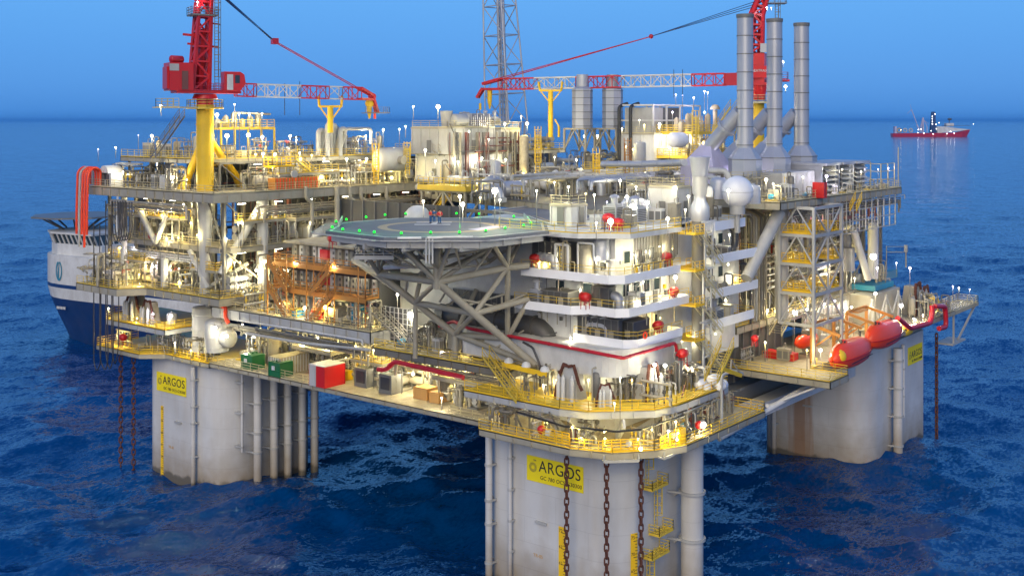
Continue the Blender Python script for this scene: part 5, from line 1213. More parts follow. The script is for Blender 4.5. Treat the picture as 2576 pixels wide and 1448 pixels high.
for px, py, lab in ((636, 925, 'dark green chemical tank nearest the left column'), (706, 944, 'dark green chemical tank in front of the cream container')):
    tt, c = boxc(px, py, HD, 2.2, 2.4, 1.9, 'green', 'chemical_tank', lab, 'tank', 'dark green chemical tanks', lid='green')
    m = MB()
    for k in range(3): m.tube((c.x-.7+k*.7, c.y, HD+2.0), (c.x-.7+k*.7, c.y, HD+2.3), .12, 8)
    for a in (-1, 1): m.beam((c.x+a*1.15, c.y-1.25, HD+.9), (c.x+a*1.15, c.y+1.25, HD+.9), .1)
    m.build('valve_caps', 'green', tt); MB().box(c.x-1.2, c.x-1.13, c.y-.1, c.y+.5, HD+.9, HD+1.5).build('label_plate', 'white', tt)
tt, c = boxc(823, 967, HD, 3.6, 3.0, 2.8, 'red', 'cargo_container', 'bright red box with white roof and grey left side on the lower deck', 'container', lid='white')
MB().box(c.x-1.88, c.x-1.81, c.y+.2, c.y+1.5, HD+.05, HD+2.8).build('side_panel', 'lgrey', tt)
boxc(866, 955, HD, 1.6, 1.4, 1.3, 'yellow', 'tool_cart', 'yellow cart with a grey screen right of the red box', 'cart')
for px, py, lab in ((921, 970, 'grey cabinet with dark square screen, nearer the red box'), (983, 987, 'grey cabinet with dark square screen, next to the wooden crates')):
    tt, c = boxc(px, py, HD, 2.0, 2.2, 2.5, 'mgrey', 'air_compressor', lab, 'machine', 'grey cabinets with dark screens'); MB().box(c.x-1.1, c.x-1.01, c.y-.8, c.y+.8, HD+.6, HD+2.2).build('radiator_screen', 'dark', tt); m = MB(); m.box(c.x-.8, c.x+3.0, c.y-.9, c.y+.9, HD+.05, HD+.35); m.tube((c.x+1.6, c.y, HD+1.2), (c.x+2.8, c.y, HD+1.2), .6, 10); m.build('engine', 'steel2', tt)
boxc(1071, 1001, HD, 2.0, 2.3, 1.5, 'wood', 'crate', 'larger plywood crate on the lower deck', 'crate', 'plywood crates'); boxc(1105, 1010, HD, 1.9, 1.5, 1.35, 'wood', 'crate', 'smaller plywood crate with dark marks beside the yellow step', 'crate', 'plywood crates')
for px, py, z, col, lab in ((905, 812, 27.6, 'sky_blue', 'bright blue tank in a white frame near the right end of the middle deck'),):
    tt, c = boxc(px, py, z, 1.4, 1.5, 3.0, col, 'tote_tank', lab, 'tank'); m = MB()
    for k in range(3): m.beam((c.x-.8, c.y-.85, z+.8*k+.3), (c.x-.8, c.y+.85, z+.8*k+.3), .1)
    for k in (-1, 1): m.beam((c.x-.8, c.y+.85*k, z), (c.x-.8, c.y+.85*k, z+3), .1)
    m.build('frame', 'white', tt)
# teal skips on the right
for px, py, sx_, sy_, h, lab in ((2195, 724, 8, 4, .9, 'wide open teal skip on the deck over the right column'), (2136, 716, 2.4, 2.4, 2.2, 'small teal framed tank left of the wide teal skip'), (2226, 700, 6, 2.2, 1.4, 'long teal basket behind the wide teal skip')):
    boxc(px, py, 26.85, sx_, sy_, h, 'teal' if sx_ > 3 else 'sky_blue', 'cargo_skip', lab, 'skip')
# liferaft canisters
cc = [(1764, 966), (1796, 953), (1782, 976), (1814, 968)]
for (px, py), lab in zip(cc, ('leftmost white liferaft canister of the four near the yellow stair', 'topmost white liferaft canister of the four near the yellow stair', 'lowest white liferaft canister of the four near the yellow stair', 'rightmost white liferaft canister of the four near the yellow stair')):
    p = at(px, py, d=135.5); t = thing('liferaft_canister', lab, 'liferaft', p, 'white liferaft canisters'); m = MB(); pr = [(.05, -.95), (.38, -.9), (.6, -.7), (.62, 0), (.6, .7), (.38, .9), (.05, .95)]
    m.lathe(p, pr, 14, 'x'); m.build('shell', 'bright_white', t); m = MB(); m.ring(p, .63, .03, 'x', 14, 5); m.build('strap', 'lgrey', t); m = MB(); m.beam(p+Vector((-.5, 0, -.5)), p+Vector((-.5, -.2, -1.7)), .08); m.beam(p+Vector((.5, 0, -.5)), p+Vector((.5, -.2, -1.7)), .08); m.build('cradle', 'brownred', t)
# red hose reels / fire monitors
def reel(px, py, z, label, s=1.0, stand=True, mat='red', x=None, y=None):
    p = at(px, py, x=x, y=y) if z is None else at(px, py, z=z); t = thing('hose_reel', label, 'hose reel', p, 'red hose reels')
    m = MB(); m.lathe((p.x, p.y, p.z), [(.05, -.6*s), (.45*s, -.55*s), (.55*s, 0), (.45*s, .55*s), (.05, .6*s)], 12, 'x' if y is not None else 'y'); m.build('drum', mat, t)
    if stand:
        m = MB()
        for a in (-1, 1):
            for b in (-1, 1): m.beam((p.x+a*.35*s, p.y+b*.35*s, p.z-1.3*s), (p.x+a*.3*s, p.y+b*.3*s, p.z), .08)
        m.beam((p.x-.35*s, p.y, p.z-.7*s), (p.x+.35*s, p.y, p.z-.7*s), .08); m.build('stand', 'crimson', t)
for px, py, kx, lab in ((1347, 650, {'x': 2.4}, 'red hose reel at the left end of the top balcony, beside the helideck truss'), (1677, 645, {'y': 2.2}, 'red hose reel at the right end of the top balcony'),
                    (1472, 747, {'x': 2.2}, 'red hose reel on the middle balcony, left face of the quarters'), (1694, 733, {'y': 2.2}, 'red hose reel on the middle balcony near the stairs'),
                    (1656, 818, {'y': 1.8}, 'red hose reel on the lowest balcony near the orange lifebuoy'), (1718, 888, {'y': -.4}, 'red hose reel at the foot of the zigzag stair'),
                    (1531, 548, {'x': 6}, 'orange red monitor on the quarters roof, left of two'), (1555, 560, {'x': 6}, 'orange red monitor on the quarters roof, right of two'),
                    (1899, 850, {'y': -1}, 'red valve stand on the lifeboat deck'), (309, 848, {'x': -3}, 'red monitor on the walkway of the left column'), (837, 600, {'x': 3}, 'red monitor beside the left rim of the helideck'),
                    (384, 594, {'x': -1}, 'dark red tank behind the left balcony of the production module')):
    reel(px, py, None, lab, 1.05 if py != 850 else .8, **kx)
boxc(2062, 498, 44.0, .8, 1.6, 2.2, 'red', 'fire_cabinet', 'red fire cabinet on the right upper deck by the yellow crane arm', 'cabinet'); boxc(1968, 489, 44.0, .8, 1.0, 1.4, 'red', 'fire_cabinet', 'small red cabinet beside the white tank near the radome', 'cabinet')
boxc(1942, 640, 34.6, .9, 1.0, 1.7, 'red', 'fire_cabinet', 'red cabinet hanging on the slanting leg left of the stair tower', 'cabinet'); boxc(644, 712, 29.3, 1.2, 1.4, 1.4, 'orange', 'foam_tank', 'orange red tank at the right end of the left module deck', 'tank')
boxc(806, 800, 27.6, 1.6, 1.6, 1.3, 'orange', 'foam_tank', 'orange drum unit on the middle deck rail side', 'tank'); boxc(850, 805, 27.6, 2.4, 2.6, 1.8, 'steel2', 'cargo_basket', 'beige square tank on the middle deck beside the bright lamp', 'tank')
t = thing('lifebuoy', 'orange lifebuoy hanging on the lowest balcony of the quarters', 'lifebuoy', at(1625, 845, y=.9)); p = at(1623, 843, y=.9); MB().ring(p, .35, .09, 'y', 16, 6).build('ring', 'orange', t)

# ================================================================ CHAIN FAIRLEAD MACHINERY
def arch(c, face, label, col='lgrey', s=1.0):
    """upright housing with a chain looped over its crown; face = unit vector to the sea"""
    t = thing('chain_fairlead', label, 'chain fairlead', c); F = Vector(face); S = Vector((-F.y, F.x, 0)); c = Vector(c)
    def P(a, b, z): return c+S*a*s+F*b*s+Vector((0, 0, z*s))
    m = MB(); vs = [P(-1.3, .8, 0), P(1.3, .8, 0), P(1.3, -1.2, 0), P(-1.3, -1.2, 0), P(-.75, .5, 3.6), P(.75, .5, 3.6), P(.75, -.9, 3.6), P(-.75, -.9, 3.6)]
    m.add(vs, [(0, 1, 5, 4), (1, 2, 6, 5), (2, 3, 7, 6), (3, 0, 4, 7), (4, 5, 6, 7)]); m.build('housing', col, t)
    pts = [(-1.75, .9, -.4), (-1.5, .85, 1.4), (-1.15, .7, 2.8), (-.7, .6, 3.9), (0, .6, 3.75), (.7, .6, 3.95), (1.05, .6, 3.0), (1.4, .6, 2.0), (1.75, .5, 1.3)]
    m = MB(); prev = None; k = 0
    for a, b in zip(pts, pts[1:]):
        A, Bp = P(*a), P(*b); n = max(1, round((Bp-A).length/.42))
        for j in range(n):
            p = A.lerp(Bp, j/n); q_ = A.lerp(Bp, (j+1)/n); d = (q_-p).normalized(); o = (S if k % 2 else F)*.0
            w = .34 if k % 2 else .2; m.beam(p-d*.1, q_+d*.1, w*s, .34*s if k % 2 == 0 else .2*s); k += 1
    m.build('chain', 'rust', t)
    m = MB()
    for a in (-1.0, -.35, .9): m.tube(P(a*1.0, 1.2, 0), P(a*1.0, 1.2, 2.5), .26*s, 12); m.lathe(P(a, 1.2, 2.5), [(.26*s, 0), (.14*s, .12), (.05, .4)], 12)
    m.build('jack_cylinders', 'white', t); return t
arch((1.2, 7.6, 23.3), (-1, 0, 0), 'left hand chain arch with rusty chain over the nearest column')
arch((6.8, 0.9, 23.3), (0, -1, 0), 'right hand chain arch with rusty chain over the nearest column', s=1.0)
arch((.9, 2.9, 23.3), (-.7, -.7, 0), 'low middle chain jack between two chain arches on the nearest column', s=.62)
arch((-.6, 91.5, 23.4), (-1, 0, 0), 'chain arch on the yellow platform of the left column', 'steel2', 1.1)
arch((-.8, 87.2, 23.4), (-1, 0, 0), 'second chain arch on the left column platform, nearer the white drum', 'steel2', .9)
arch((93, 1, 21.6), (0, -1, 0), 'dark chained arch on the right column platform', 'steel2', 1.35)
arch((97.5, 1, 21.6), (0, -1, 0), 'second chained arch at the right end of the right column platform', 'lgrey', 1.1)
# big pale drums at left column
def drumv(px, py0, py1, rpx, label, x=None, y=None, mat='lgrey', name='storage_drum', dome=True):
    a, b = at(px, py1, x=x, y=y), at(px, py0, x=x, y=y); b = Vector((a.x, a.y, b.z)); d = (a.x-CX)*ST+(a.y-CY)*CT; r = rpx/2880*d
    t = thing(name, label, 'tank', a); m = MB(); h = b.z-a.z; pr = [(r, 0), (r, h)]+([(r*.9, h+r*.2), (r*.55, h+r*.38), (.02, h+r*.45)] if dome else [(.02, h+.01)]); m.lathe(a, pr, 26); m.build('shell', mat, t)
    m = MB()
    for f in (.15, .5, .85): m.tube(a+Vector((0, 0, h*f)), a+Vector((0, 0, h*f+.1)), r*1.03, 26)
    m.tube(a+Vector((0, 0, h)), a+Vector((0, 0, h+r*.6)), r*.2, 10); m.build('bands', mat, t); return t
drumv(524, 772, 880, 40, 'broad pale round tower standing between the left column and the production module', x=3, dome=False)
drumv(545, 812, 882, 30, 'shiny pale drum with a lamp in front, right of the round tower', x=0)
drumv(432, 790, 838, 12, 'brightly lit white drum on the left column platform', x=1, mat='white')
t = thing('pressure_vessel', 'pale ball ended vessel with round hatch right of the shiny drum', 'tank', at(570, 850, x=0)); c = at(568, 850, x=.5); m = MB(); m.drum(c, 1.35, 2.0, 'y', 20); m.build('shell', 'lgrey', t); m = MB(); m.ring(c-Vector((1.2, 0, 0)), .6, .08, 'x'); m.build('hatch_ring', 'steel', t)
# hose reel tower at far left with orange & black hoses
p = at(258, 468, z=44.5); t = thing('hose_station', 'orange and white hose drum hanging over the left end of the upper deck', 'hose station', p)
for k in range(5):
    q = p+Vector((-1.5+.0*k, 1.9-k*.75, 0)); m = MB(); pts = []
    m.pipe([q+Vector((.5, 0, .2)), q+Vector((.5, 0, 2.6)), q+Vector((-.6, 0, 3.2)), q+Vector((-1.7, 0, 2.4)), q+Vector((-1.9, 0, -4)), q+Vector((-1.9, 0, -9.5 if k % 2 else -7.5))], .19, 8, 1.0); m.build('hose', 'orange' if k != 1 else 'lgrey', t)
m = MB(); m.cbox(p+Vector((.4, -1.6, 0)), 2.6, 4.6, 2.2); m.tube(p+Vector((-.9, -1.8, 2.2)), p+Vector((1.7, -1.8, 2.2)), 1.15, 18); m.build('reel_house', 'white', t)
m = MB(); m.box(p.x-.95, p.x-.91, p.y-3.4, p.y-2.4, p.z+.2, p.z+2.0); m.box(p.x-.95, p.x-.91, p.y-2.1, p.y-.9, p.z+.2, p.z+2.0); m.build('opening', 'dgrey', t)
for k in range(7):
    px = 236+k*7.5; x_ = -6.0+k*.12; a = at(px, 560 if k < 3 else 505, x=x_); lo_ = 912 if k < 6 else 900; r_ = 5+2*(k % 3)
    b = at(px+1, 600 if k > 2 else lo_, x=x_); c2 = at(px+12, (602 if k > 2 else lo_)+6, x=x_)
    if k % 2 == 0:
        m = MB(); m.pipe([a, at(px, lo_-4*k, x=x_), at(px+8+3*(k % 3), lo_+24, x=x_), at(px+17+2*(k % 3), lo_-4*k, x=x_), at(px+18, 700, x=x_)], .085, 6, 1.2); o = m.build('hose', 'dark')
        tag(o, ('long black hose loop, outermost on the left, hanging almost to the sea', '', 'long black hose loop second from the left, hanging almost to the sea', '', 'long black hose loop third from the left, hanging almost to the sea', '', 'long black hose loop nearest the left column, hanging almost to the sea')[k], 'hose', 'black hose loops')
for k in range(6):
    px = 283+k*6.5; x_ = -5; m = MB(); m.pipe([at(px, 505, x=x_), at(px+1, 590-3*k, x=x_), at(px+9, 612, x=x_), at(px+18, 590-3*k, x=x_), at(px+16, 508, x=x_)], .09, 6, 1.0); o = m.build('hose', 'dark')
    tag(o, 'short black hose loop below the upper deck at far left', 'hose', 'short black hose loops')
# ================================================================ SHIPS
def ship_at(root, px, d, heading):
    b = (px-1288)/2880; root.location = (CX+(b*CT+ST)*d, CY+(-b*ST+CT)*d, 0); root.rotation_euler = (0, 0, heading)
# supply vessel at left; local x = from bow to stern
t = thing('supply_vessel', 'white and navy supply vessel with helideck, moored behind the left column', 'ship')
def hullsec(m, zs, prof, L_):
    """prof(x,z) -> half breadth"""
    xs = [0, .6, 1.5, 3, 5, 8, 12, 18, 30, L_]; n = len(zs); vs = []
    for sgn in (-1, 1):
        for x in xs:
            for z in zs: off = (21-z)*.045+(max(0, 13-z)/13)**1.5*4.6 if z < 13 else (z-13)*.13; vs.append((x*(1-(off/60))+off, sgn*prof(x, z), z))
    N_ = len(xs)*n
    for s_ in (0, 1):
        for i in range(len(xs)-1):
            for j in range(n-1):
                a = s_*N_+i*n+j; f = (a, a+n, a+n+1, a+1); m.f.append(tuple(v+len(m.v) for v in (f if s_ else f[::-1]))); m.sm.append(True)
    base = len(m.v); m.v += vs
    m.f = m.f  # faces were indexed before the vertices were added
    m.add([vs[i*n+n-1] for i in range(len(xs))]+[vs[N_+i*n+n-1] for i in range(len(xs))], [(i, i+1, len(xs)+i+1, len(xs)+i) for i in range(len(xs)-1)])
prof = lambda x, z: 10.2*(1-math.exp(-(x+.15)/(5.2-.1*z)))*(0.72+.28*min(1, max(0, z)/11))
m = MB(); hullsec(m, [-2, 2, 5, 8, 10.6], prof, 62); m.build('lower_hull', 'navy', t)
m = MB(); hullsec(m, [10.6, 12.2, 13.3], prof, 62); m.build('white_strake', 'white', t)
m = MB(); hullsec(m, [13.3, 14.2], prof, 62); m.build('blue_stripe', 'navy', t)
m = MB(); hullsec(m, [14.2, 16, 18, 20, 21.4], prof, 62); m.build('upper_hull', 'white', t)
m = MB(); m.prism([(6, -7), (10, -8.5), (26, -8.5), (26, 8.5), (10, 8.5), (6, 7), (5, 0)], 21.4, 24.2); sp_ = m.build('superstructure', 'white', t)
m = MB(); vs = [(4.6, -6), (9, -8.6), (24, -8.6), (24, 8.6), (9, 8.6), (4.6, 6), (3.8, 0)]; m.add([(x+.4, y*.96, 24.2) for x, y in vs]+[(x-.2, y*1.04, 26.6) for x, y in vs], [(i, (i+1) % 7, 7+(i+1) % 7, 7+i) for i in range(7)]); m.build('bridge_windows', 'glass', t)
m = MB()
for i in range(7):
    a, b = Vector((*vs[i], 0)), Vector((*vs[(i+1) % 7], 0)); k = max(2, int((b-a).length/1.6))
    for j in range(k+1): c = a.lerp(b, j/k); m.beam((c.x+.3, c.y*.97, 24.2), (c.x-.3, c.y*1.05, 26.6), .3)
m.build('window_mullions', 'white', t)
MB().prism([(x-.8, y*1.08) for x, y in vs], 26.6, 27.1).build('bridge_roof', 'white', t)
m = MB(); hxc, hyc = 7, 0; m.prism([(hxc+11.5*cos(pi/8+k*pi/4), hyc+11.5*sin(pi/8+k*pi/4)) for k in range(8)], 30.2, 30.6); m.build('helideck', 'mgrey', t)
m = MB()
for a in range(8): m.beam((hxc+9*cos(a*pi/4), 9*sin(a*pi/4), 30.1), (hxc+4*cos(a*pi/4), 4*sin(a*pi/4), 27.2), .35)
m.build('helideck_supports', 'dgrey', t)
m = MB(); m.tube((22, 0, 27), (22, 0, 40), .5, 10, .2); m.cbox((22, 0, 33), 1, 6, .3); m.ball((16, 5, 29.6), 1.6, 12, 8); m.build('mast', 'white', t)
m = MB(); m.box(30, 60, -9.4, 9.4, 14.6, 21.5); m.build('aft_bulwark', 'steel2', t)
# round green emblem on the side
m = MB(); E = lambda a, b: (12.4+a*1.6, -10.0-.08, 17.6+b*2.5)
n = 20
for k in range(n):
    if k in (4, 5): continue
    a0, a1 = 2*pi*k/n, 2*pi*(k+1)/n; m.add([E(cos(a0)*.7, sin(a0)), E(cos(a1)*.7, sin(a1)), E(cos(a1)*.5, sin(a1)*.78), E(cos(a0)*.5, sin(a0)*.78)], [(0, 1, 2, 3)])
m.add([E(-.3, -.6), E(0, .9), E(.1, .9), E(-.05, -.8)], [(0, 1, 2, 3)]); m.build('emblem', 'teal', t)
m = MB()
for k in range(6): m.box(11.6+k*.55, 11.95+k*.55, -10.05, -9.9, 8.1, 8.75)
m.build('bow_name_marks', 'white', t)
ship_at(t, 148, 300, 0); 
fwd = Vector((0.87*CT+(-.49)*ST, -.87*ST+(-.49)*CT, 0)); t.rotation_euler.z = atan2(fwd.y, fwd.x)

# far construction ship
t = thing('pipelay_ship', 'distant red and white construction ship with reels and lit tower on the horizon', 'ship')
def loc(px, d=3860): return (px-2342)/2880*d
k = 3860/2880; Z = lambda py: (344-py)*k
Lx = lambda px: (px-2343)*k
m = MB(); xs_ = [Lx(2243), Lx(2246), Lx(2300), Lx(2400), Lx(2418), Lx(2430), Lx(2441)]
top = [Z(335.5), Z(335.5), Z(335), Z(334), Z(330), Z(327), Z(325.5)]; w = [12, 15, 15, 15, 13, 7, .6]; bot = [-2]*7; bx = [0, 0, 0, 0, -3, -9, -14]
vs = []
for i in range(7): vs += [(xs_[i]+bx[i], -w[i]*.8, -3), (xs_[i], -w[i], top[i]), (xs_[i], w[i], top[i]), (xs_[i]+bx[i], w[i]*.8, -3)]
m.add(vs, [(i*4+j, (i+1)*4+j, (i+1)*4+j+1, i*4+j+1) for i in range(6) for j in range(3)]+[(0, 1, 2, 3)]); m.build('hull', 'crimson', t)
m = MB(); m.box(Lx(2355), Lx(2366), -13, 13, Z(337), Z(318)); m.add([(Lx(2366), s_, Z(334)) for s_ in (-14, 14)]+[(Lx(2414), s_, Z(329)) for s_ in (-12, 12)]+[(Lx(2400), s_, Z(322)) for s_ in (-13, 13)]+[(Lx(2372), s_, Z(318)) for s_ in (-13, 13)]+[(Lx(2366), s_, Z(320)) for s_ in (-13, 13)]+[(Lx(2442), s_, Z(326)) for s_ in (-1, 1)], [(0, 2, 4, 6, 8), (1, 9, 7, 5, 3), (4, 5, 7, 6), (6, 7, 9, 8), (2, 10, 4), (3, 5, 11), (4, 10, 11, 5), (8, 9, 1, 0)])
m.box(Lx(2378), Lx(2397), -10, 10, Z(318), Z(310)); m.build('superstructure', 'white', t)
m = MB(); m.box(Lx(2372), Lx(2438), -11, 11, Z(316.5), Z(315.6)); m.tube((Lx(2388), 0, Z(310)), (Lx(2388), 0, Z(298)), 1.4, 6); m.ball((Lx(2389), 0, Z(300)), 8, 8, 6, .5); m.build('bridge_deck', 'dgrey', t)
m = MB(); lattice(m, (Lx(2346), 0, Z(334)), (Lx(2348), 0, Z(282)), 16, 14, 9, 2.2, 8, 8, up=(1, 0, 0), xb=True); m.box(Lx(2343), Lx(2352), -6, 6, Z(333), Z(288)); m.build('lay_tower', 'navy', t)
m = MB(); lattice(m, (Lx(2318), 0, Z(332)), (Lx(2322), 0, Z(296)), 12, 10, 4, 1.6, 2, 2, up=(1, 0, 0)); m.beam((Lx(2306), 0, Z(310)), (Lx(2293), 0, Z(276)), 2.2); m.beam((Lx(2293), 0, Z(276)), (Lx(2282), 0, Z(286)), 1.0); m.beam((Lx(2293), 0, Z(276)), (Lx(2290), 0, Z(263)), .8); m.beam((Lx(2306), 0, Z(312)), (Lx(2312), 0, Z(326)), 3); m.beam((Lx(2322), 0, Z(298)), (Lx(2332), 0, Z(318)), 1.4); m.beam((Lx(2332), 0, Z(318)), (Lx(2332), 0, Z(333)), 2.4); m.beam((Lx(2326), 0, Z(304)), (Lx(2336), 0, Z(312)), 1); m.build('deck_crane', 'lavender', t)
for px, r in ((2262, 7), (2277, 6), (2291, 6)):
    c = (Lx(px), 0, Z(328)); m = MB(); m.ring(c, r*k*.7, r*k*.28, 'y', 18, 6); m.build('cable_reel', 'cream' if px == 2262 else 'lgrey', t)
m = MB(); m.box(Lx(2249), Lx(2254), -8, 8, Z(335), Z(318)); m.build('stern_frame', 'lavender', t)
mt = Matrix(((1, 0, 0, Lx(2374)), (0, 0, -1, -15.2), (0, 1, 0, 2.5), (0, 0, 0, 1))); text('hull_number', '7', 12, 'white', t, mt, .1)
for px, py in ((2348, 287), (2341, 293), (2341, 299), (2341, 306), (2341, 312), (2358, 309), (2350, 313), (2306, 326), (2313, 325), (2305, 334), (2320, 335), (2338, 329), (2343, 337), (2262, 327), (2387, 331), (2378, 336), (2396, 335), (2444, 312), (2351, 324)):
    m = MB(); m.ball((Lx(px), -16, Z(py)), 1.3 if px != 2444 else 1.0, 8, 6); m.build('deck_light', 'lamp_white' if px != 2262 else 'lamp_warm', t)
ship_at(t, 2343, 3860, -TH)
# ================================================================ INNER FRAMES, WALLS AND FLOORS THAT CLOSE THE MODULES
def frame(label, x0, x1, y0, y1, zs, dx=7.0, dy=7.0, w=.4, mat='steel', inner=True, xb=True):
    t = thing('steel_structure', label, 'steel frame', ((x0+x1)/2, (y0+y1)/2, zs[0]))
    nx = max(1, round((x1-x0)/dx)); ny = max(1, round((y1-y0)/dy)); X = [x0+(x1-x0)*i/nx for i in range(nx+1)]; Y = [y0+(y1-y0)*i/ny for i in range(ny+1)]
    m = MB(); edge = [(x, y0) for x in X]+[(x0, y) for y in Y[1:]]+[(x, y1) for x in X[1:]]+[(x1, y) for y in Y[1:-1]]
    for x, y in edge: MB().beam((x, y, zs[0]), (x, y, zs[-1]), w).build('post', mat, t)
    for z in zs:
        for y in (y0, y1): m.beam((x0, y, z), (x1, y, z), w*.8, w*1.1)
        for x in (x0, x1): m.beam((x, y0, z), (x, y1, z), w*.8, w*1.1)
    m.build('beams', mat, t)
    if xb:
        m = MB()
        for a, b in zip(zs, zs[1:]):
            for i in range(nx): 
                if i % 2: m.beam((X[i], y0, a), (X[i+1], y0, b), w*.5)
                else: m.beam((X[i], y0, b), (X[i+1], y0, a), w*.5)
            for i in range(ny):
                if i % 2 == 0: m.beam((x0, Y[i], a), (x0, (Y[i]+Y[i+1])/2, b), w*.5); m.beam((x0, Y[i+1], a), (x0, (Y[i]+Y[i+1])/2, b), w*.5)
        m.build('braces', mat, t)
    return t
frame('pale steel frame of the left production module between lower and upper decks', -1.2, 43.5, 68.2, 98, [29.3, 36.0, 43.2], 8.9, 7.4, .42)
frame('steel frame carrying the top deck behind the left crane', 0.5, 39.5, 71.5, 95, [44.5, 48.6], 5.6, 5.9, .3)
frame('steel frame above the right main deck, behind the stair tower', 52, 90, 5.6, 38, [26.8, 32, 37.5, 43], 7.5, 8, .45)
frame('steel frame at centre between inner deck and central upper deck', 22, 60, 30, 64, [18.5, 27, 35, 41.8], 9, 8.5, .45)
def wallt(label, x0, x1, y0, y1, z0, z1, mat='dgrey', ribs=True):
    t = thing('infill', label, 'wall', ((x0+x1)/2, (y0+y1)/2, z0)); MB().box(x0, x1, y0, y1, z0, z1).build('plate', mat, t)  # dgrey plates are added backing, dark to stand in for inner shade
    if ribs:
        m = MB()
        if x1-x0 > y1-y0:
            k = int((x1-x0)/2.4)
            for i in range(k+1): m.box(x0+i*(x1-x0)/k-.08, x0+i*(x1-x0)/k+.08, y0-.25, y0-.001, z0, z1)
        else:
            k = int((y1-y0)/2.4)
            for i in range(k+1): m.box(x0-.25, x0-.001, y0+i*(y1-y0)/k-.08, y0+i*(y1-y0)/k+.08, z0, z1)
        m.build('stiffeners', 'mgrey' if mat == 'dgrey' else mat, t)
wallt('dark bulkhead added for the shade deep inside the left production module', 8, 60, 77, 77.3, 29.3, 43.1, 'dgrey'); wallt('dark bulkhead added as backing inside the left end of the production module', 4.2, 4.5, 77.4, 98.4, 29.3, 43.1, 'dgrey')
wallt('dark bulkhead added for the shade deep behind the right stair tower', 40, 90, 14, 14.3, 27, 42.9, 'dgrey'); wallt('dark bulkhead added to close the dark center behind the helideck truss', 19.7, 20, 40.2, 66, 18.5, 42.5, 'dgrey')
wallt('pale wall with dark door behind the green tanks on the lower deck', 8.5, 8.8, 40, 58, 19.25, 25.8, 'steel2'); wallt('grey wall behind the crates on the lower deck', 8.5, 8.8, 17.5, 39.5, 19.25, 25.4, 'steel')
wallt('bright blast wall end at the near corner of the quarters', 10, 10.3, 24, 40, 18.7, 27, 'steel'); wallt('dark bulkhead added as backing on the right side under the quarters', 16.2, 54, 7, 7.3, 18.5, 26.5, 'dgrey')

# ================================================================ PROCESS EQUIPMENT
RG = random.Random(11)
GREYS = ['steel', 'steel2', 'lgrey', 'steel', 'cream', 'white', 'mgrey', 'steel2', 'steel']
def e_vtank(x, y, z, s, r):
    t = thing('vertical_vessel', '', 'vessel', (x, y, z)); R_ = .62*s*r.uniform(.8, 1.2); h = 2.6*s*r.uniform(.8, 1.25); mt = r.choice(GREYS)
    m = MB(); m.lathe((x, y, z+.5), [(R_*.6, 0), (R_, .25), (R_, h), (R_*.85, h+R_*.35), (R_*.4, h+R_*.55), (.03, h+R_*.6)], 16); m.build('shell', mt, t)
    m = MB()
    for k in range(4): a = k*pi/2+.4; m.beam((x+R_*.8*cos(a), y+R_*.8*sin(a), z), (x+R_*.8*cos(a), y+R_*.8*sin(a), z+.8), .14)
    m.build('support_legs', 'steel', t)
    m = MB(); m.pipe([(x, y, z+h+R_*.6+.3), (x, y, z+h+R_*.6+1.0), (x-R_-.5, y-.1, z+h+R_*.6+1.0), (x-R_-.5, y-.1, z+.3)], .11*s, 7); m.pipe([(x, y-R_*.9, z+h*.6), (x, y-R_-.6, z+h*.6), (x, y-R_-.6, z+.2)], .09*s, 7); m.build('nozzle_pipes', r.choice(GREYS), t)
    if r.random() < .5: m = MB(); ladder_mb(m, (x-R_-.25, y+.3, z), h+.8, (0, 1, 0), .45, False); m.build('ladder', 'yellow2', t)
    return t
def e_htank(x, y, z, s, r):
    t = thing('horizontal_vessel', '', 'vessel', (x, y, z)); R_ = .7*s*r.uniform(.8, 1.15); l = 3.2*s*r.uniform(.8, 1.3); ax = r.choice('xy'); mt = r.choice(['steel2', 'lgrey', 'white', 'steel2', 'galv'])
    m = MB(); m.drum((x, y, z+R_+.6), R_, l, ax, 18); m.build('shell', mt, t); m = MB()
    for k in (-.3, .3):
        c = (x+(k*l if ax == 'x' else 0), y+(k*l if ax == 'y' else 0), z); m.cbox(c, .25 if ax == 'x' else R_*1.5, R_*1.5 if ax == 'x' else .25, .6+R_*.5)
    m.build('saddles', 'steel', t); m = MB()
    for k in (-.35, 0, .35):
        c = Vector((x+(k*l if ax == 'x' else 0), y+(k*l if ax == 'y' else 0), z+R_*2+.6)); m.tube(c-Vector((0, 0, .1)), c+Vector((0, 0, .4)), .14, 8); m.tube(c+Vector((0, 0, .4)), c+Vector((0, 0, .48)), .22, 8)
    c = Vector((x, y, z+2*R_+1.0)); m.pipe([c, c+Vector((0, 0, .7)), c+Vector((-R_-.6, -R_-.4, .7)), (x-R_-.6, y-R_-.4, z+.2)], .1*s, 7); m.build('nozzles', 'steel2', t)
    return t
def e_pump(x, y, z, s, r):
    t = thing('pump_skid', '', 'pump', (x, y, z)); m = MB(); m.cbox((x, y, z), 2.4*s, 1.3*s, .25); m.build('base_frame', r.choice(['steel', 'yellow2', 'mgrey']), t)
    m = MB(); m.tube((x-.9*s, y, z+.75*s), (x+.1*s, y, z+.75*s), .36*s, 12); m.cbox((x-.4*s, y, z+.2), .5*s, .5*s, .3); m.build('motor', r.choice(['steel2', 'sky_blue', 'lgrey', 'lgrey']), t)
    m = MB(); m.lathe((x+.6*s, y, z+.75*s), [(.1, -.25*s), (.42*s, -.2*s), (.5*s, 0), (.42*s, .2*s), (.1, .3*s)], 12, 'x'); m.pipe([(x+.6*s, y, z+1.0*s), (x+.6*s, y, z+2.4*s), (x+.6*s, y-1.2*s, z+2.4*s), (x+.6*s, y-1.2*s, z+.1)], .13*s, 7); m.build('casing', r.choice(GREYS), t); return t
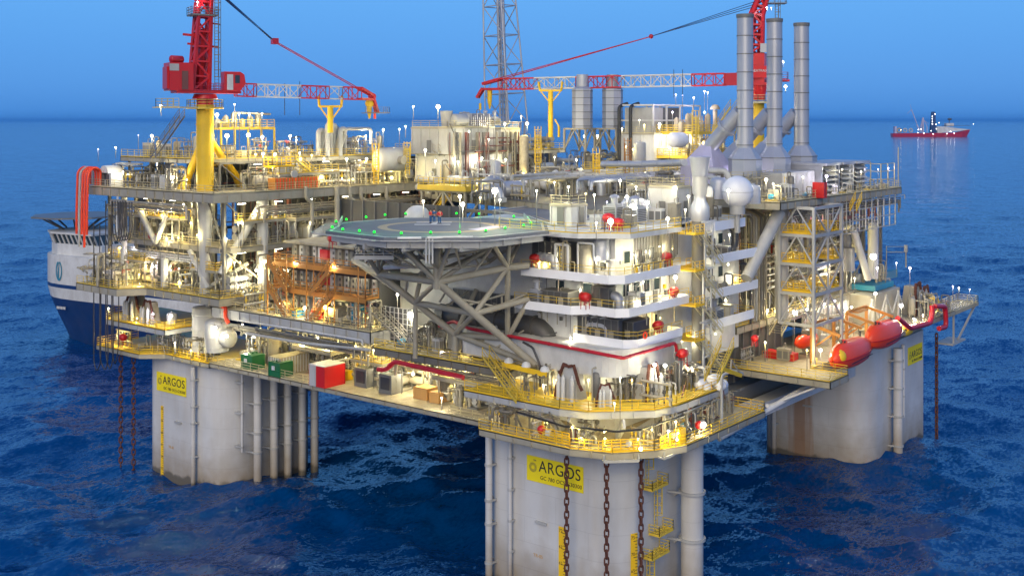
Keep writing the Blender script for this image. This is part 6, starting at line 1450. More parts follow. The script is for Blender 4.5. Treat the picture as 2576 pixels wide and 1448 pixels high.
def e_cab(x, y, z, s, r):
    t = thing('equipment_cabinet', '', 'cabinet', (x, y, z)); a, b, h = r.uniform(.7, 1.5)*s, r.uniform(.9, 2.2)*s, r.uniform(1.3, 2.3)*s; m = MB(); m.cbox((x, y, z+.15), a, b, h); m.cbox((x, y, z+h+.151), a+.12, b+.12, .06); m.cbox((x, y, z), a*.8, b*.8, .149); m.build('housing', r.choice(['lgrey', 'steel2', 'white', 'steel2', 'galv']), t)
    m = MB()
    for k in (-.25, .25): m.cbox((x-a/2-.02, y+k*b, z+.35), .05, b*.38, h*.7); m.cbox((x+k*a, y-b/2-.02, z+.35), a*.38, .05, h*.7)
    m.build('doors', r.choice(['mgrey', 'lgrey', 'steel2']), t); m = MB(); m.pipe([(x, y, z+h+.2), (x, y, z+h+.8), (x+a, y+.2, z+h+.8), (x+a, y+.2, z)], .06*s, 6); m.build('conduit', 'steel2', t); return t
def e_pipes(x, y, z, s, r):
    t = thing('pipework', '', 'pipes', (x, y, z)); n = r.choice([8, 9, 10, 11]); H = 3.9*s; sp = 2.9*s
    for k in range(n):
        rr = r.choice([.05, .06, .08, .1, .13, .2])*s; p = Vector((x+r.uniform(-sp/2, sp/2), y+r.uniform(-sp/2, sp/2), z+r.choice([.1, .3, H*.5]))); pts = [p.copy()]; ax = 2
        for j in range(r.choice([3, 4, 5])):
            if ax == 2: p = Vector((p.x, p.y, z+r.uniform(.3, 1)*H))
            elif ax == 0: p = Vector((x+r.uniform(-sp, sp)*.8, p.y, p.z))
            else: p = Vector((p.x, y+r.uniform(-sp, sp)*.8, p.z))
            pts.append(p.copy()); ax = r.choice([a for a in (0, 1, 2) if a != ax])
        if ax != 2: pts.append(Vector((p.x, p.y, z)))
        m = MB(); m.pipe(pts, rr, 7)
        for a, b in zip(pts, pts[1:]):
            if (b-a).length > 1.0: c = a.lerp(b, r.uniform(.3, .7)); d = (b-a).normalized(); m.tube(c-d*.16, c+d*.16, rr*1.7, 7); 
        m.build('pipe', r.choice(GREYS+['steel2', 'cream']), t)
    m = MB()
    for k in range(3):
        c = Vector((x+r.uniform(-sp, sp)*.4, y-sp*.5, z+r.uniform(.5, .9)*H)); m.ring(c, .2*s, .035, r.choice('xyz'), 10, 4); m.beam(c, c+Vector((0, .5*s, 0)), .06)
    m.build('handwheels', r.choice(['red', 'yellow', 'steel2', 'steel2', 'brownred']), t); return t
def e_rack(x, y, z, s, r):
    t = thing('pipe_rack', '', 'pipe rack', (x, y, z)); L_ = 5.0*s; H = 3.0*s; ax = r.choice('xy'); V = (lambda a, b, c: Vector((x+a, y+b, z+c))) if ax == 'x' else (lambda a, b, c: Vector((x+b, y+a, z+c)))
    m = MB()
    for a in (-L_/2, 0, L_/2):
        m = MB()
        for b in (-.7*s, .7*s): m.beam(V(a, b, 0), V(a, b, H), .16)
        for h in (H*.5, H*.97): m.beam(V(a, -.7*s, h), V(a, .7*s, h), .16)
        m.build('portal', 'steel', t)
    for h in (H*.5+.12, H+.1):
        b = -.55*s
        while b < .55*s:
            rr = r.choice([.06, .09, .13, .17])*s; m = MB(); e = V(L_/2+.6, b, h+rr); m.pipe([V(-L_/2-.5, b, h+rr-r.choice([0, 1.2])), V(-L_/2-.4, b, h+rr), e, e+Vector((0, 0, -r.choice([.1, 1.4])*s))], rr, 6); m.build('pipe', r.choice(GREYS), t); b += rr*2+.1
    return t
def e_manifold(x, y, z, s, r):
    t = thing('valve_manifold', '', 'valves', (x, y, z)); ax = r.choice('xy'); V = (lambda a, b, c: Vector((x+a, y+b, z+c))) if ax == 'x' else (lambda a, b, c: Vector((x+b, y+a, z+c)))
    m = MB(); L_ = 2.0*s; m.tube(V(-L_, 0, .8*s), V(L_, 0, .8*s), .18*s, 8); m.tube(V(-L_, 0, 2.3*s), V(L_, 0, 2.3*s), .14*s, 8); m.build('header_pipes', r.choice(GREYS), t)
    for k in range(6):
        a = -L_*.85+k*L_*.34; m = MB(); m.tube(V(a, 0, .1), V(a, 0, 2.3*s), .08*s, 7); m.tube(V(a, 0, 1.3*s), V(a, 0, 1.7*s), .19*s, 7); m.beam(V(a, 0, 1.5*s), V(a, -.5*s, 1.5*s), .06); 
        m.build('valve', r.choice(['steel2', 'lgrey', 'dgrey', 'yellow2', 'steel2']), t)
    for k in (-1, 1): MB().beam(V(L_*.9*k, .2, 0), V(L_*.9*k, .2, 2.6*s), .12).build('stand_post', 'steel', t)
    m = MB(); return t
def e_exch(x, y, z, s, r):
    t = thing('heat_exchanger', '', 'heat exchanger', (x, y, z)); ax = r.choice('xy'); V = (lambda a, b, c: Vector((x+a, y+b, z+c))) if ax == 'x' else (lambda a, b, c: Vector((x+b, y+a, z+c))); mt = r.choice(['steel2', 'lgrey', 'cream'])
    for k, h in enumerate((.9*s, 2.1*s)):
        m = MB(); m.tube(V(-1.9*s, 0, h), V(1.9*s, 0, h), .45*s, 14); m.tube(V(-2.0*s, 0, h), V(-1.85*s, 0, h), .58*s, 14); m.tube(V(1.5*s, 0, h), V(1.65*s, 0, h), .58*s, 14); m.build('shell', mt, t)
    m = MB()
    for a in (-1.2, 1.0): m.beam(V(a*s, 0, 0), V(a*s, 0, 1.6*s), .2, .7*s)
    m.build('support', 'steel', t); m = MB(); m.pipe([V(-1.3*s, 0, 2.5*s), V(-1.3*s, 0, 3.2*s), V(-1.3*s, -1*s, 3.2*s), V(-1.3*s, -1*s, .2)], .13*s, 7); m.build('nozzle_pipe', mt, t); return t
def e_cooler(x, y, z, s, r):
    t = thing('ventilation_unit', '', 'ventilation unit', (x, y, z)); a, b, h = 2.2*s, 2.0*s, 1.7*s; m = MB(); m.cbox((x, y, z+.25), a, b, h); m.cbox((x, y, z+.25+h), a*.7, b*.7, .3); m.build('casing', r.choice(['galv', 'lgrey', 'white']), t)
    m = MB()
    for k in range(7): m.cbox((x-a/2-.03, y, z+.45+k*h*.12), .05, b*.8, h*.06); m.cbox((x, y-b/2-.03, z+.45+k*h*.12), a*.8, .05, h*.06)
    m.build('grille', 'dgrey', t); m = MB(); m.tube((x, y, z+h+.5), (x, y, z+h+1.3), .45*s, 12); m.lathe((x, y, z+h+1.3), [(.7*s, 0), (.5*s, .3), (.02, .45)], 12); m.build('vent_hood', 'galv', t); return t
def e_duct(x, y, z, s, r):
    t = thing('air_duct', '', 'duct', (x, y, z)); rr = .62*s; k = r.choice([-1, 1]); m = MB(); m.pipe([(x, y+1.8*k*s, z+.2), (x, y+1.8*k*s, z+2.1*s), (x, y-1.2*k*s, z+2.1*s), (x+.1, y-1.6*k*s, z+.4)], rr, 14, rr*2); m.build('run', 'galv', t)
    m = MB()
    for f in (-.5, .2, .9): m.tube((x, y+f*s, z+2.1*s), (x, y+f*s+.1, z+2.1*s), rr*1.1, 14)
    m.build('flanges', 'lgrey', t); m = MB(); m.cbox((x, y-1.6*k*s, z), 1.5*s, 1.3*s, .8*s); m.build('fan_box', 'lgrey', t); return t
def e_crate(x, y, z, s, r):
    t = thing('cargo_basket', '', 'basket', (x, y, z)); a, b, h = 1.8*s, 1.4*s, 1.1*s; m = MB()
    for zz_ in (.1, h*.5, h):
        for p, q_ in (((-a/2, -b/2), (a/2, -b/2)), ((a/2, -b/2), (a/2, b/2)), ((a/2, b/2), (-a/2, b/2)), ((-a/2, b/2), (-a/2, -b/2))): m.beam((x+p[0], y+p[1], z+zz_), (x+q_[0], y+q_[1], z+zz_), .08)
    for p in ((-a/2, -b/2), (a/2, -b/2), (a/2, b/2), (-a/2, b/2)): m.beam((x+p[0], y+p[1], z), (x+p[0], y+p[1], z+h), .1)
    mt = r.choice(['yellow2', 'yellow', 'rail', 'amber']); m.build('frame', mt, t); m = MB(); m.cbox((x, y, z+.12), a*.8, b*.8, h*.6); m.build('load', r.choice(['cream', 'mgrey', 'sky_blue', 'steel2']), t); return t
KIND = {'v': (e_vtank, 'upright vessel'), 'h': (e_htank, 'drum vessel'), 'p': (e_pump, 'pump skid'), 'c': (e_cab, 'cabinet'), 't': (e_pipes, 'pipe tangle'), 'r': (e_rack, 'pipe rack'),
        'm': (e_manifold, 'valve manifold'), 'x': (e_exch, 'heat exchanger'), 'l': (e_cooler, 'louvred fan unit'), 'd': (e_duct, 'bent silver duct'), 'b': (e_crate, 'framed basket')}
ORD = ['first', 'second', 'third', 'fourth', 'fifth', 'sixth', 'seventh', 'eighth', 'ninth', 'tenth', 'eleventh', 'twelfth', 'thirteenth', 'fourteenth', 'fifteenth', 'sixteenth', 'seventeenth', 'eighteenth', 'nineteenth', 'twentieth', 'twenty first', 'twenty second', 'twenty third', 'twenty fourth']
def zone(where, spots, z, s=1.0, seed=1):
    """spots: list of (kinds, x, y) — one machine each; labels count the machines of a kind from the left of the picture"""
    r = random.Random(seed); made = {}
    spots = [s_ for s_ in spots if not (41 < (s_[3] if len(s_) > 3 else z) < 43.5 and in_park(s_[1], s_[2]))]
    for k, x, y, *o in spots:
        zz_ = o[0] if o else z; k = r.choice(k); f, nm = KIND[k]; t = f(x+r.uniform(-.25, .25), y+r.uniform(-.25, .25), zz_, (o[1] if len(o) > 1 else s)*r.uniform(.9, 1.1), r); made.setdefault(nm, []).append(t)
    for nm, ts in made.items():
        ts.sort(key=lambda t: pix(t.location)[0])
        if len(ts) == 1: ts[0]['label'] = f'only {nm} {where}'
        for i, t in enumerate(ts):
            if len(ts) > 1: t['label'] = f'{ORD[i]} {nm} from left {where}'; t['group'] = f'{nm}s {where}'
PK = [at(1300, 552, z=HZ), at(1225, 528, z=HZ), at(1395, 506, z=HZ), at(1640, 512, z=HZ), at(1560, 548, z=HZ), at(1420, 585, z=HZ)]
def in_park(x, y):
    c = False
    for a, b in zip(PK, PK[1:]+PK[:1]):
        if (a.y > y) != (b.y > y) and x < (b.x-a.x)*(y-a.y)/(b.y-a.y)+a.x: c = not c
    return c
def grid(kinds, x0, x1, nx, y0, y1, ny, jit=.5, seed=0):
    r = random.Random(seed); return [(kinds, x0+(x1-x0)*(i+.5)/nx+r.uniform(-jit, jit), y0+(y1-y0)*(j+.5)/ny+r.uniform(-jit, jit)) for i in range(nx) for j in range(ny)]
zone('on the upper deck right of the left crane', grid('ttvhxrmtcp', 6, 44, 13, 67, 71, 1, .4, 1)+grid('hvtr', 7, 43, 8, 72.5, 75, 1, .4, 2), 44.5, 1.05, 3)
zone('on the upper deck left of the left crane', grid('tvcrtm', -3, 0, 1, 78, 97, 7, .3, 4)+grid('hvt', 1.5, 5, 1, 76, 97, 6, .3, 5), 44.5, 1.05, 6)
zone('on the upper deck behind the yellow ladders', grid('tvhmtp', 45, 62, 6, 67, 71, 1, .3, 7), 44.5, 1.1, 8)
zone('on the top deck behind the left crane', grid('tcvmt', 2, 38, 11, 72.6, 75, 1, .4, 9)+grid('thcp', 3, 38, 8, 78, 84, 1, .6, 10), 49.2, .8, 11)
zone('on the left end of the top deck', grid('tvc', 1, 4, 1, 78, 94, 6, .3, 12), 49.2, .85, 13)
zone('on the yellow railed deck right of the flare tower', grid('tvmxt', 47, 71, 9, 61.5, 64, 1, .3, 14)+grid('vh', 48, 70, 6, 67, 71, 1, .5, 15), 49.6, .9, 16)
zone('on the lower deck of the left module', grid('tmpvtxt', 1.5, 60, 20, 68, 70.5, 1, .4, 17)+grid('tvhr', 3, 60, 14, 72, 75, 1, .5, 18), 29.2, 1.15, 19)
zone('on the lower deck at the left end of the module', grid('tmpvx', -.9, .6, 1, 76, 97, 8, .3, 20)+grid('tmpc', -4.8, -3.2, 1, 89, 98.5, 5, .3, 83)+grid('tvr', 3, 5.5, 1, 77, 97, 7, .4, 21), 29.2, 1.15, 22)
zone('on the balcony deck of the left module', grid('tmcvt', 2, 43, 14, 68.4, 70, 1, .3, 23)+grid('thx', 4, 42, 9, 71.5, 73, 1, .3, 24), 36.4, 1.05, 25)
zone('on the balcony deck at the left end of the module', grid('tmvc', 0, 1.4, 1, 75, 96, 8, .3, 26)+grid('htx', 3.6, 5.4, 1, 76, 96, 6, .3, 27), 36.4, 1.05, 28)
zone('on the central deck just behind the helideck', grid('dlclrd', 21.5, 26, 2, 17, 40, 8, .5, 29), 43.0, .95, 30)
zone('on the central deck behind the white quarters roof', grid('dcltmld', 29, 36, 2, 13, 40, 9, .6, 31), 43.0, 1.0, 32)
zone('in the crowded middle of the central deck', grid('tdrcmhl', 39, 50, 3, 9, 40, 8, .6, 33), 43.0, 1.1, 34)
zone('at the back of the central deck', grid('tvhrxm', 31, 58, 7, 43, 62, 3, .8, 35), 43.0, 1.15, 36)
zone('around the tall white process building', grid('tvrxh', 56, 88, 8, 22, 30, 2, .7, 37), 43.0, 1.2, 38)
wallt('dark bulkhead added as backing behind the machines of the upper deck', 4, 92, 79, 79.3, 44.5, 48.4, 'dgrey')  # more dark backing, added to close the gap behind the deck
zone('under the yellow railed deck beside the stubby stacks', grid('tvhrxm', 60, 90, 9, 67, 72, 1, .5, 38), 44.5, 1.15, 39)
zone('between the stubby stacks and process building', grid('tvm', 62, 90, 8, 46, 52, 1, .8, 75)+grid('hr', 64, 88, 4, 54, 58, 1, .8, 76), 43.0, 1.7, 77)
zone('on the quarters roof', [('l', 8.5, 11.5), ('c', 7, 8), ('l', 15, 8), ('c', 18.5, 7), ('d', 20, 11), ('c', 21, 6), ('c', 11.5, 6.5), ('l', 17, 12), ('p', 9, 6)], 42.2, 1.0, 40)
zone('on the roof of the balcony block right of the ladder tower', [('v', 26, 3.4), ('c', 29, 4.4), ('c', 31, 9), ('l', 28, 9)], 42.0, 1.0, 41)
zone('on the right upper deck near the radome', grid('ctvpc', 38, 45, 5, 0.5, 2, 1, .3, 42)+grid('thc', 38.5, 44, 3, 4, 9, 2, .4, 43), 44.0, .95, 44)
zone('along the rail of the louvred deck', grid('pbmc', 47, 80, 10, .2, 1.0, 1, .2, 45), 44.0, .6, 46)
zone('at the back of the lower deck', grid('tmpvxtc', 5, 7.3, 1, 19, 71, 17, .4, 47)+grid('ptmv', 3, 4.6, 1, 19, 31, 4, .4, 80)+grid('tmvp', 3.4, 4.8, 1, 59, 71, 4, .4, 81)+grid('tmc', 3.4, 5, 1, 42, 50, 2, .3, 82), 19.2, 1.25, 48)
zone('along the inner side of the middle deck', grid('tmpcvt', 2, 3.2, 1, 61.5, 71, 4, .3, 49)+grid('tpmtc', 10.8, 13, 1, 40, 70, 8, .4, 50)+grid('cbpt', 1.2, 1.6, 1, 40, 60, 6, .2, 51), 27.5, .95, 52)
zone('on the pipe walkway under the helideck', grid('tvmpc', 2, 4, 1, 17, 37, 9, .3, 53), 25.6, .95, 54)
zone('at the foot of the quarters on the chain platform', [('m', 4.6, -1.2), ('t', 10.5, 1.2), ('v', 12.5, 0), ('t', 14.4, .5), ('p', 16.3, -.6), ('v', 17, 3), ('t', .8, 12), ('c', 1, 17), ('v', 1.6, 4.6), ('t', 3.9, 2.2), ('t', 12, 3.2)], 23.3, .95, 55)
zone('on the lower walkway round the nearest column', [('t', -2, 14.5), ('m', -2.4, 9.5), ('t', -1.6, 3.5), ('m', 2, -1.5), ('t', 6.5, -2.4), ('p', 10, -2), ('t', 13.5, -2.8), ('m', 17, -2.2), ('t', 20.5, -2), ('c', 22.5, 0), ('v', 18, 2)], 19.4, .8, 56)
zone('along the walkway of the left column', [('t', 1, 75), ('m', 1, 79), ('t', .5, 84), ('p', -1, 89), ('m', -1.6, 93.5), ('t', 4, 78), ('v', 5, 82)], 19.1, 1.0, 57)
zone('under the right deck beside the stair tower', grid('tvmhxt', 40, 72, 11, 6.5, 12, 1, .5, 58), 26.8, 1.3, 59)
zone('halfway up inside the right module', grid('thxr', 53, 84, 8, 6.5, 10, 1, .4, 60), 32.2, 1.2, 61)
zone('on the lifeboat deck', [('c', 46, 2.5), ('p', 52, 2), ('c', 60, 2.6), ('t', 66, 2), ('m', 41, 6), ('c', 39, 9)], 21.0, .95, 62)
zone('on the platform of the right column', [('v', 88.5, -.5), ('t', 91, -1.5), ('m', 95.5, -2), ('p', 99, -1.6), ('c', 101, 3), ('v', 100, 7), ('b', 102.5, -1)], 21.6, 1.1, 63)
zone('beside the teal skips on the right', [('h', 83, 8), ('v', 88, 7), ('c', 80, 11), ('t', 85, 5), ('h', 89, 12)], 26.8, 1.2, 64)
for i, (x, y, z, k, lab) in enumerate(((2.8, 12.5, 36.95, 'd', 'dark duct unit on the top balcony beside the white pipe frame'), (2.9, 9.5, 36.95, 'v', 'upright tank on the top balcony left of the corner'), (2.6, 13.6, 33.1, 'l', 'grey louvred unit on the middle balcony at its left end'),
                            (3, 10.5, 33.1, 'c', 'grey cabinet on the middle balcony near the red reel'), (4.3, 4.8, 33.1, 'd', 'bent duct rising by the corner of the middle balcony'), (7.2, 2.7, 33.1, 'c', 'pale blue cabinet on the middle balcony right of the corner'), (4.6, 6.5, 29.55, 'd', 'dark bent duct on the lowest balcony'),
                            (25.4, 3, 37.2, 'v', 'broad white tank on the upper right balcony beside the ladder tower'), (28.6, 3.1, 37.2, 'c', 'cabinet on the upper right balcony'), (25.6, 3, 32.9, 'c', 'cabinet on the third right balcony beside the ladder tower'), (28.4, 3, 32.9, 'p', 'pump on the third right balcony'),
                            (26, 3, 29.05, 'l', 'grey unit on the lowest right balcony'), (29.4, 3, 29.05, 'c', 'low grey cabinet on the lowest right balcony'))):
    t = KIND[k][0](x, y, z, .9, random.Random(i)); t['label'] = lab
# broad dark tanks on the top balcony
for x, y, r_, h, mt, lab in ((4.1, 14, .75, 3.9, 'mgrey', 'dark grey upright tank at the left end of the top balcony'), (4.1, 12.3, .75, 3.9, 'dgrey', 'darker upright tank beside it on the top balcony'), (4.1, 7.6, 1.0, 3.6, 'steel2', 'broad pale tank on the top balcony near the corner'), (4.3, 5.6, 1.0, 2.3, 'galv', 'silver ribbed bin hanging under the quarters roof corner')):
    z0 = 36.95 if h > 3 else 39.0; t = thing('storage_tank', lab, 'tank', (x, y, z0)); m = MB(); m.lathe((x, y, z0), [(r_, 0), (r_, h), (r_*.6, h+.3), (.02, h+.35)], 18); m.build('shell', mt, t); m = MB()
    for k in range(4): m.tube((x, y, z0+.4+k*h/4), (x, y, z0+.48+k*h/4), r_*1.03, 18)
    m.build('hoops', mt, t)
t = thing('goalpost_pipes', 'white goalpost shaped pipe frame on the top balcony', 'frame', (2.2, 9, 37)); m = MB(); m.pipe([(2.1, 10.6, 37), (2.1, 10.6, 40.6), (2.1, 8.8, 40.6), (2.1, 8.8, 37)], .16, 8, .1); m.pipe([(2.1, 7.4, 37), (2.1, 7.4, 41), (2.1, 5.2, 41), (2.1, 5.2, 39)], .12, 8); m.build('pipe', 'white', t)
t = thing('bottle_rack', 'long rack of small bottles and valves along the right side of the top balcony', 'rack', (9, 2.4, 37)); m = MB(); m.beam((6, 2.2, 38.3), (14.6, 2.2, 38.3), .12); m.beam((6, 2.2, 37.4), (14.6, 2.2, 37.4), .1); m.build('frame', 'dgrey', t)
for k in range(17): m = MB(); m.tube((6.1+k*.52, 2.3, 37), (6.1+k*.52, 2.3, 38.2), .14, 8); m.build('bottle', ['steel2', 'yellow', 'white', 'mgrey', 'cream'][k % 5], t)

# ---- bigger landmarks at the back
def block(label, x0, x1, y0, y1, z0, z1, mat='white', name='process_building', dark=True, seed=0):
    r = random.Random(seed); t = thing(name, label, 'building', ((x0+x1)/2, (y0+y1)/2, z0)); MB().box(x0, x1, y0, y1, z0, z1).build('wall', mat, t); m = MB(); m.box(x0-.2, x1+.2, y0-.2, y1+.2, z1+.002, z1+.25); m.build('roof', 'steel2', t)
    m = MB(); n = int((x1-x0)/1.9)
    for i in range(n+1): x = x0+i*(x1-x0)/n; m.box(x-.09, x+.09, y0-.14, y0-.001, z0, z1)
    n = max(1, int((y1-y0)/1.9))
    for i in range(n+1): y = y0+i*(y1-y0)/n; m.box(x0-.14, x0-.001, y-.09, y+.09, z0, z1)
    m.build('ribs', mat, t); m = MB(); rail_mb(m, [(x1, y0, z1+.25), (x0, y0, z1+.25), (x0, y1, z1+.25)], 1.1, .06, 1.8); m.build('railing', 'rail', t)
    m = MB(); m.box(x0-.17, x0-.141, (y0+y1)/2-.5, (y0+y1)/2+.5, z0+.2, z0+2.3); m.build('door', 'mgrey', t); m = MB(); m.box((x0+x1)/2, (x0+x1)/2+1, y0-.17, y0-.141, z0+.2, z0+2.3); m.build('door', 'mgrey', t); return t
tb_ = block('tall white process building right of the stubby stacks', 60, 76, 33, 40, 43.1, 52.6, 'white')
m = MB()
for y in (39.6, 37.3): m.pipe([(59.5, y, 44), (59.5, y, 57.4), (62, y, 57.9)], .3, 8)
m.build('dark_riser_pipe', 'ink', tb_)
m = MB()
for x in (60.2, 64.5, 69, 73.5, 76):
    for y in (33.2, 40): m.beam((x, y, 52.6), (x, y, 57.6), .25)
for z in (55, 57.6):
    for a, b in (((60.2, 33.2), (76, 33.2)), ((60.2, 40), (76, 40)), ((60.2, 33.2), (60.2, 40)), ((76, 33.2), (76, 40))): m.beam((*a, z), (*b, z), .25)
m.build('roof_frame', 'white', tb_); m = MB(); m.box(65, 71, 34.5, 39, 52.9, 57.2); m.build('fan_house', 'dgrey', tb_); m = MB(); m.box(61, 64.6, 34, 39.4, 52.9, 57.2); m.build('fan_house', 'lgrey', tb_)
m = MB(); ladder_mb(m, (75, 32.4, 44), 11, (1, 0, 0), .8, True, t=.09); m.build('caged_ladder', 'yellow', tb_); MB().box(73.2, 74.4, 32.7, 32.99, 46, 52).build('glowing_panel', 'lit', tb_)  # panel glows by itself, its brightness is put into the material
cb_ = block('white walled process house left of the flare tower foot', 36, 48, 58, 66, 49.4, 53.6, 'lgrey', seed=2)
m = MB(); m.drum((40, 59, 55), 1.1, 3, 'x', 16); m.tube((38, 60, 53.8), (38, 60, 56.6), .8, 14, 1.1); m.build('roof_plant', 'lgrey', cb_)
m = MB()
for k in range(12): m.box(41.5+k*.55, 41.75+k*.55, 58.6, 61, 53.9, 55.6+(k % 3)*.3)
m.build('filter_panels', 'galv', cb_)
block('smaller white walled house beside the flare tower, right of the process house', 50, 55, 58, 64, 49.4, 53.4, 'white', seed=3)
block('pale white module under the process house, behind the central deck', 37, 52, 57.5, 66, 44.6, 49.2, 'white', seed=4)
block('low silver service box on the central deck beside the hooded duct', 50, 57, 15, 20, 43.1, 46.4, 'galv', seed=5)
block('tall white cabin standing at the back of the quarters roof', 22.5, 26, 6.5, 10.5, 42.3, 46.2, 'white', seed=6)
block('white cabin at the left of the quarters roof near the helideck', 6.5, 9.5, 11.5, 14.5, 42.25, 44.6, 'white', seed=7)
# truss tower below process house
t = thing('support_tower', 'pale braced tower with yellow landing below the white process house', 'tower', at(1100, 560, x=24)); a = at(1062, 560, x=27)
x0, y0 = a.x, a.y-9; m = MB()
for x in (x0, x0+5):
    for y in (y0, y0+4.5, y0+9): m.beam((x, y, 30), (x, y, 44.4), .34)
for z in (34.5, 39.2, 44.1):
    m.beam((x0, y0, z), (x0, y0+9, z), .35, .5); m.beam((x0, y0, z), (x0+5, y0, z), .35, .5)
for z, w in ((34.5, 39.2), (39.2, 44.1)):
    m.beam((x0, y0, z), (x0, y0+4.5, w), .24); m.beam((x0, y0+9, z), (x0, y0+4.5, w), .24); m.beam((x0, y0, z), (x0+5, y0, w), .24)
m.build('braced_frame', 'steel2', t); m = MB(); m.box(x0+.3, x0+4.5, y0+4, y0+8.6, 39.3, 39.4); rail_mb(m, [(x0+.3, y0+4, 39.4), (x0+.3, y0+8.6, 39.4)], 1.2, .08, 1.2); stairs_mb(m, (x0+1, y0+8, 39.4), (x0+1, y0+4.4, 43.4), 1, (1, 0, 0), t=.08); m.build('landing', 'yellow', t)
m = MB(); m.box(x0-.6, x0+6, y0-.6, y0+9.5, 44.15, 44.8); rail_mb(m, [(x0+6, y0-.5, 44.8), (x0-.5, y0-.5, 44.8), (x0-.5, y0+9.4, 44.8)], 1.3, .09, 1.1); m.build('top_platform', 'yellow2', t)
# yellow ladders, columns, pipes, drums
def cage(px, y0_, y1_, d, label, mat='yellow'):
    a, b = at(px, y1_, d=d), at(px, y0_, d=d); t = thing('caged_ladder', label, 'ladder', a, 'caged ladders on the process decks'); m = MB(); ladder_mb(m, a, b.z-a.z, (CT, -ST, 0), .7, True, (-ST, -CT, 0), .1)
    n = int((b.z-a.z)/.55)
    m.build('ladder_and_cage', mat, t); return t
for px, a, b, d, lab, mt in ((946, 372, 462, 186, 'yellow caged ladder left of the pale horizontal drum', 'yellow'), (1025, 368, 440, 190, 'yellow caged ladder right of the pale horizontal drum', 'yellow2'), (1353, 330, 440, 190, 'yellow caged ladder beside the tall white column vessel', 'yellow'),
                         (1499, 385, 470, 184, 'yellow caged ladder on the deck below the stubby stacks', 'yellow'), (1748, 290, 395, 186, 'yellow caged ladder near the huge round lamp', 'yellow2'), (1578, 360, 440, 176, 'brown caged ladder in front of the process building', 'amber')):
    cage(px, a, b, d, lab, mt)
drumv(1318, 345, 465, 12, 'tall white column vessel beside the yellow ladder, centre back', y=56, mat='cream', name='column_vessel')
drumv(1610, 362, 440, 15, 'pale round tank in front of the white process building', y=28, mat='lgrey'); drumv(1247, 408, 460, 13, 'pale blue grey tank above the white frame near the big duct', y=48, mat='galv')
drumv(1895, 472, 512, 18, 'white tank beside the radome at the rail of the right upper deck', y=1, mat='white'); drumv(1808, 455, 500, 22, 'grey round silo left of the radome', y=6, mat='galv')
t = thing('horizontal_vessel', 'large pale horizontal drum between two yellow ladders', 'vessel', at(985, 430, d=190)); c = at(985, 402, d=190); m = MB(); m.drum(c, 2.0, 5.0, 'x', 20); m.build('shell', 'lgrey', t); m = MB(); m.tube(c-Vector((.0, 2.0, 0)), c-Vector((0, 2.8, 0)), .7, 12); m.build('manway', 'steel2', t)
t = thing('horizontal_vessel', 'glowing white ball ended vessel beside the huge round lamp', 'vessel', at(1700, 365, d=182)); c = at(1704, 352, d=184); m = MB(); m.drum(c, 1.2, 3.0, 'x', 20, .6); m.build('shell', 'bright_white', t)
t = thing('air_duct', 'big shiny domed duct with white frame at the back of the helideck', 'duct', at(1245, 500, z=43)); c = at(1240, 497, z=43.2); m = MB(); m.lathe(c, [(2.0, 0), (2.05, 1.6), (1.7, 2.6), (1.0, 3.2), (.02, 3.4)], 20); m.tube(c+Vector((0, 0, 1.2)), c+Vector((5, -2, 1.2)), 1.3, 16); m.tube(c+Vector((5.4, -2.2, 0)), c+Vector((5.4, -2.2, 2.6)), 1.5, 16, .8); m.build('dome', 'galv', t)
m = MB(); q = c+Vector((0, 0, 3.6)); [m.beam(q+Vector((a*1.6, b*1.6, -.5)), q+Vector((a*1.6, b*1.6, 2.2)), .18) for a in (-1, 1) for b in (-1, 1)]
for h in (0, 2.1): m.beam(q+Vector((-1.6, -1.6, h)), q+Vector((1.6, -1.6, h)), .18); m.beam(q+Vector((-1.6, -1.6, h)), q+Vector((-1.6, 1.6, h)), .18)
m.build('frame', 'white', t)
t = thing('tank_dome', 'white half dome behind the rim lights of the helideck', 'dome', at(1050, 545, d=168)); c = at(1050, 548, d=168); m = MB(); m.lathe(c, [(1.95, -2), (1.95, 0), (1.8, .8), (1.3, 1.4), (.7, 1.75), (.02, 1.85)], 22); m.build('shell', 'white', t)
ducts('long thick silver pipe lying level across the central deck', [at(1515, 413, d=176), at(1600, 413, d=172), at(1715, 409, d=166), at(1722, 409, d=164)], .48, 'galv', 12, 'process_pipe', 'pipe')
ducts('white bent pipe stepping down beside the lavender hood', [at(1752, 428, d=160), at(1828, 430, d=158), at(1832, 456, d=158), at(1858, 460, d=156), at(1858, 476, d=156)], .42, 'lgrey', 12, 'process_pipe', 'pipe')
ducts('second white bent pipe under the first, beside the lavender hood', [at(1752, 444, d=159), at(1800, 446, d=157), at(1826, 470, d=156)], .34, 'lgrey', 12, 'process_pipe', 'pipe')
for k, (x_, lab) in enumerate(((770, 'pale pipe stepping down under the upper deck, first from the left'), (880, 'pale pipe stepping down left of the thick braced leg'), (908, 'pale pipe stepping down right beside the thick braced leg'), (972, 'pale pipe stepping down farther right of the braced leg'), (848, 'long straight pale pipe dropping below the two bright tubes'))):
    w = 14 if k != 4 else 0; ducts(lab, [at(x_, 470, y=65.2), at(x_, 500, y=65.2), at(x_+w, 506, y=65.2), at(x_+w+2, 565+8*k, y=65.2)], .3 if k != 4 else .42, 'steel2', 10, 'process_pipe', 'pipe')
for px, lab in ((690, 'dark red steel post under the upper deck near the straight white leg'), (727, 'slim dark red steel post right of the first'), (1060, 'thick dark red steel post behind the white half dome')):
    a, b = at(px, 490, y=70), at(px, 640, y=70); tag(MB().beam((a.x, a.y, 29.3), (a.x, a.y, 43.2), .75 if px > 1000 else .5).build('steel_post', 'brownred'), lab, 'post')
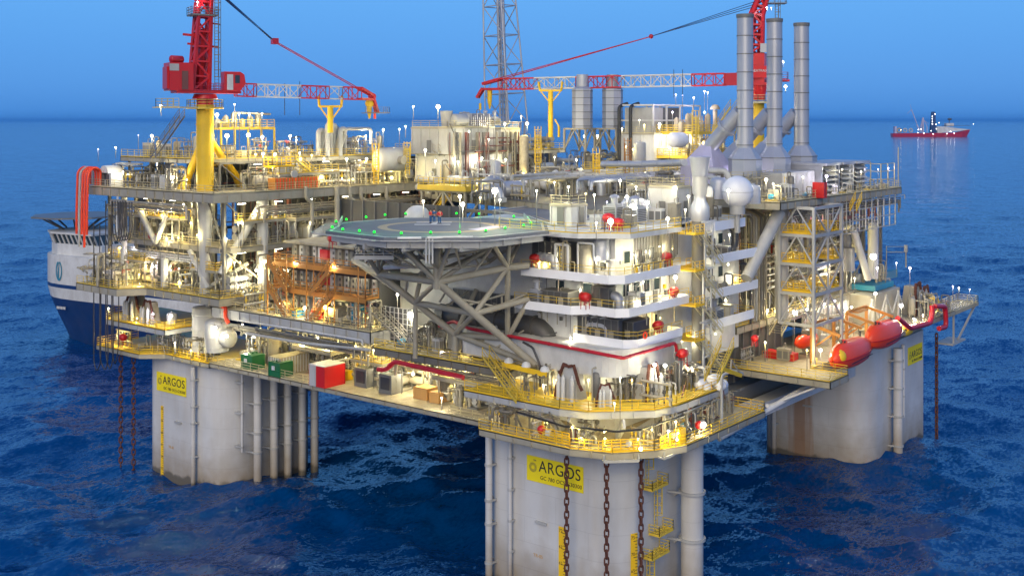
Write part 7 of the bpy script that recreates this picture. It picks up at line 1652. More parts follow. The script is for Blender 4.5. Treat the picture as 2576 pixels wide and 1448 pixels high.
t = thing('cable_tray_stack', 'long orange red container row on the upper deck left of the bright lamp', 'container', at(720, 462, z=44.5)); a, b = at(692, 462, y=66.4), at(800, 458, y=66.4); m = MB(); m.box(a.x, b.x, 66.4, 68, 44.55, 46.3); m.build('body', 'amber', t); m = MB()
for k in range(14): x = a.x+.3+k*(b.x-a.x)/14; m.box(x, x+.12, 66.28, 66.399, 44.6, 46.2)
m.build('ribs', 'orange', t)
t = thing('yellow_cage_platform', 'small yellow railed platform on white base above the orange row', 'platform', at(710, 425, y=68)); c = at(714, 418, y=67); m = MB(); m.box(c.x-2.2, c.x+2.2, c.y, c.y+2, c.z-.15, c.z); rail_mb(m, [(c.x-2.2, c.y+2, c.z), (c.x-2.2, c.y, c.z), (c.x+2.2, c.y, c.z), (c.x+2.2, c.y+2, c.z)], 1.4, .1, .8); m.build('cage', 'yellow', t); m = MB(); m.box(c.x-.7, c.x+1.3, c.y+.2, c.y+1.6, 44.5, c.z-.2); m.build('base', 'white', t)
t = thing('air_cooler', 'tall pipe bundle and white drum below the left boom rest', 'vessel', at(835, 390, y=71)); c = at(822, 390, y=71.5); m = MB()
for k, (dx, h) in enumerate(((-1.8, 4.2), (-.6, 5.2), (.8, 5.0), (2.2, 4.4))): m.pipe([(c.x+dx, c.y-.8*(k % 2), 49.2), (c.x+dx, c.y-.8*(k % 2), 49.2+h), (c.x+dx+1.2, c.y-.8*(k % 2), 49.2+h), (c.x+dx+1.2, c.y+1, 49.4)], .42, 10, .9)
m.pipe([(c.x+4, c.y, 49.6), (c.x+4, c.y, 53.6), (c.x+10, c.y, 53.6), (c.x+10, c.y, 51)], .3, 8); m.build('pipe_bundle', 'lgrey', t); m = MB(); m.lathe((c.x+3, c.y+1.5, 49.2), [(1.2, 0), (1.2, 4), (.7, 4.8), (.02, 5)], 16); m.build('drum', 'steel2', t)
t = thing('upper_plant_frame', 'raised frame with lamps and pipes above the top deck, right of the left crane', 'platform', at(620, 320, y=78)); a, b = at(556, 322, y=78), at(690, 322, y=78); m = MB(); m.box(a.x, b.x, 78, 84, a.z-.3, a.z); rail_mb(m, [(a.x, 78, a.z), (b.x, 78, a.z)], 1.3, .09, 1.5); 
for k in range(5): x = a.x+(b.x-a.x)*k/4; m.beam((x, 78, 49.2), (x, 78, a.z), .25)
m.build('platform', 'yellow2', t); m = MB()
for k in range(6): x = a.x+.8+k*1.6; m.lathe((x, 80, a.z), [(.5, 0), (.5, 1.2+.5*(k % 3)), (.02, 1.6+.5*(k % 3))], 10)
m.pipe([(a.x, 79, a.z+.8), (a.x+3, 79, a.z+.8), (a.x+3, 79, a.z+2.4), (b.x, 79, a.z+2.2)], .18, 8); m.build('small_vessels', 'steel2', t)
t = thing('upper_plant_frame', 'yellow lit stepped plant with vents at the top right, left of the silver stacks', 'platform', at(1800, 330, y=30)); a, b = at(1730, 330, y=27), at(1852, 326, y=27)
for lv_, z in enumerate((49.0, 53.0)):
    m = MB(); m.box(a.x+lv_*1.5, b.x-lv_*0, 27, 34, z-.35, z); rail_mb(m, [(a.x+lv_*1.5, 34, z), (a.x+lv_*1.5, 27, z), (b.x, 27, z)], 1.2, .1, 1.2); m.build('platform', 'yellow2', t)
m = MB()
for k in range(5): x = a.x+.5+(b.x-a.x-.7)*k/4; [m.beam((x, y, 43), (x, y, 52.8), .28) for y in (27.2, 33.8)]
m.build('posts', 'steel2', t); m = MB()
for k in range(9): x = a.x+1.2+k*1.15; m.lathe((x, 29+(k % 2)*1.5, 53), [(.45, 0), (.45, 1.5+.7*(k % 3)), (.02, 1.9+.7*(k % 3))], 10)
c = Vector((b.x-4, 29, 57.2)); m.tube((c.x, c.y, 53), (c.x, c.y, 56.8), .4, 10); m.lathe(c, [(.9, -.3), (.85, 0), (.5, .5), (.02, .6)], 14); m.build('vents', 'cream', t)
zone('on the yellow lit plant left of the silver stacks', grid('tvmx', a.x+1, b.x-1, 5, 28, 30, 1, .2, 70), 49.0, .95, 71)
stair('yellow stair rising behind the tallest silver stack', at(1800, 335, d=176), at(1846, 268, d=172), 1.2, 'yellow2')
t = thing('cantilever_platform', 'small cream platform braced out beyond the right column with lamps', 'platform', (108, -1, 20.5)); MB().prism([(101.2, -3.4), (115, -3.4), (115, .5), (104.1, .5)], 20.7, 21.3).build('plating', 'cream', t); m = MB(); rail_mb(m, [(101.3, -3.3, 21.3), (114.9, -3.3, 21.3), (114.9, .4, 21.3), (104.4, .4, 21.3)], 1.2, .09, 1.5); m.build('railing', 'rail', t); m = MB(); m.beam((114, -3, 20.7), (106, -2.5, 15.6), .3); m.box(101, 108, -3.2, -.2, 15.3, 15.6); m.beam((102, -3, 20.7), (102, -3, 15.6), .3); m.build('brace', 'lgrey', t)
t = thing('fire_main', 'thick dark red pipe loop at the edge of the right column platform', 'pipe', (96, -3.8, 20)); m = MB(); m.pipe([at(2258, 800, y=-4.2), at(2290, 825, y=-4.2), at(2340, 812, y=-4.2), at(2345, 790, y=-4.2), at(2345, 768, y=-4.2)], .42, 10); m.pipe([at(2352, 770, y=-4.4), at(2378, 770, y=-4.4), at(2380, 822, y=-4.4), at(2362, 826, y=-4.4)], .42, 10); m.build('pipe', 'crimson', t)
ducts('orange bent pipe beside the round tower at the left column', [at(556, 768, x=-.8), at(568, 772, x=-.8), at(566, 795, x=-.8), at(575, 812, x=-.8)], .28, 'orange', 10, 'fire_main', 'pipe')
ducts('long white pipe slung below the middle deck girder', [at(600, 805, x=-1), at(850, 845, x=-1), at(912, 856, x=-1), at(912, 868, x=-1)], .14, 'white', 8, 'process_pipe', 'pipe'); ducts('second long pale pipe slung below the middle deck girder', [at(620, 838, x=-.9), at(760, 862, x=-.9), at(930, 880, x=-.9)], .2, 'lgrey', 8, 'process_pipe', 'pipe')
ducts('slim black pipe pair curved under the chain platform edge', [at(1300, 1035, x=-3.9), at(1420, 1072, x=-3.9), at(1550, 1085, d=119.6), at(1610, 1080, d=120), at(1720, 1045, y=-3.8)], .12, 'ink', 8, 'process_pipe', 'pipe')
ducts('white pipe bending down at the right edge of the plinth', [(13.2, .6, 28.6), (13.2, .2, 26), (15, -.4, 24.9), (17.5, -.6, 24.6)], .28, 'cream', 10, 'process_pipe', 'pipe')
ducts('white vent pipe curling over the edge of the chain platform at right', [(15.5, -3.8, 19), (15.5, -3.8, 25), (18, -3.9, 25.2), (20.5, -3.9, 24.4)], .18, 'lgrey', 10, 'process_pipe', 'pipe')
t = thing('antenna', 'thin antenna mast with panel on the deck over the right column', 'antenna', (93, 6, 26.8)); m = MB(); a = at(2280, 618, d=200); m.tube(at(2279, 672, d=200), at(2279, 616, d=200), .12, 6); m.tube(at(2230, 690, d=200), at(2230, 618, d=200), .08, 6); m.beam(at(2230, 634, d=200), at(2279, 634, d=200), .1); m.beam(at(2230, 620, d=200), at(2279, 620, d=200), .06); m.build('mast', 'steel2', t); MB().beam(at(2279, 634, d=199.5), at(2279, 616, d=199.5), .5).build('panel', 'lgrey', t)
for px, y1, d, lab in ((716, 210, 178, 'thin whip antenna standing just left of the other behind the left boom'), (754, 205, 178, 'thin whip antenna right of the other behind the left boom'), (1695, 205, 190, 'thin mast pair behind the right boom'), (1717, 205, 190, 'thin whip antenna right of the mast behind the right boom')):
    tag(MB().tube(at(px, 290 if px < 1000 else 245, d=d), at(px, y1-30 if px > 1000 else y1, d=d), .05, 5).build('whip_antenna', 'ink'), lab, 'antenna')
# ================================================================ LAMPS (each lamp carries its own light)
LP = {}
from mathutils.bvhtree import BVHTree
def _floors():
    V = []; F = []
    for o in bpy.data.objects:
        if o.type == 'MESH' and o.name.split('.')[0] in ('plating', 'roof', 'balcony', 'landing', 'walkway', 'plenum', 'wall', 'platform', 'shell', 'landing_deck', 'grating', 'top_platform', 'edge_girder', 'cap', 'cab', 'slew_deck', 'housing', 'box_beam', 'body'):
            n = len(V); par = o.parent; off = Vector((0, 0, 0))
            if par and par.rotation_euler.z: continue
            V += [v.co for v in o.data.vertices]; F += [tuple(i+n for i in q.vertices) for q in o.data.polygons]
    return BVHTree.FromPolygons([tuple(v) for v in V], F)
FLOOR = _floors()
def lamp(px, py, k, size=.26, power=900, tone='w', mast=1.6, label='', group=None, down=.5):
    p = at(px, py, **k); mt, col = {'w': ('lamp_white', (1.0, .91, .62)), 'y': ('lamp_warm', (1.0, .80, .26)), 'v': ('lamp_violet', (.86, .8, 1.0))}[tone]
    size *= .5 if size < .3 else .62
    dn = FLOOR.ray_cast(p-Vector((0, 0, size)), Vector((0, 0, -1)), 9)[3]; up_ = FLOOR.ray_cast(p+Vector((0, 0, size)), Vector((0, 0, 1)), 4)[3]
    if mast < 0 and up_: mast = -(up_+size+.1)
    elif dn: mast = dn+size+.1
    mast = math.ceil(mast*4)/4 if mast > 0 else math.floor(mast*4)/4
    key = (tone, size, mast)
    if key not in LP:
        t = thing('floodlight', '', 'lamp', p); m = MB(); m.ball(p, size, 12, 8); m.build('bulb', mt, t)
        m = MB(); m.lathe(p+Vector((0, 0, size*.55)), [(size*.8, size*.3), (size*.6, size*.7), (.02, size*.8)], 10); m.build('hood', 'lgrey', t)
        m = MB(); m.tube(p+Vector((.0, 0, -mast)) if mast > 0 else p+Vector((0, 0, size)), p+Vector((0, 0, -size)) if mast > 0 else p+Vector((0, 0, size-mast)), .05, 6); m.build('pole', 'mgrey', t)
        LP[key] = t
    else:
        t = dup(LP[key], p)
        if 'group' in t: del t['group']
        for ch in list(t.children):
            if ch.type == 'LIGHT': bpy.data.objects.remove(ch)
    t['label'] = label
    if group: t['group'] = group
    ld = bpy.data.lights.new('floodlight', 'POINT'); ld.energy = power*.62; ld.color = col; ld.shadow_soft_size = size*1.02
    o = bpy.data.objects.new('lamp_light', ld); COL.objects.link(o); o.parent = t
    q = Vector((-ST, -CT, 0))*(size+.25); o.location = (q.x, q.y, -.1)
def lamps(where, k, rows, tone='w'):
    """rows: (px, py, size, power[, tone[, mast[, override plane]]]); labels count from the left"""
    rows = sorted(rows, key=lambda r: r[0]); n = len(rows)
    for i, r in enumerate(rows):
        big = r[2] >= .5; lab = f'{ORD[i]} lamp from left, {where}' if n > 1 else f'lamp {where}'
        lamp(r[0], r[1], r[6] if len(r) > 6 else k, r[2], r[3], r[4] if len(r) > 4 else tone, r[5] if len(r) > 5 else 1.6, lab, f'lamps {where}' if n > 1 else None)
lamps('on the raised plant right of the left crane', {'y': 77.6}, [(546, 289, .42, 1500), (590, 263, .2, 500), (602, 286, .26, 600), (627, 286, .22, 500), (659, 286, .24, 600)])
lamps('along the top deck rail behind the left crane', {'y': 71.5}, [(571, 342, .5, 1800, 'y', 2.6), (625, 340, .48, 1800, 'y', 2.6), (660, 345, .34, 1200, 'w', 2.4), (730, 342, .32, 900, 'w', 2.6), (746, 352, .14, 200), (745, 345, .12, 150), (964, 326, .28, 900, 'w', 2.4), (920, 342, .26, 700, 'w', 2.2), (1005, 325, .22, 600)])
lamps('on the far left end of the top deck', {'x': 1}, [(382, 342, .34, 1000, 'w', 2.2), (291, 371, .24, 600), (247, 375, .14, 150, 'v', 2.0), (348, 340, .12, 100, 'v', 1.5)])
lamps('on the upper deck right of the left crane', {'y': 67.2}, [(692, 388, .3, 900, 'w', 3), (662, 387, .3, 900), (808, 445, .42, 1800, 'y', 2.4), (872, 400, .3, 900, 'w', 3.4), (922, 400, .3, 900, 'w', 3.4), (985, 447, .42, 2000, 'y', 1.6), (836, 428, .18, 400), (998, 425, .2, 500, 'y'), (738, 470, .12, 250), (686, 420, .2, 500)])
lamps('on the upper deck left of the left crane', {'x': -2.5}, [(273, 455, .12, 200), (310, 432, .2, 600, 'w', 2), (437, 445, .2, 700), (470, 452, .14, 300), (405, 266, .34, 900, 'y', 1.4), (395, 412, .14, 400)])
lamps('on the red machinery of the left crane', {'d': 168.0}, [(477, 180, .24, 500, 'v', .6), (497, 6, .26, 400, 'v', .6)])
lamps('on the process house and flare tower foot', {'y': 56.2}, [(1040, 268, .24, 500, 'w', 2), (1102, 269, .55, 2200, 'y', 2.4), (1020, 318, .22, 500), (1270, 312, .3, 900), (1326, 311, .42, 1500, 'y'), (1311, 293, .24, 500), (1070, 378, .3, 1300, 'w', 1.2), (1095, 404, .24, 700), (1153, 407, .24, 800), (1272, 402, .26, 800), (1180, 330, .16, 400), (1229, 350, .16, 400), (1140, 400, .14, 500), (1212, 398, .3, 1000, 'w', 1)])
lamps('among the stubby stacks and yellow railed deck', {'y': 58}, [(1503, 342, .3, 1000), (1469, 342, .2, 500), (1492, 402, .24, 700, 'y'), (1488, 433, .22, 600), (1420, 437, .24, 600), (1395, 395, .16, 500), (1450, 402, .24, 700)])
lamps('on the white process building and plant beside it', {'y': 30}, [(1659, 313, .36, 1500), (1664, 340, .2, 500, 'v'), (1692, 282, .24, 500, 'v'), (1724, 343, .62, 2600), (1769, 362, .46, 1800, 'y'), (1772, 283, .28, 600, 'v'), (1772, 230, .24, 300, 'v', 1.8), (1745, 246, .26, 300, 'v', 1.8), (1717, 240, .18, 200, 'v'), (1700, 238, .16, 200, 'v'), (1780, 232, .18, 200), (1802, 322, .2, 600, 'y')])
lamps('on the machinery and mast of the right crane', {'d': 191.5}, [(1970, 155, .26, 300, 'v', .8), (1976, 218, .38, 700, 'w', .8), (1929, 20, .26, 300, 'v', .5), (1940, 20, .16, 150, 'v', .5)])
lamps('along the louvred deck at right', {'y': .9}, [(2020, 445, .16, 400), (2079, 443, .32, 900, 'v', 2.2), (2166, 431, .18, 400), (2118, 426, .14, 300), (2209, 426, .16, 200, 'v'), (2235, 423, .18, 200, 'v'), (1927, 452, .34, 1200), (1945, 462, .2, 500)])
lamps('in the middle of the central deck', {'z': 46.5}, [(1245, 480, .6, 2200, 'w', 1.5), (1157, 494, .3, 1200), (1164, 514, .34, 1300), (1065, 506, .24, 800), (1495, 490, .24, 700), (1577, 495, .3, 900), (1628, 509, .34, 1100), (1560, 455, .3, 900), (1535, 420, .2, 500), (1655, 443, .2, 500, 'v'), (1685, 440, .2, 500, 'v'), (1726, 425, .2, 500), (1847, 448, .2, 500, 'v'), (1832, 480, .3, 800, 'w'), (1600, 470, .24, 600), (1700, 470, .24, 600), (1430, 470, .26, 800), (1350, 480, .24, 700)])
lamps('on the quarters roof', {'z': 44.4}, [(1592, 519, .62, 1600, 'w', 2.1), (1536, 557, .5, 900, 'w', 1.2), (1724, 527, .22, 500, 'w', 3), (1749, 520, .2, 400, 'v'), (1500, 560, .22, 500), (1680, 550, .3, 700), (1527, 508, .16, 200, 'v', 1.5)])
lamps('under the balconies of the quarters', {'y': 2.4}, [(1699, 697, .42, 900, 'w', -1), (1625, 632, .2, 450), (1660, 620, .2, 450), (1590, 640, .2, 450), (1635, 690, .14, 350, 'w', -.5), (1600, 760, .2, 450, 'w', -.4), (1660, 745, .2, 500, 'w', -.4), (1640, 850, .2, 400, 'y', -.4), (1760, 687, .2, 400, 'w', -.5), (1732, 853, .34, 900, 'w', -.4)])
lamps('under the left balconies of the quarters', {'x': 3.4}, [(1420, 640, .24, 500, 'w', -.4), (1460, 730, .2, 450, 'w', -.4), (1375, 740, .18, 400, 'w', -.4), (1500, 655, .18, 500), (1435, 850, .18, 350, 'w', -.4), (1368, 665, .16, 500, 'y')])
lamps('on the balconies right of the ladder tower', {'y': 3}, [(1832, 665, .22, 450, 'w', -.4), (1825, 755, .22, 450, 'w', -.4), (1835, 590, .2, 400, 'w', 1.5), (1850, 810, .2, 350, 'w', -.4), (1800, 840, .14, 300, 'w', -.4)])
lamps('on the production module at left, under the upper deck', {'y': 67.4}, [(645, 680, .3, 900, 'w', -1), (714, 759, .2, 500), (725, 674, .22, 500), (570, 600, .14, 500), (600, 560, .16, 600), (645, 530, .14, 500), (705, 530, .16, 600), (780, 560, .14, 500), (860, 540, .12, 450), (920, 560, .14, 450), (590, 660, .14, 500), (620, 700, .16, 500)])
lamps('inside the left end of the production module', {'x': -1.6}, [(398, 527, .2, 700, 'v'), (363, 522, .18, 600, 'y'), (462, 514, .2, 700), (385, 669, .2, 700, 'v'), (273, 672, .14, 500), (337, 621, .14, 500, 'v'), (430, 680, .18, 600), (450, 675, .16, 500), (300, 700, .16, 500, 'y'), (480, 560, .2, 700, 'y'), (350, 690, .16, 500, 'y'), (420, 600, .14, 500)])
lamps('beside the orange stairs', {'x': 1.2}, [(665, 657, .48, 1200, 'y', 3), (707, 764, .36, 900, 'y', 2), (819, 772, .5, 1200, 'y', 2), (767, 774, .36, 900, 'w', 1.4), (838, 670, .14, 250), (740, 660, .16, 300)])
lamps('round the head of the left column', {'x': -1.9}, [(430, 794, .4, 900, 'w', 1.2), (540, 825, .52, 1000, 'w', -.5), (570, 845, .44, 900, 'w', -.5), (385, 789, .24, 500, 'v', 1.4), (273, 775, .24, 500), (440, 862, .24, 600, 'w', 1.6), (300, 845, .24, 700, 'y'), (345, 800, .14, 400, 'y'), (480, 880, .16, 500, 'y')])
lamps('under the middle deck over the lower deck', {'x': 4.5}, [(620, 837, .42, 1100, 'w', -.4), (764, 862, .5, 1300, 'w', -.3), (825, 874, .42, 1200, 'w', -.3), (692, 867, .24, 700, 'w', -.3), (915, 900, .24, 700, 'y', -.3), (1039, 940, .3, 900, 'w', -.3), (1092, 932, .26, 800, 'w', -.3), (975, 925, .24, 700, 'w', -.3), (870, 900, .2, 600, 'y', -.3), (1150, 960, .26, 800, 'y', -.3), (1180, 940, .2, 600, 'w', -.3)])
lamps('near the blue tank and pipe walkway', {'x': 3}, [(905, 684, .28, 700), (1034, 792, .8, 1600, 'w', -.5), (1000, 740, .3, 800, 'w', -.3), (940, 860, .2, 500), (1010, 870, .24, 600), (1215, 867, .28, 700, 'w', 1), (1170, 880, .2, 500, 'y'), (1112, 880, .16, 400, 'v', 1), (930, 800, .24, 700, 'y')])
lamps('at the foot of the quarters over the chains', {'y': -.6}, [(1647, 917, .34, 600, 'w', 1.6), (1673, 919, .36, 600, 'w', 1.6), (1740, 925, .2, 400), (1560, 950, .14, 300, 'w', -.3), (1590, 955, .14, 300, 'w', -.3)])
lamps('on the chain platform of the nearest column', {'x': -2.2}, [(1546, 1014, .2, 300, 'w', 1, {'d': 122}), (1480, 955, .2, 400, 'w', -.3, {'x': 3.2}), (1370, 970, .4, 800, 'w', -.3, {'x': 4}), (1111, 1000, .22, 500, 'w', 1, {'x': 0}), (1250, 990, .2, 500, 'w', 1, {'x': 2}), (1400, 955, .2, 500, 'y', -.3, {'x': 2})])
lamps('along the lower walkway of the nearest column', {'y': -4.6}, [(1612, 1128, .34, 500, 'y', -.3), (1768, 1068, .62, 900, 'w', .7), (1700, 1060, .24, 500, 'y', -.3), (1520, 1085, .2, 400, 'y', -.3, {'d': 122}), (1640, 1080, .2, 450, 'y', -.3), (1440, 1075, .2, 400, 'y', -.3, {'x': -1.5}), (1830, 1040, .2, 500, 'w', -.3, {'y': -2}), (1370, 1055, .2, 450, 'y', -.3, {'x': -1})])
lamps('on the pale wall behind the lifeboats', {'y': 3.2}, [(1999, 785, .6, 1500, 'w', 4), (2029, 777, .28, 700, 'v', 1), (2072, 764, .34, 900, 'w', 1), (2100, 756, .26, 700, 'v', 1), (2142, 772, .3, 800), (2050, 771, .16, 400), (2202, 790, .2, 500, 'y')])
lamps('round the lifeboats and lifeboat deck', {'y': -3.0}, [(2064, 880, .36, 900, 'w', 1.4), (2257, 820, .34, 900, 'y', 1), (2299, 802, .3, 700, 'w', 1), (2267, 768, .5, 1200, 'w', 1), (2160, 850, .24, 800, 'y', 1, {'y': -1}), (1925, 860, .22, 700, 'y', 2.4), (2322, 792, .2, 500), (2030, 880, .2, 700, 'y', 1.4)])
lamps('inside and behind the right stair tower', {'y': 4.6}, [(2058, 555, .2, 500, 'v'), (2087, 661, .22, 600, 'v'), (2082, 690, .36, 1000, 'w'), (1990, 560, .14, 400, 'y'), (2010, 640, .14, 500, 'y'), (2030, 720, .16, 500, 'y'), (1995, 740, .16, 500), (1965, 700, .14, 400), (2150, 700, .2, 600), (1850, 700, .12, 300), (1930, 780, .3, 900, 'y')])
lamps('over the right column platform', {'y': -1.0}, [(2197, 645, .8, 1800, 'w', 3), (2207, 674, .3, 600, 'v', 1.5), (2289, 674, .3, 600, 'v', 1.5), (2255, 661, .2, 300, 'v', 2), (2397, 720, .26, 400, 'v', 1.6), (2412, 724, .28, 400, 'w', 1.6), (2439, 727, .16, 200, 'v', 2), (2202, 738, .4, 900, 'w', .5), (2350, 780, .2, 500, 'y'), (2420, 765, .16, 400, 'y')])
# unseen strip lights added under the decks for glow
def battens(where, rows, mat='lit', power=260):
    for i, (x, y, z, ax) in enumerate(rows):
        m = MB(); e = .7
        m.box(x-(e if ax == 'x' else .08), x+(e if ax == 'x' else .08), y-(e if ax == 'y' else .08), y+(e if ax == 'y' else .08), z-.1, z); t = thing('added_strip_light', f'added slim strip light {where}', 'lamp', (x, y, z), f'added strip lights {where}')
        m.build('tube', 'lamp_white', t); ld = bpy.data.lights.new('strip', 'POINT'); ld.energy = power*.45; ld.color = (1, .84, .40); ld.shadow_soft_size = .3; o = bpy.data.objects.new('strip_glow', ld); COL.objects.link(o); o.parent = t; o.location = (0, 0, -.45)
battens('under the upper deck of the left module', [(x, 69.5, 42.6, 'x') for x in (3, 10, 17, 24, 31, 38)]+[(1, y, 42.6, 'y') for y in (77, 84, 91)], power=700)
battens('under the balcony deck of the left module', [(x, 69.5, 35.3, 'x') for x in (3, 10, 17, 24, 31, 38)]+[(1, y, 35.3, 'y') for y in (77, 84, 91)], power=700)
battens('under the middle deck', [(5, y, 25.6, 'y') for y in (42, 48, 54, 60, 66)], power=700)
battens('under the top deck behind the left crane', [(x, 72, 48.3, 'x') for x in (8, 15, 22, 29, 36)], power=600)
battens('under the pipe walkway', [(3, y, 24.4, 'y') for y in (19, 26, 33)], power=600)
battens('inside the right module', [(x, 8, 42, 'x') for x in (46, 54, 62, 70, 78)]+[(x, 8, 33, 'x') for x in (56, 66, 76)], power=600)
battens('under the chain platform of the nearest column', [(1.5, 12, 22.3, 'y'), (2, 6, 22.3, 'y'), (6, .5, 22.3, 'x'), (11, -1, 22.3, 'x'), (16, -1, 22.3, 'x')], power=380)

rs = random.Random(3)
def sprinkle(where, k, x0, x1, y0, y1, n, power=420):
    rows = []
    for i in range(n): rows.append((rs.uniform(x0, x1), rs.uniform(y0, y1), rs.choice([.16, .2, .24]), power*rs.uniform(.6, 1.3), rs.choice('wyyy'), rs.choice([-.4, 1.2])))
    lamps(where, k, rows)
sprinkle('in the small lamp row low in the left module', {'y': 67.8}, 540, 1010, 640, 730, 11)
sprinkle('in the small lamp row high in the left module', {'y': 67.0}, 640, 1040, 380, 455, 9)
sprinkle('among the far left bay machinery', {'x': -2.2}, 235, 500, 520, 745, 12)
lamps('hung over the cargo on the lower deck', {'x': 3}, [(a_, at(a_, 900, x=3).z*0+303+(55-24.6+.12*(i_ % 4))/(55-at(a_, 900, x=3).z)*597, .2, 420*(.7+.2*(i_ % 4)), 'wyyy'[i_ % 4], -.4) for i_, a_ in enumerate((610, 655, 700, 750, 800, 850, 895, 940, 985, 1035, 1085, 1130))])
sprinkle('scattered over the central deck ducts', {'z': 45.8}, 1180, 1800, 425, 505, 14)
sprinkle('scattered on the plant left of the silver stacks', {'y': 30}, 1560, 1830, 300, 410, 10)
sprinkle('on the quarters walls between balconies', {'y': 3.2}, 1570, 1700, 610, 860, 8, 260)
sprinkle('between the two walkways of the nearest column', {'d': 124}, 1330, 1740, 1065, 1110, 8, 260)
sprinkle('in the machinery over the right main deck', {'y': 5}, 1900, 2180, 560, 790, 10)
# ================================================================ HALF LEVELS AND SMALL STEELWORK
def ledge(label, x0, x1, y0, y1, z, mat='yellow2', posts=True, zb=None, sides='fl'):
    t = thing('grating_platform', label, 'platform', ((x0+x1)/2, (y0+y1)/2, z)); MB().box(x0, x1, y0, y1, z-.12, z).build('grating', 'cream', t); m = MB(); m.beam((x0, y0, z-.25), (x1, y0, z-.25), .15, .3); m.beam((x0, y0, z-.25), (x0, y1, z-.25), .15, .3); m.build('edge_beam', 'steel2', t)
    m = MB(); path = ([(x1, y0, z)] if 'f' in sides else [])+[(x0, y0, z)]+([(x0, y1, z)] if 'l' in sides else []); rail_mb(m, path, 1.15, .07, 1.4); m.build('railing', mat, t)
    if posts:
        n = max(1, int((x1-x0)/4))
        for i in range(n+1): x = x0+(x1-x0)*i/n; MB().beam((x, y0, zb if zb else z-3), (x, y0, z-.3), .16).build('post', 'steel2', t)
for x0, x1, y0, y1, z, lab, mt in ((-1.4, 1.6, 70, 76, 33.0, 'yellow railed ledge low beside the flared white leg, left module', 'yellow'), (6, 16, 66.8, 69, 32.8, 'narrow ledge in the lower bay right of the straight white leg', 'yellow2'), (18, 30, 66.8, 69, 33.1, 'narrow railed ledge at the middle of the lower bay behind the orange stairs', 'rail'),
                                (1.2, 9, 66.8, 69, 40.2, 'railed ledge in the upper bay between flared and straight white legs', 'yellow2'), (11, 22, 66.6, 69, 40.0, 'railed ledge in the upper bay left of the thick braced leg', 'rail'), (28, 42, 66.6, 69, 39.8, 'railed ledge in the upper bay right of the thick braced leg', 'rail'),
                                (-2, 0, 78, 86, 40.3, 'yellow cage ledge under the upper deck left of the crane leg', 'yellow'), (-2, 0, 87, 97, 33.2, 'railed ledge low at the far left bay of the module', 'yellow2'), (-2, 0, 88, 97, 40.3, 'railed ledge high at the far left bay of the module', 'rail'),
                                (8, 20, 66.9, 69.5, 46.9, 'railed ledge on the upper deck just right of the crane brace', 'yellow2'), (26, 38, 66.9, 69.5, 47.2, 'railed ledge on the upper deck left of the pale drum', 'rail'),
                                (24, 34, 12, 15, 46.3, 'small railed ledge on the central deck above the helideck right edge', 'rail'), (40, 52, 6, 8, 46.6, 'railed ledge left of the lavender hood', 'rail'), (40, 56, 26, 29, 46.8, 'railed ledge at the middle of the central deck', 'yellow2'),
                                (54, 72, 40.6, 43, 46.8, 'railed ledge left of the white process building', 'yellow2'), (3, 6, 40, 46, 22.6, 'small ledge under the middle deck left part', 'yellow2'), (3, 6, 50, 58, 22.8, 'small ledge under the middle deck behind the green tanks', 'rail'),
                                (2, 6, 20, 30, 22.6, 'railed ledge under the pipe walkway above the crates', 'rail')):
    ledge(lab, x0, x1, y0, y1, z, mt, zb=z-3)
# parallel service pipes along the deck edges
def runs(label, a, b, n, r0, mats, step=(0, 0, .3), seed=0, drop=True):
    r = random.Random(seed); a = Vector(a); b = Vector(b); t = thing('pipe_bundle', label, 'pipes', a)
    for k in range(n):
        o = Vector(step)*k; d = (b-a); p = [a+o+d*r.uniform(0, .1)]
        if drop: p = [p[0]-Vector((0, 0, r.uniform(.5, 2)))]+p
        e = a+o+d*r.uniform(.85, 1); p.append(e)
        if drop: p.append(e-Vector((0, 0, r.uniform(.5, 2))))
        m = MB(); rr = r0*r.uniform(.6, 1.5); m.pipe(p, rr, 7)
        q = int(d.length/4)
        for i in range(1, q): c = p[1 if drop else 0].lerp(p[2 if drop else 1], i/q); dd = d.normalized(); m.tube(c-dd*.1, c+dd*.1, rr*1.6, 7)
        m.build('pipe', r.choice(mats), t)
    return t
G2 = ['steel', 'steel2', 'lgrey', 'cream', 'mgrey']
runs('bundle of pipes under the upper deck edge right of the crane', (3, 66.2, 42.2), (42, 66.2, 42.2), 4, .13, G2, (0, .1, -.4), 1); runs('bundle of pipes under the upper deck edge left of the crane', (-3.2, 72, 42.4), (-3.2, 98, 42.4), 4, .12, G2, (.1, 0, -.4), 2)
runs('bundle of pipes under the balcony deck right of the flared leg', (3, 66.9, 35), (42, 66.9, 35), 4, .12, G2, (0, .1, -.38), 3); runs('bundle of pipes under the balcony deck at far left', (-1.8, 74, 35), (-1.8, 97, 35), 4, .12, G2, (.1, 0, -.38), 4)
runs('bundle of pipes below the middle deck girder', (-.3, 40, 25.3), (-.3, 71, 25.3), 5, .12, G2, (.3, 0, -.32), 5); runs('bundle of pipes below the pipe walkway', (.4, 16, 24.2), (.4, 37, 24.2), 4, .12, G2, (.3, 0, -.3), 6)
runs('bundle of pipes along the front of the module lower deck', (3, 67.4, 29.6), (42, 67.4, 29.6), 3, .14, G2, (0, .3, .28), 7, False); runs('bundle of pipes along the lower deck back wall', (7.8, 20, 21.5), (7.8, 70, 21.5), 6, .14, G2, (0, 0, .5), 8)
runs('bundle of pipes along the top deck front', (4, 71.2, 48.2), (38, 71.2, 48.2), 4, .12, G2, (0, .1, -.4), 9); runs('bundle of pipes crossing the central deck', (24, 22, 46.5), (56, 22, 46.5), 5, .2, ['galv', 'lgrey', 'galv', 'steel2'], (0, .6, .12), 10)
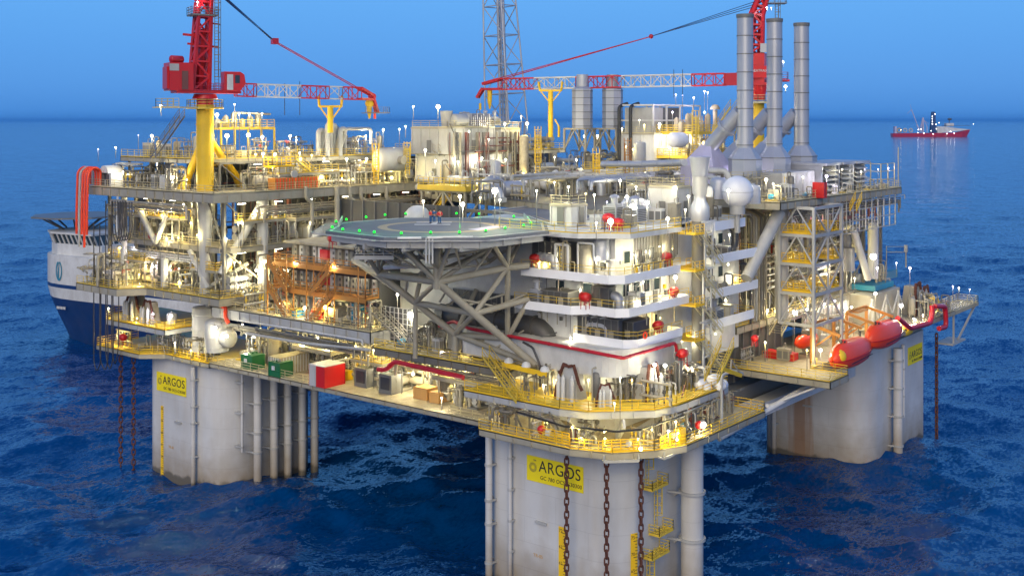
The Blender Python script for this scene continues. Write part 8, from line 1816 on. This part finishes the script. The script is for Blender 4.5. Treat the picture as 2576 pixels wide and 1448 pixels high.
runs('second bundle of pipes crossing the central deck farther back', (26, 34, 46.2), (60, 34, 46.2), 5, .2, ['galv', 'lgrey', 'steel2'], (0, .6, .15), 11); runs('bundle of pipes under the right deck edge', (40, -.2, 42.6), (88, -.2, 42.6), 4, .12, G2, (0, .2, -.4), 12)
runs('bundle of pipes under the chain platform edge', (-2.6, 17, 22), (-2.6, 6, 22), 3, .1, G2, (.3, 0, -.3), 13); runs('bundle of pipes under the chain platform right edge', (5, -3, 22), (17, -3, 22), 3, .1, G2, (0, .3, -.3), 14)
runs('bundle of pipes on the dark wall behind the stair tower', (42, 5.2, 31), (78, 5.2, 31), 6, .16, G2, (0, .1, .9), 15); runs('bundle of upright pipes beside the slanting leg', (37.4, 5, 42), (40.4, 5, 42), 1, .2, G2, (0, 0, 0), 16)
for k in range(7):
    x = 39.6+k*.75; tag(MB().pipe([(x, 4.6, 27), (x, 4.6, 41.5), (x+.3, 7, 42.5)], .16, 8).build('riser_pipe', G2[k % 5]), f'{ORD[k]} upright pipe left of the right stair tower', 'pipe', 'upright pipes beside the right stair tower')

def clutter(label, x0, x1, y0, y1, z0, z1, n, seed, mats=('steel', 'steel2', 'mgrey', 'brownred')):
    r = random.Random(seed); t = thing('steelwork', label, 'steelwork', ((x0+x1)/2, y0, z0))
    for mt in mats:
        m = MB()
        for k in range(n//len(mats)):
            x = r.uniform(x0, x1); y = r.uniform(y0, y1); z = r.uniform(z0, z1); q = r.random()
            if q < .4: m.beam((x, y, z0), (x, y, z1), r.choice([.1, .16, .3]))
            elif q < .8: m.beam((x, y, z), (min(x1, x+r.uniform(2, 9)), y, z), r.choice([.08, .2, .5]), r.choice([.1, .2, .4]))
            else: m.beam((x, y, z), (x+r.uniform(-2, 2), y, z+r.uniform(1.5, 3)), .14)
        m.build('beams', mt, t)
clutter('maze of grey and dark red steel behind the thick braced leg', 24, 60, 71, 76.5, 29.3, 43, 130, 1)
clutter('maze of steel inside the middle bays of the left module', 4, 24, 73, 76.5, 29.3, 43, 80, 2)
clutter('maze of steel inside the right module behind the stair tower', 41, 88, 7, 13.5, 27, 43, 150, 3)
for k, y in enumerate((79, 85, 91)):
    pass

clutter('maze of steel behind the machines between crane and pale drum', 6, 44, 76, 78.5, 44.5, 49, 70, 4)
clutter('maze of steel under the yellow railed deck by the stubby stacks', 46, 90, 74, 78.5, 44.5, 49.4, 90, 5)
clutter('maze of steel below the tall white process building', 54, 88, 40, 44, 43, 48, 60, 6)

# fairlead brackets under the lower walkway, with white notice boxes on the rail
for c, ax, lab in (((-3.4, 6.6, 18.6), 'y', 'open steel bracket under the lower walkway above the left chain'), ((-1.6, -.9, 18.5), 'd', 'open steel bracket under the lower walkway above the middle chain'), ((3.4, -4.0, 18.6), 'x', 'lit steel bracket under the lower walkway above the right chain')):
    t = thing('chain_bracket', lab, 'bracket', c); c = Vector(c); d = {'x': Vector((1, 0, 0)), 'y': Vector((0, 1, 0)), 'd': Vector((.7, -.7, 0))}[ax]; n = Vector((-d.y, d.x, 0)); m = MB()
    for a in (-1, 1):
        for b in (-.45, .45): m.beam(c+d*a*1.9+n*b, c+d*a*1.9+n*b+Vector((0, 0, .7)), .14)
        m.beam(c+d*1.9*a-n*.5, c+d*1.9*a+n*.5, .16)
    for b in (-.45, .45): m.beam(c-d*1.9+n*b, c+d*1.9+n*b, .18, .28)
    m.beam(c-n*.5, c+n*.5, .14); m.build('frame', 'lgrey', t); m = MB(); rail_mb(m, [c-d*2+Vector((0, 0, .95))+n*.2*0, c+d*2+Vector((0, 0, .95))], 1.25, .09, 1.0, 4); m.build('guard', 'yellow', t)
    m = MB(); m.cbox(c+d*.9+Vector((0, 0, 1.5)), .5, .5, .55); m.build('notice_box', 'white', t)
for (x, y, z, lab) in ((-3.2, 8.6, 19.4, 'small orange red valve unit on the lower walkway above the name board'), (9.5, -4.2, 19.4, 'red unit on the lower walkway left of the curled white vent pipe')):
    t = thing('valve_unit', lab, 'valve', (x, y, z)); m = MB(); m.ball((x, y, z+1.1), .5, 12, 8); m.build('body', 'red', t); m = MB(); m.tube((x, y, z), (x, y, z+.8), .12, 8); m.build('stem', 'steel2', t)
t = thing('winch', 'yellow winch unit with wheel on the lower walkway above the right chain', 'winch', (5.4, -4.2, 19.4)); m = MB(); m.cbox((5.2, -4.2, 19.45), 1.3, .8, 1.6); m.build('housing', 'yellow', t); m = MB(); m.ring((6.6, -4.4, 20.3), .6, .12, 'y', 18, 6); m.tube((6.6, -4.6, 20.3), (6.6, -3.9, 20.3), .3, 12); m.build('wheel', 'dgrey', t)
clutter('struts and brackets between lower walkway and chain platform at the left', -2.6, 0, 4, 16, 19.5, 22.6, 30, 7); clutter('struts and brackets between lower walkway and chain platform at the right', 3, 17, -3, -1.5, 19.5, 22.6, 40, 8)
t = thing('support_cone', 'pale sloping gussets under the chain platform corner', 'bracket', (0, 0, 19.5)); m = MB()
for a, b in (((1.5, 9, 19.5), (-2.8, 9, 22.4)), ((1.5, 5, 19.5), (-2.8, 5, 22.4)), ((2, 2, 19.5), (-1.4, -1.2, 22.4)), ((5, 1.5, 19.5), (5, -2.8, 22.4)), ((9, 1.5, 19.5), (9, -2.8, 22.4)), ((13, 1.5, 19.5), (13, -2.8, 22.4))): MB().beam(a, b, .3, 1.0).build('gusset', 'lgrey', t)

def plant_box(label, x0, x1, y0, y1, z0, z1, mat='dgrey'):
    t = thing('equipment_housing', label, 'machine', ((x0+x1)/2, (y0+y1)/2, z0)); m = MB(); m.box(x0, x1, y0, y1, z0, z1); m.build('housing', mat, t); m = MB(); k = max(2, int((y1-y0)/.9))
    for i in range(k+1): y = y0+(y1-y0)*i/k; m.box(x0-.06, x0-.001, y-.04, y+.04, z0, z1)
    m.box(x0-.06, x1+.05, y0-.06, y1+.05, z1+.001, z1+.1); m.build('trim', 'mgrey', t); k = max(1, int((y1-y0)/1.8))
    for i in range(k): y = y0+(y1-y0)*(i+.5)/k; MB().box(x0-.09, x0-.062, y-.35, y+.35, z0+.5, z0+1.3).build('access_panel', 'steel2', t)
plant_box('tall dark grey panelled housing on the top balcony, left face of the quarters', 3.3, 4.85, 9.3, 14.9, 36.95, 40.6); plant_box('long low dark grey housing on the middle balcony, left face of the quarters', 2.4, 4.6, 9.0, 13.0, 33.1, 35.0)
plant_box('dark grey housing at the corner of the middle balcony', 3.4, 4.8, 4.0, 6.4, 33.1, 35.9); plant_box('dark grey housing on the lowest balcony behind the corner', 4.1, 4.9, 3.2, 8.8, 29.6, 32.2); plant_box('dark panelled duct housing low on the wall behind the helideck truss', 4.9, 6.3, 19, 29, 31.0, 33.4)
plant_box('dark grey housing on the right hand face of the lowest balcony', 6, 9.5, 2.4, 3.9, 29.6, 31.8)
t = thing('mesh_screen', 'dark gridded screen wall left of the helideck truss foot', 'screen', at(1003, 880, x=3)); a, b = at(960, 882, x=3), at(1047, 892, x=3); MB().box(3, 3.1, b.y, a.y, 25.7, 30.4).build('backing', 'dgrey', t); m = MB()
for i in range(9): y = b.y+(a.y-b.y)*i/8; m.box(2.93, 2.999, y-.05, y+.05, 25.7, 30.4)
for i in range(8): z = 25.7+.67*i; m.box(2.9, 2.929, b.y, a.y, z-.04, z+.04)
m.build('grid_bars', 'lgrey', t)
r5 = random.Random(55)
for k in range(26):
    lv_ = (29.4, 32.95, 36.8)[k % 3]; y = r5.uniform(5, 15) if k % 2 else 1.8; x = (2.4 if lv_ > 30 else 4.4) if k % 2 else r5.uniform(5, 14.5)
    if k % 2 and lv_ < 30: y = r5.uniform(3, 8.5)
    tag(MB().beam((x, y, lv_-.05), (x, y, lv_-1.1-r5.random()*1.4), .1).build('hanger_rod', 'steel2'), f'thin pale rod hanging under a balcony of the quarters', 'rod', 'rods hanging under the balconies')

clutter('maze of pipes and beams in front of the process house', 36, 54, 56.6, 57.7, 44.6, 53, 60, 9)
zone('on the roof of the process house', grid('ctlv', 42, 54, 5, 60, 63, 1, .3, 84), 53.9, .7, 85)

# ================================================================ SEA HAZE
m = MB(); m.box(-260000, 260000, -260000, 260000, -12, 125)
hz_ = m.build('haze', 'ink'); tag(hz_, 'thin blue sea haze softening the horizon', 'haze', kind='stuff')
hm = bpy.data.materials.new('haze_air'); hm.use_nodes = True; nt = hm.node_tree; nt.nodes.clear()
ho = nt.nodes.new('ShaderNodeOutputMaterial'); hv = nt.nodes.new('ShaderNodeVolumePrincipled'); hv.inputs['Density'].default_value = 0.00003
hv.inputs['Color'].default_value = (0.14, 0.50, 1.0, 1); hv.inputs['Anisotropy'].default_value = 0.0
nt.links.new(hv.outputs[0], ho.inputs['Volume']); hz_.data.materials.clear(); hz_.data.materials.append(hm)
SC.cycles.volume_bounces = 0
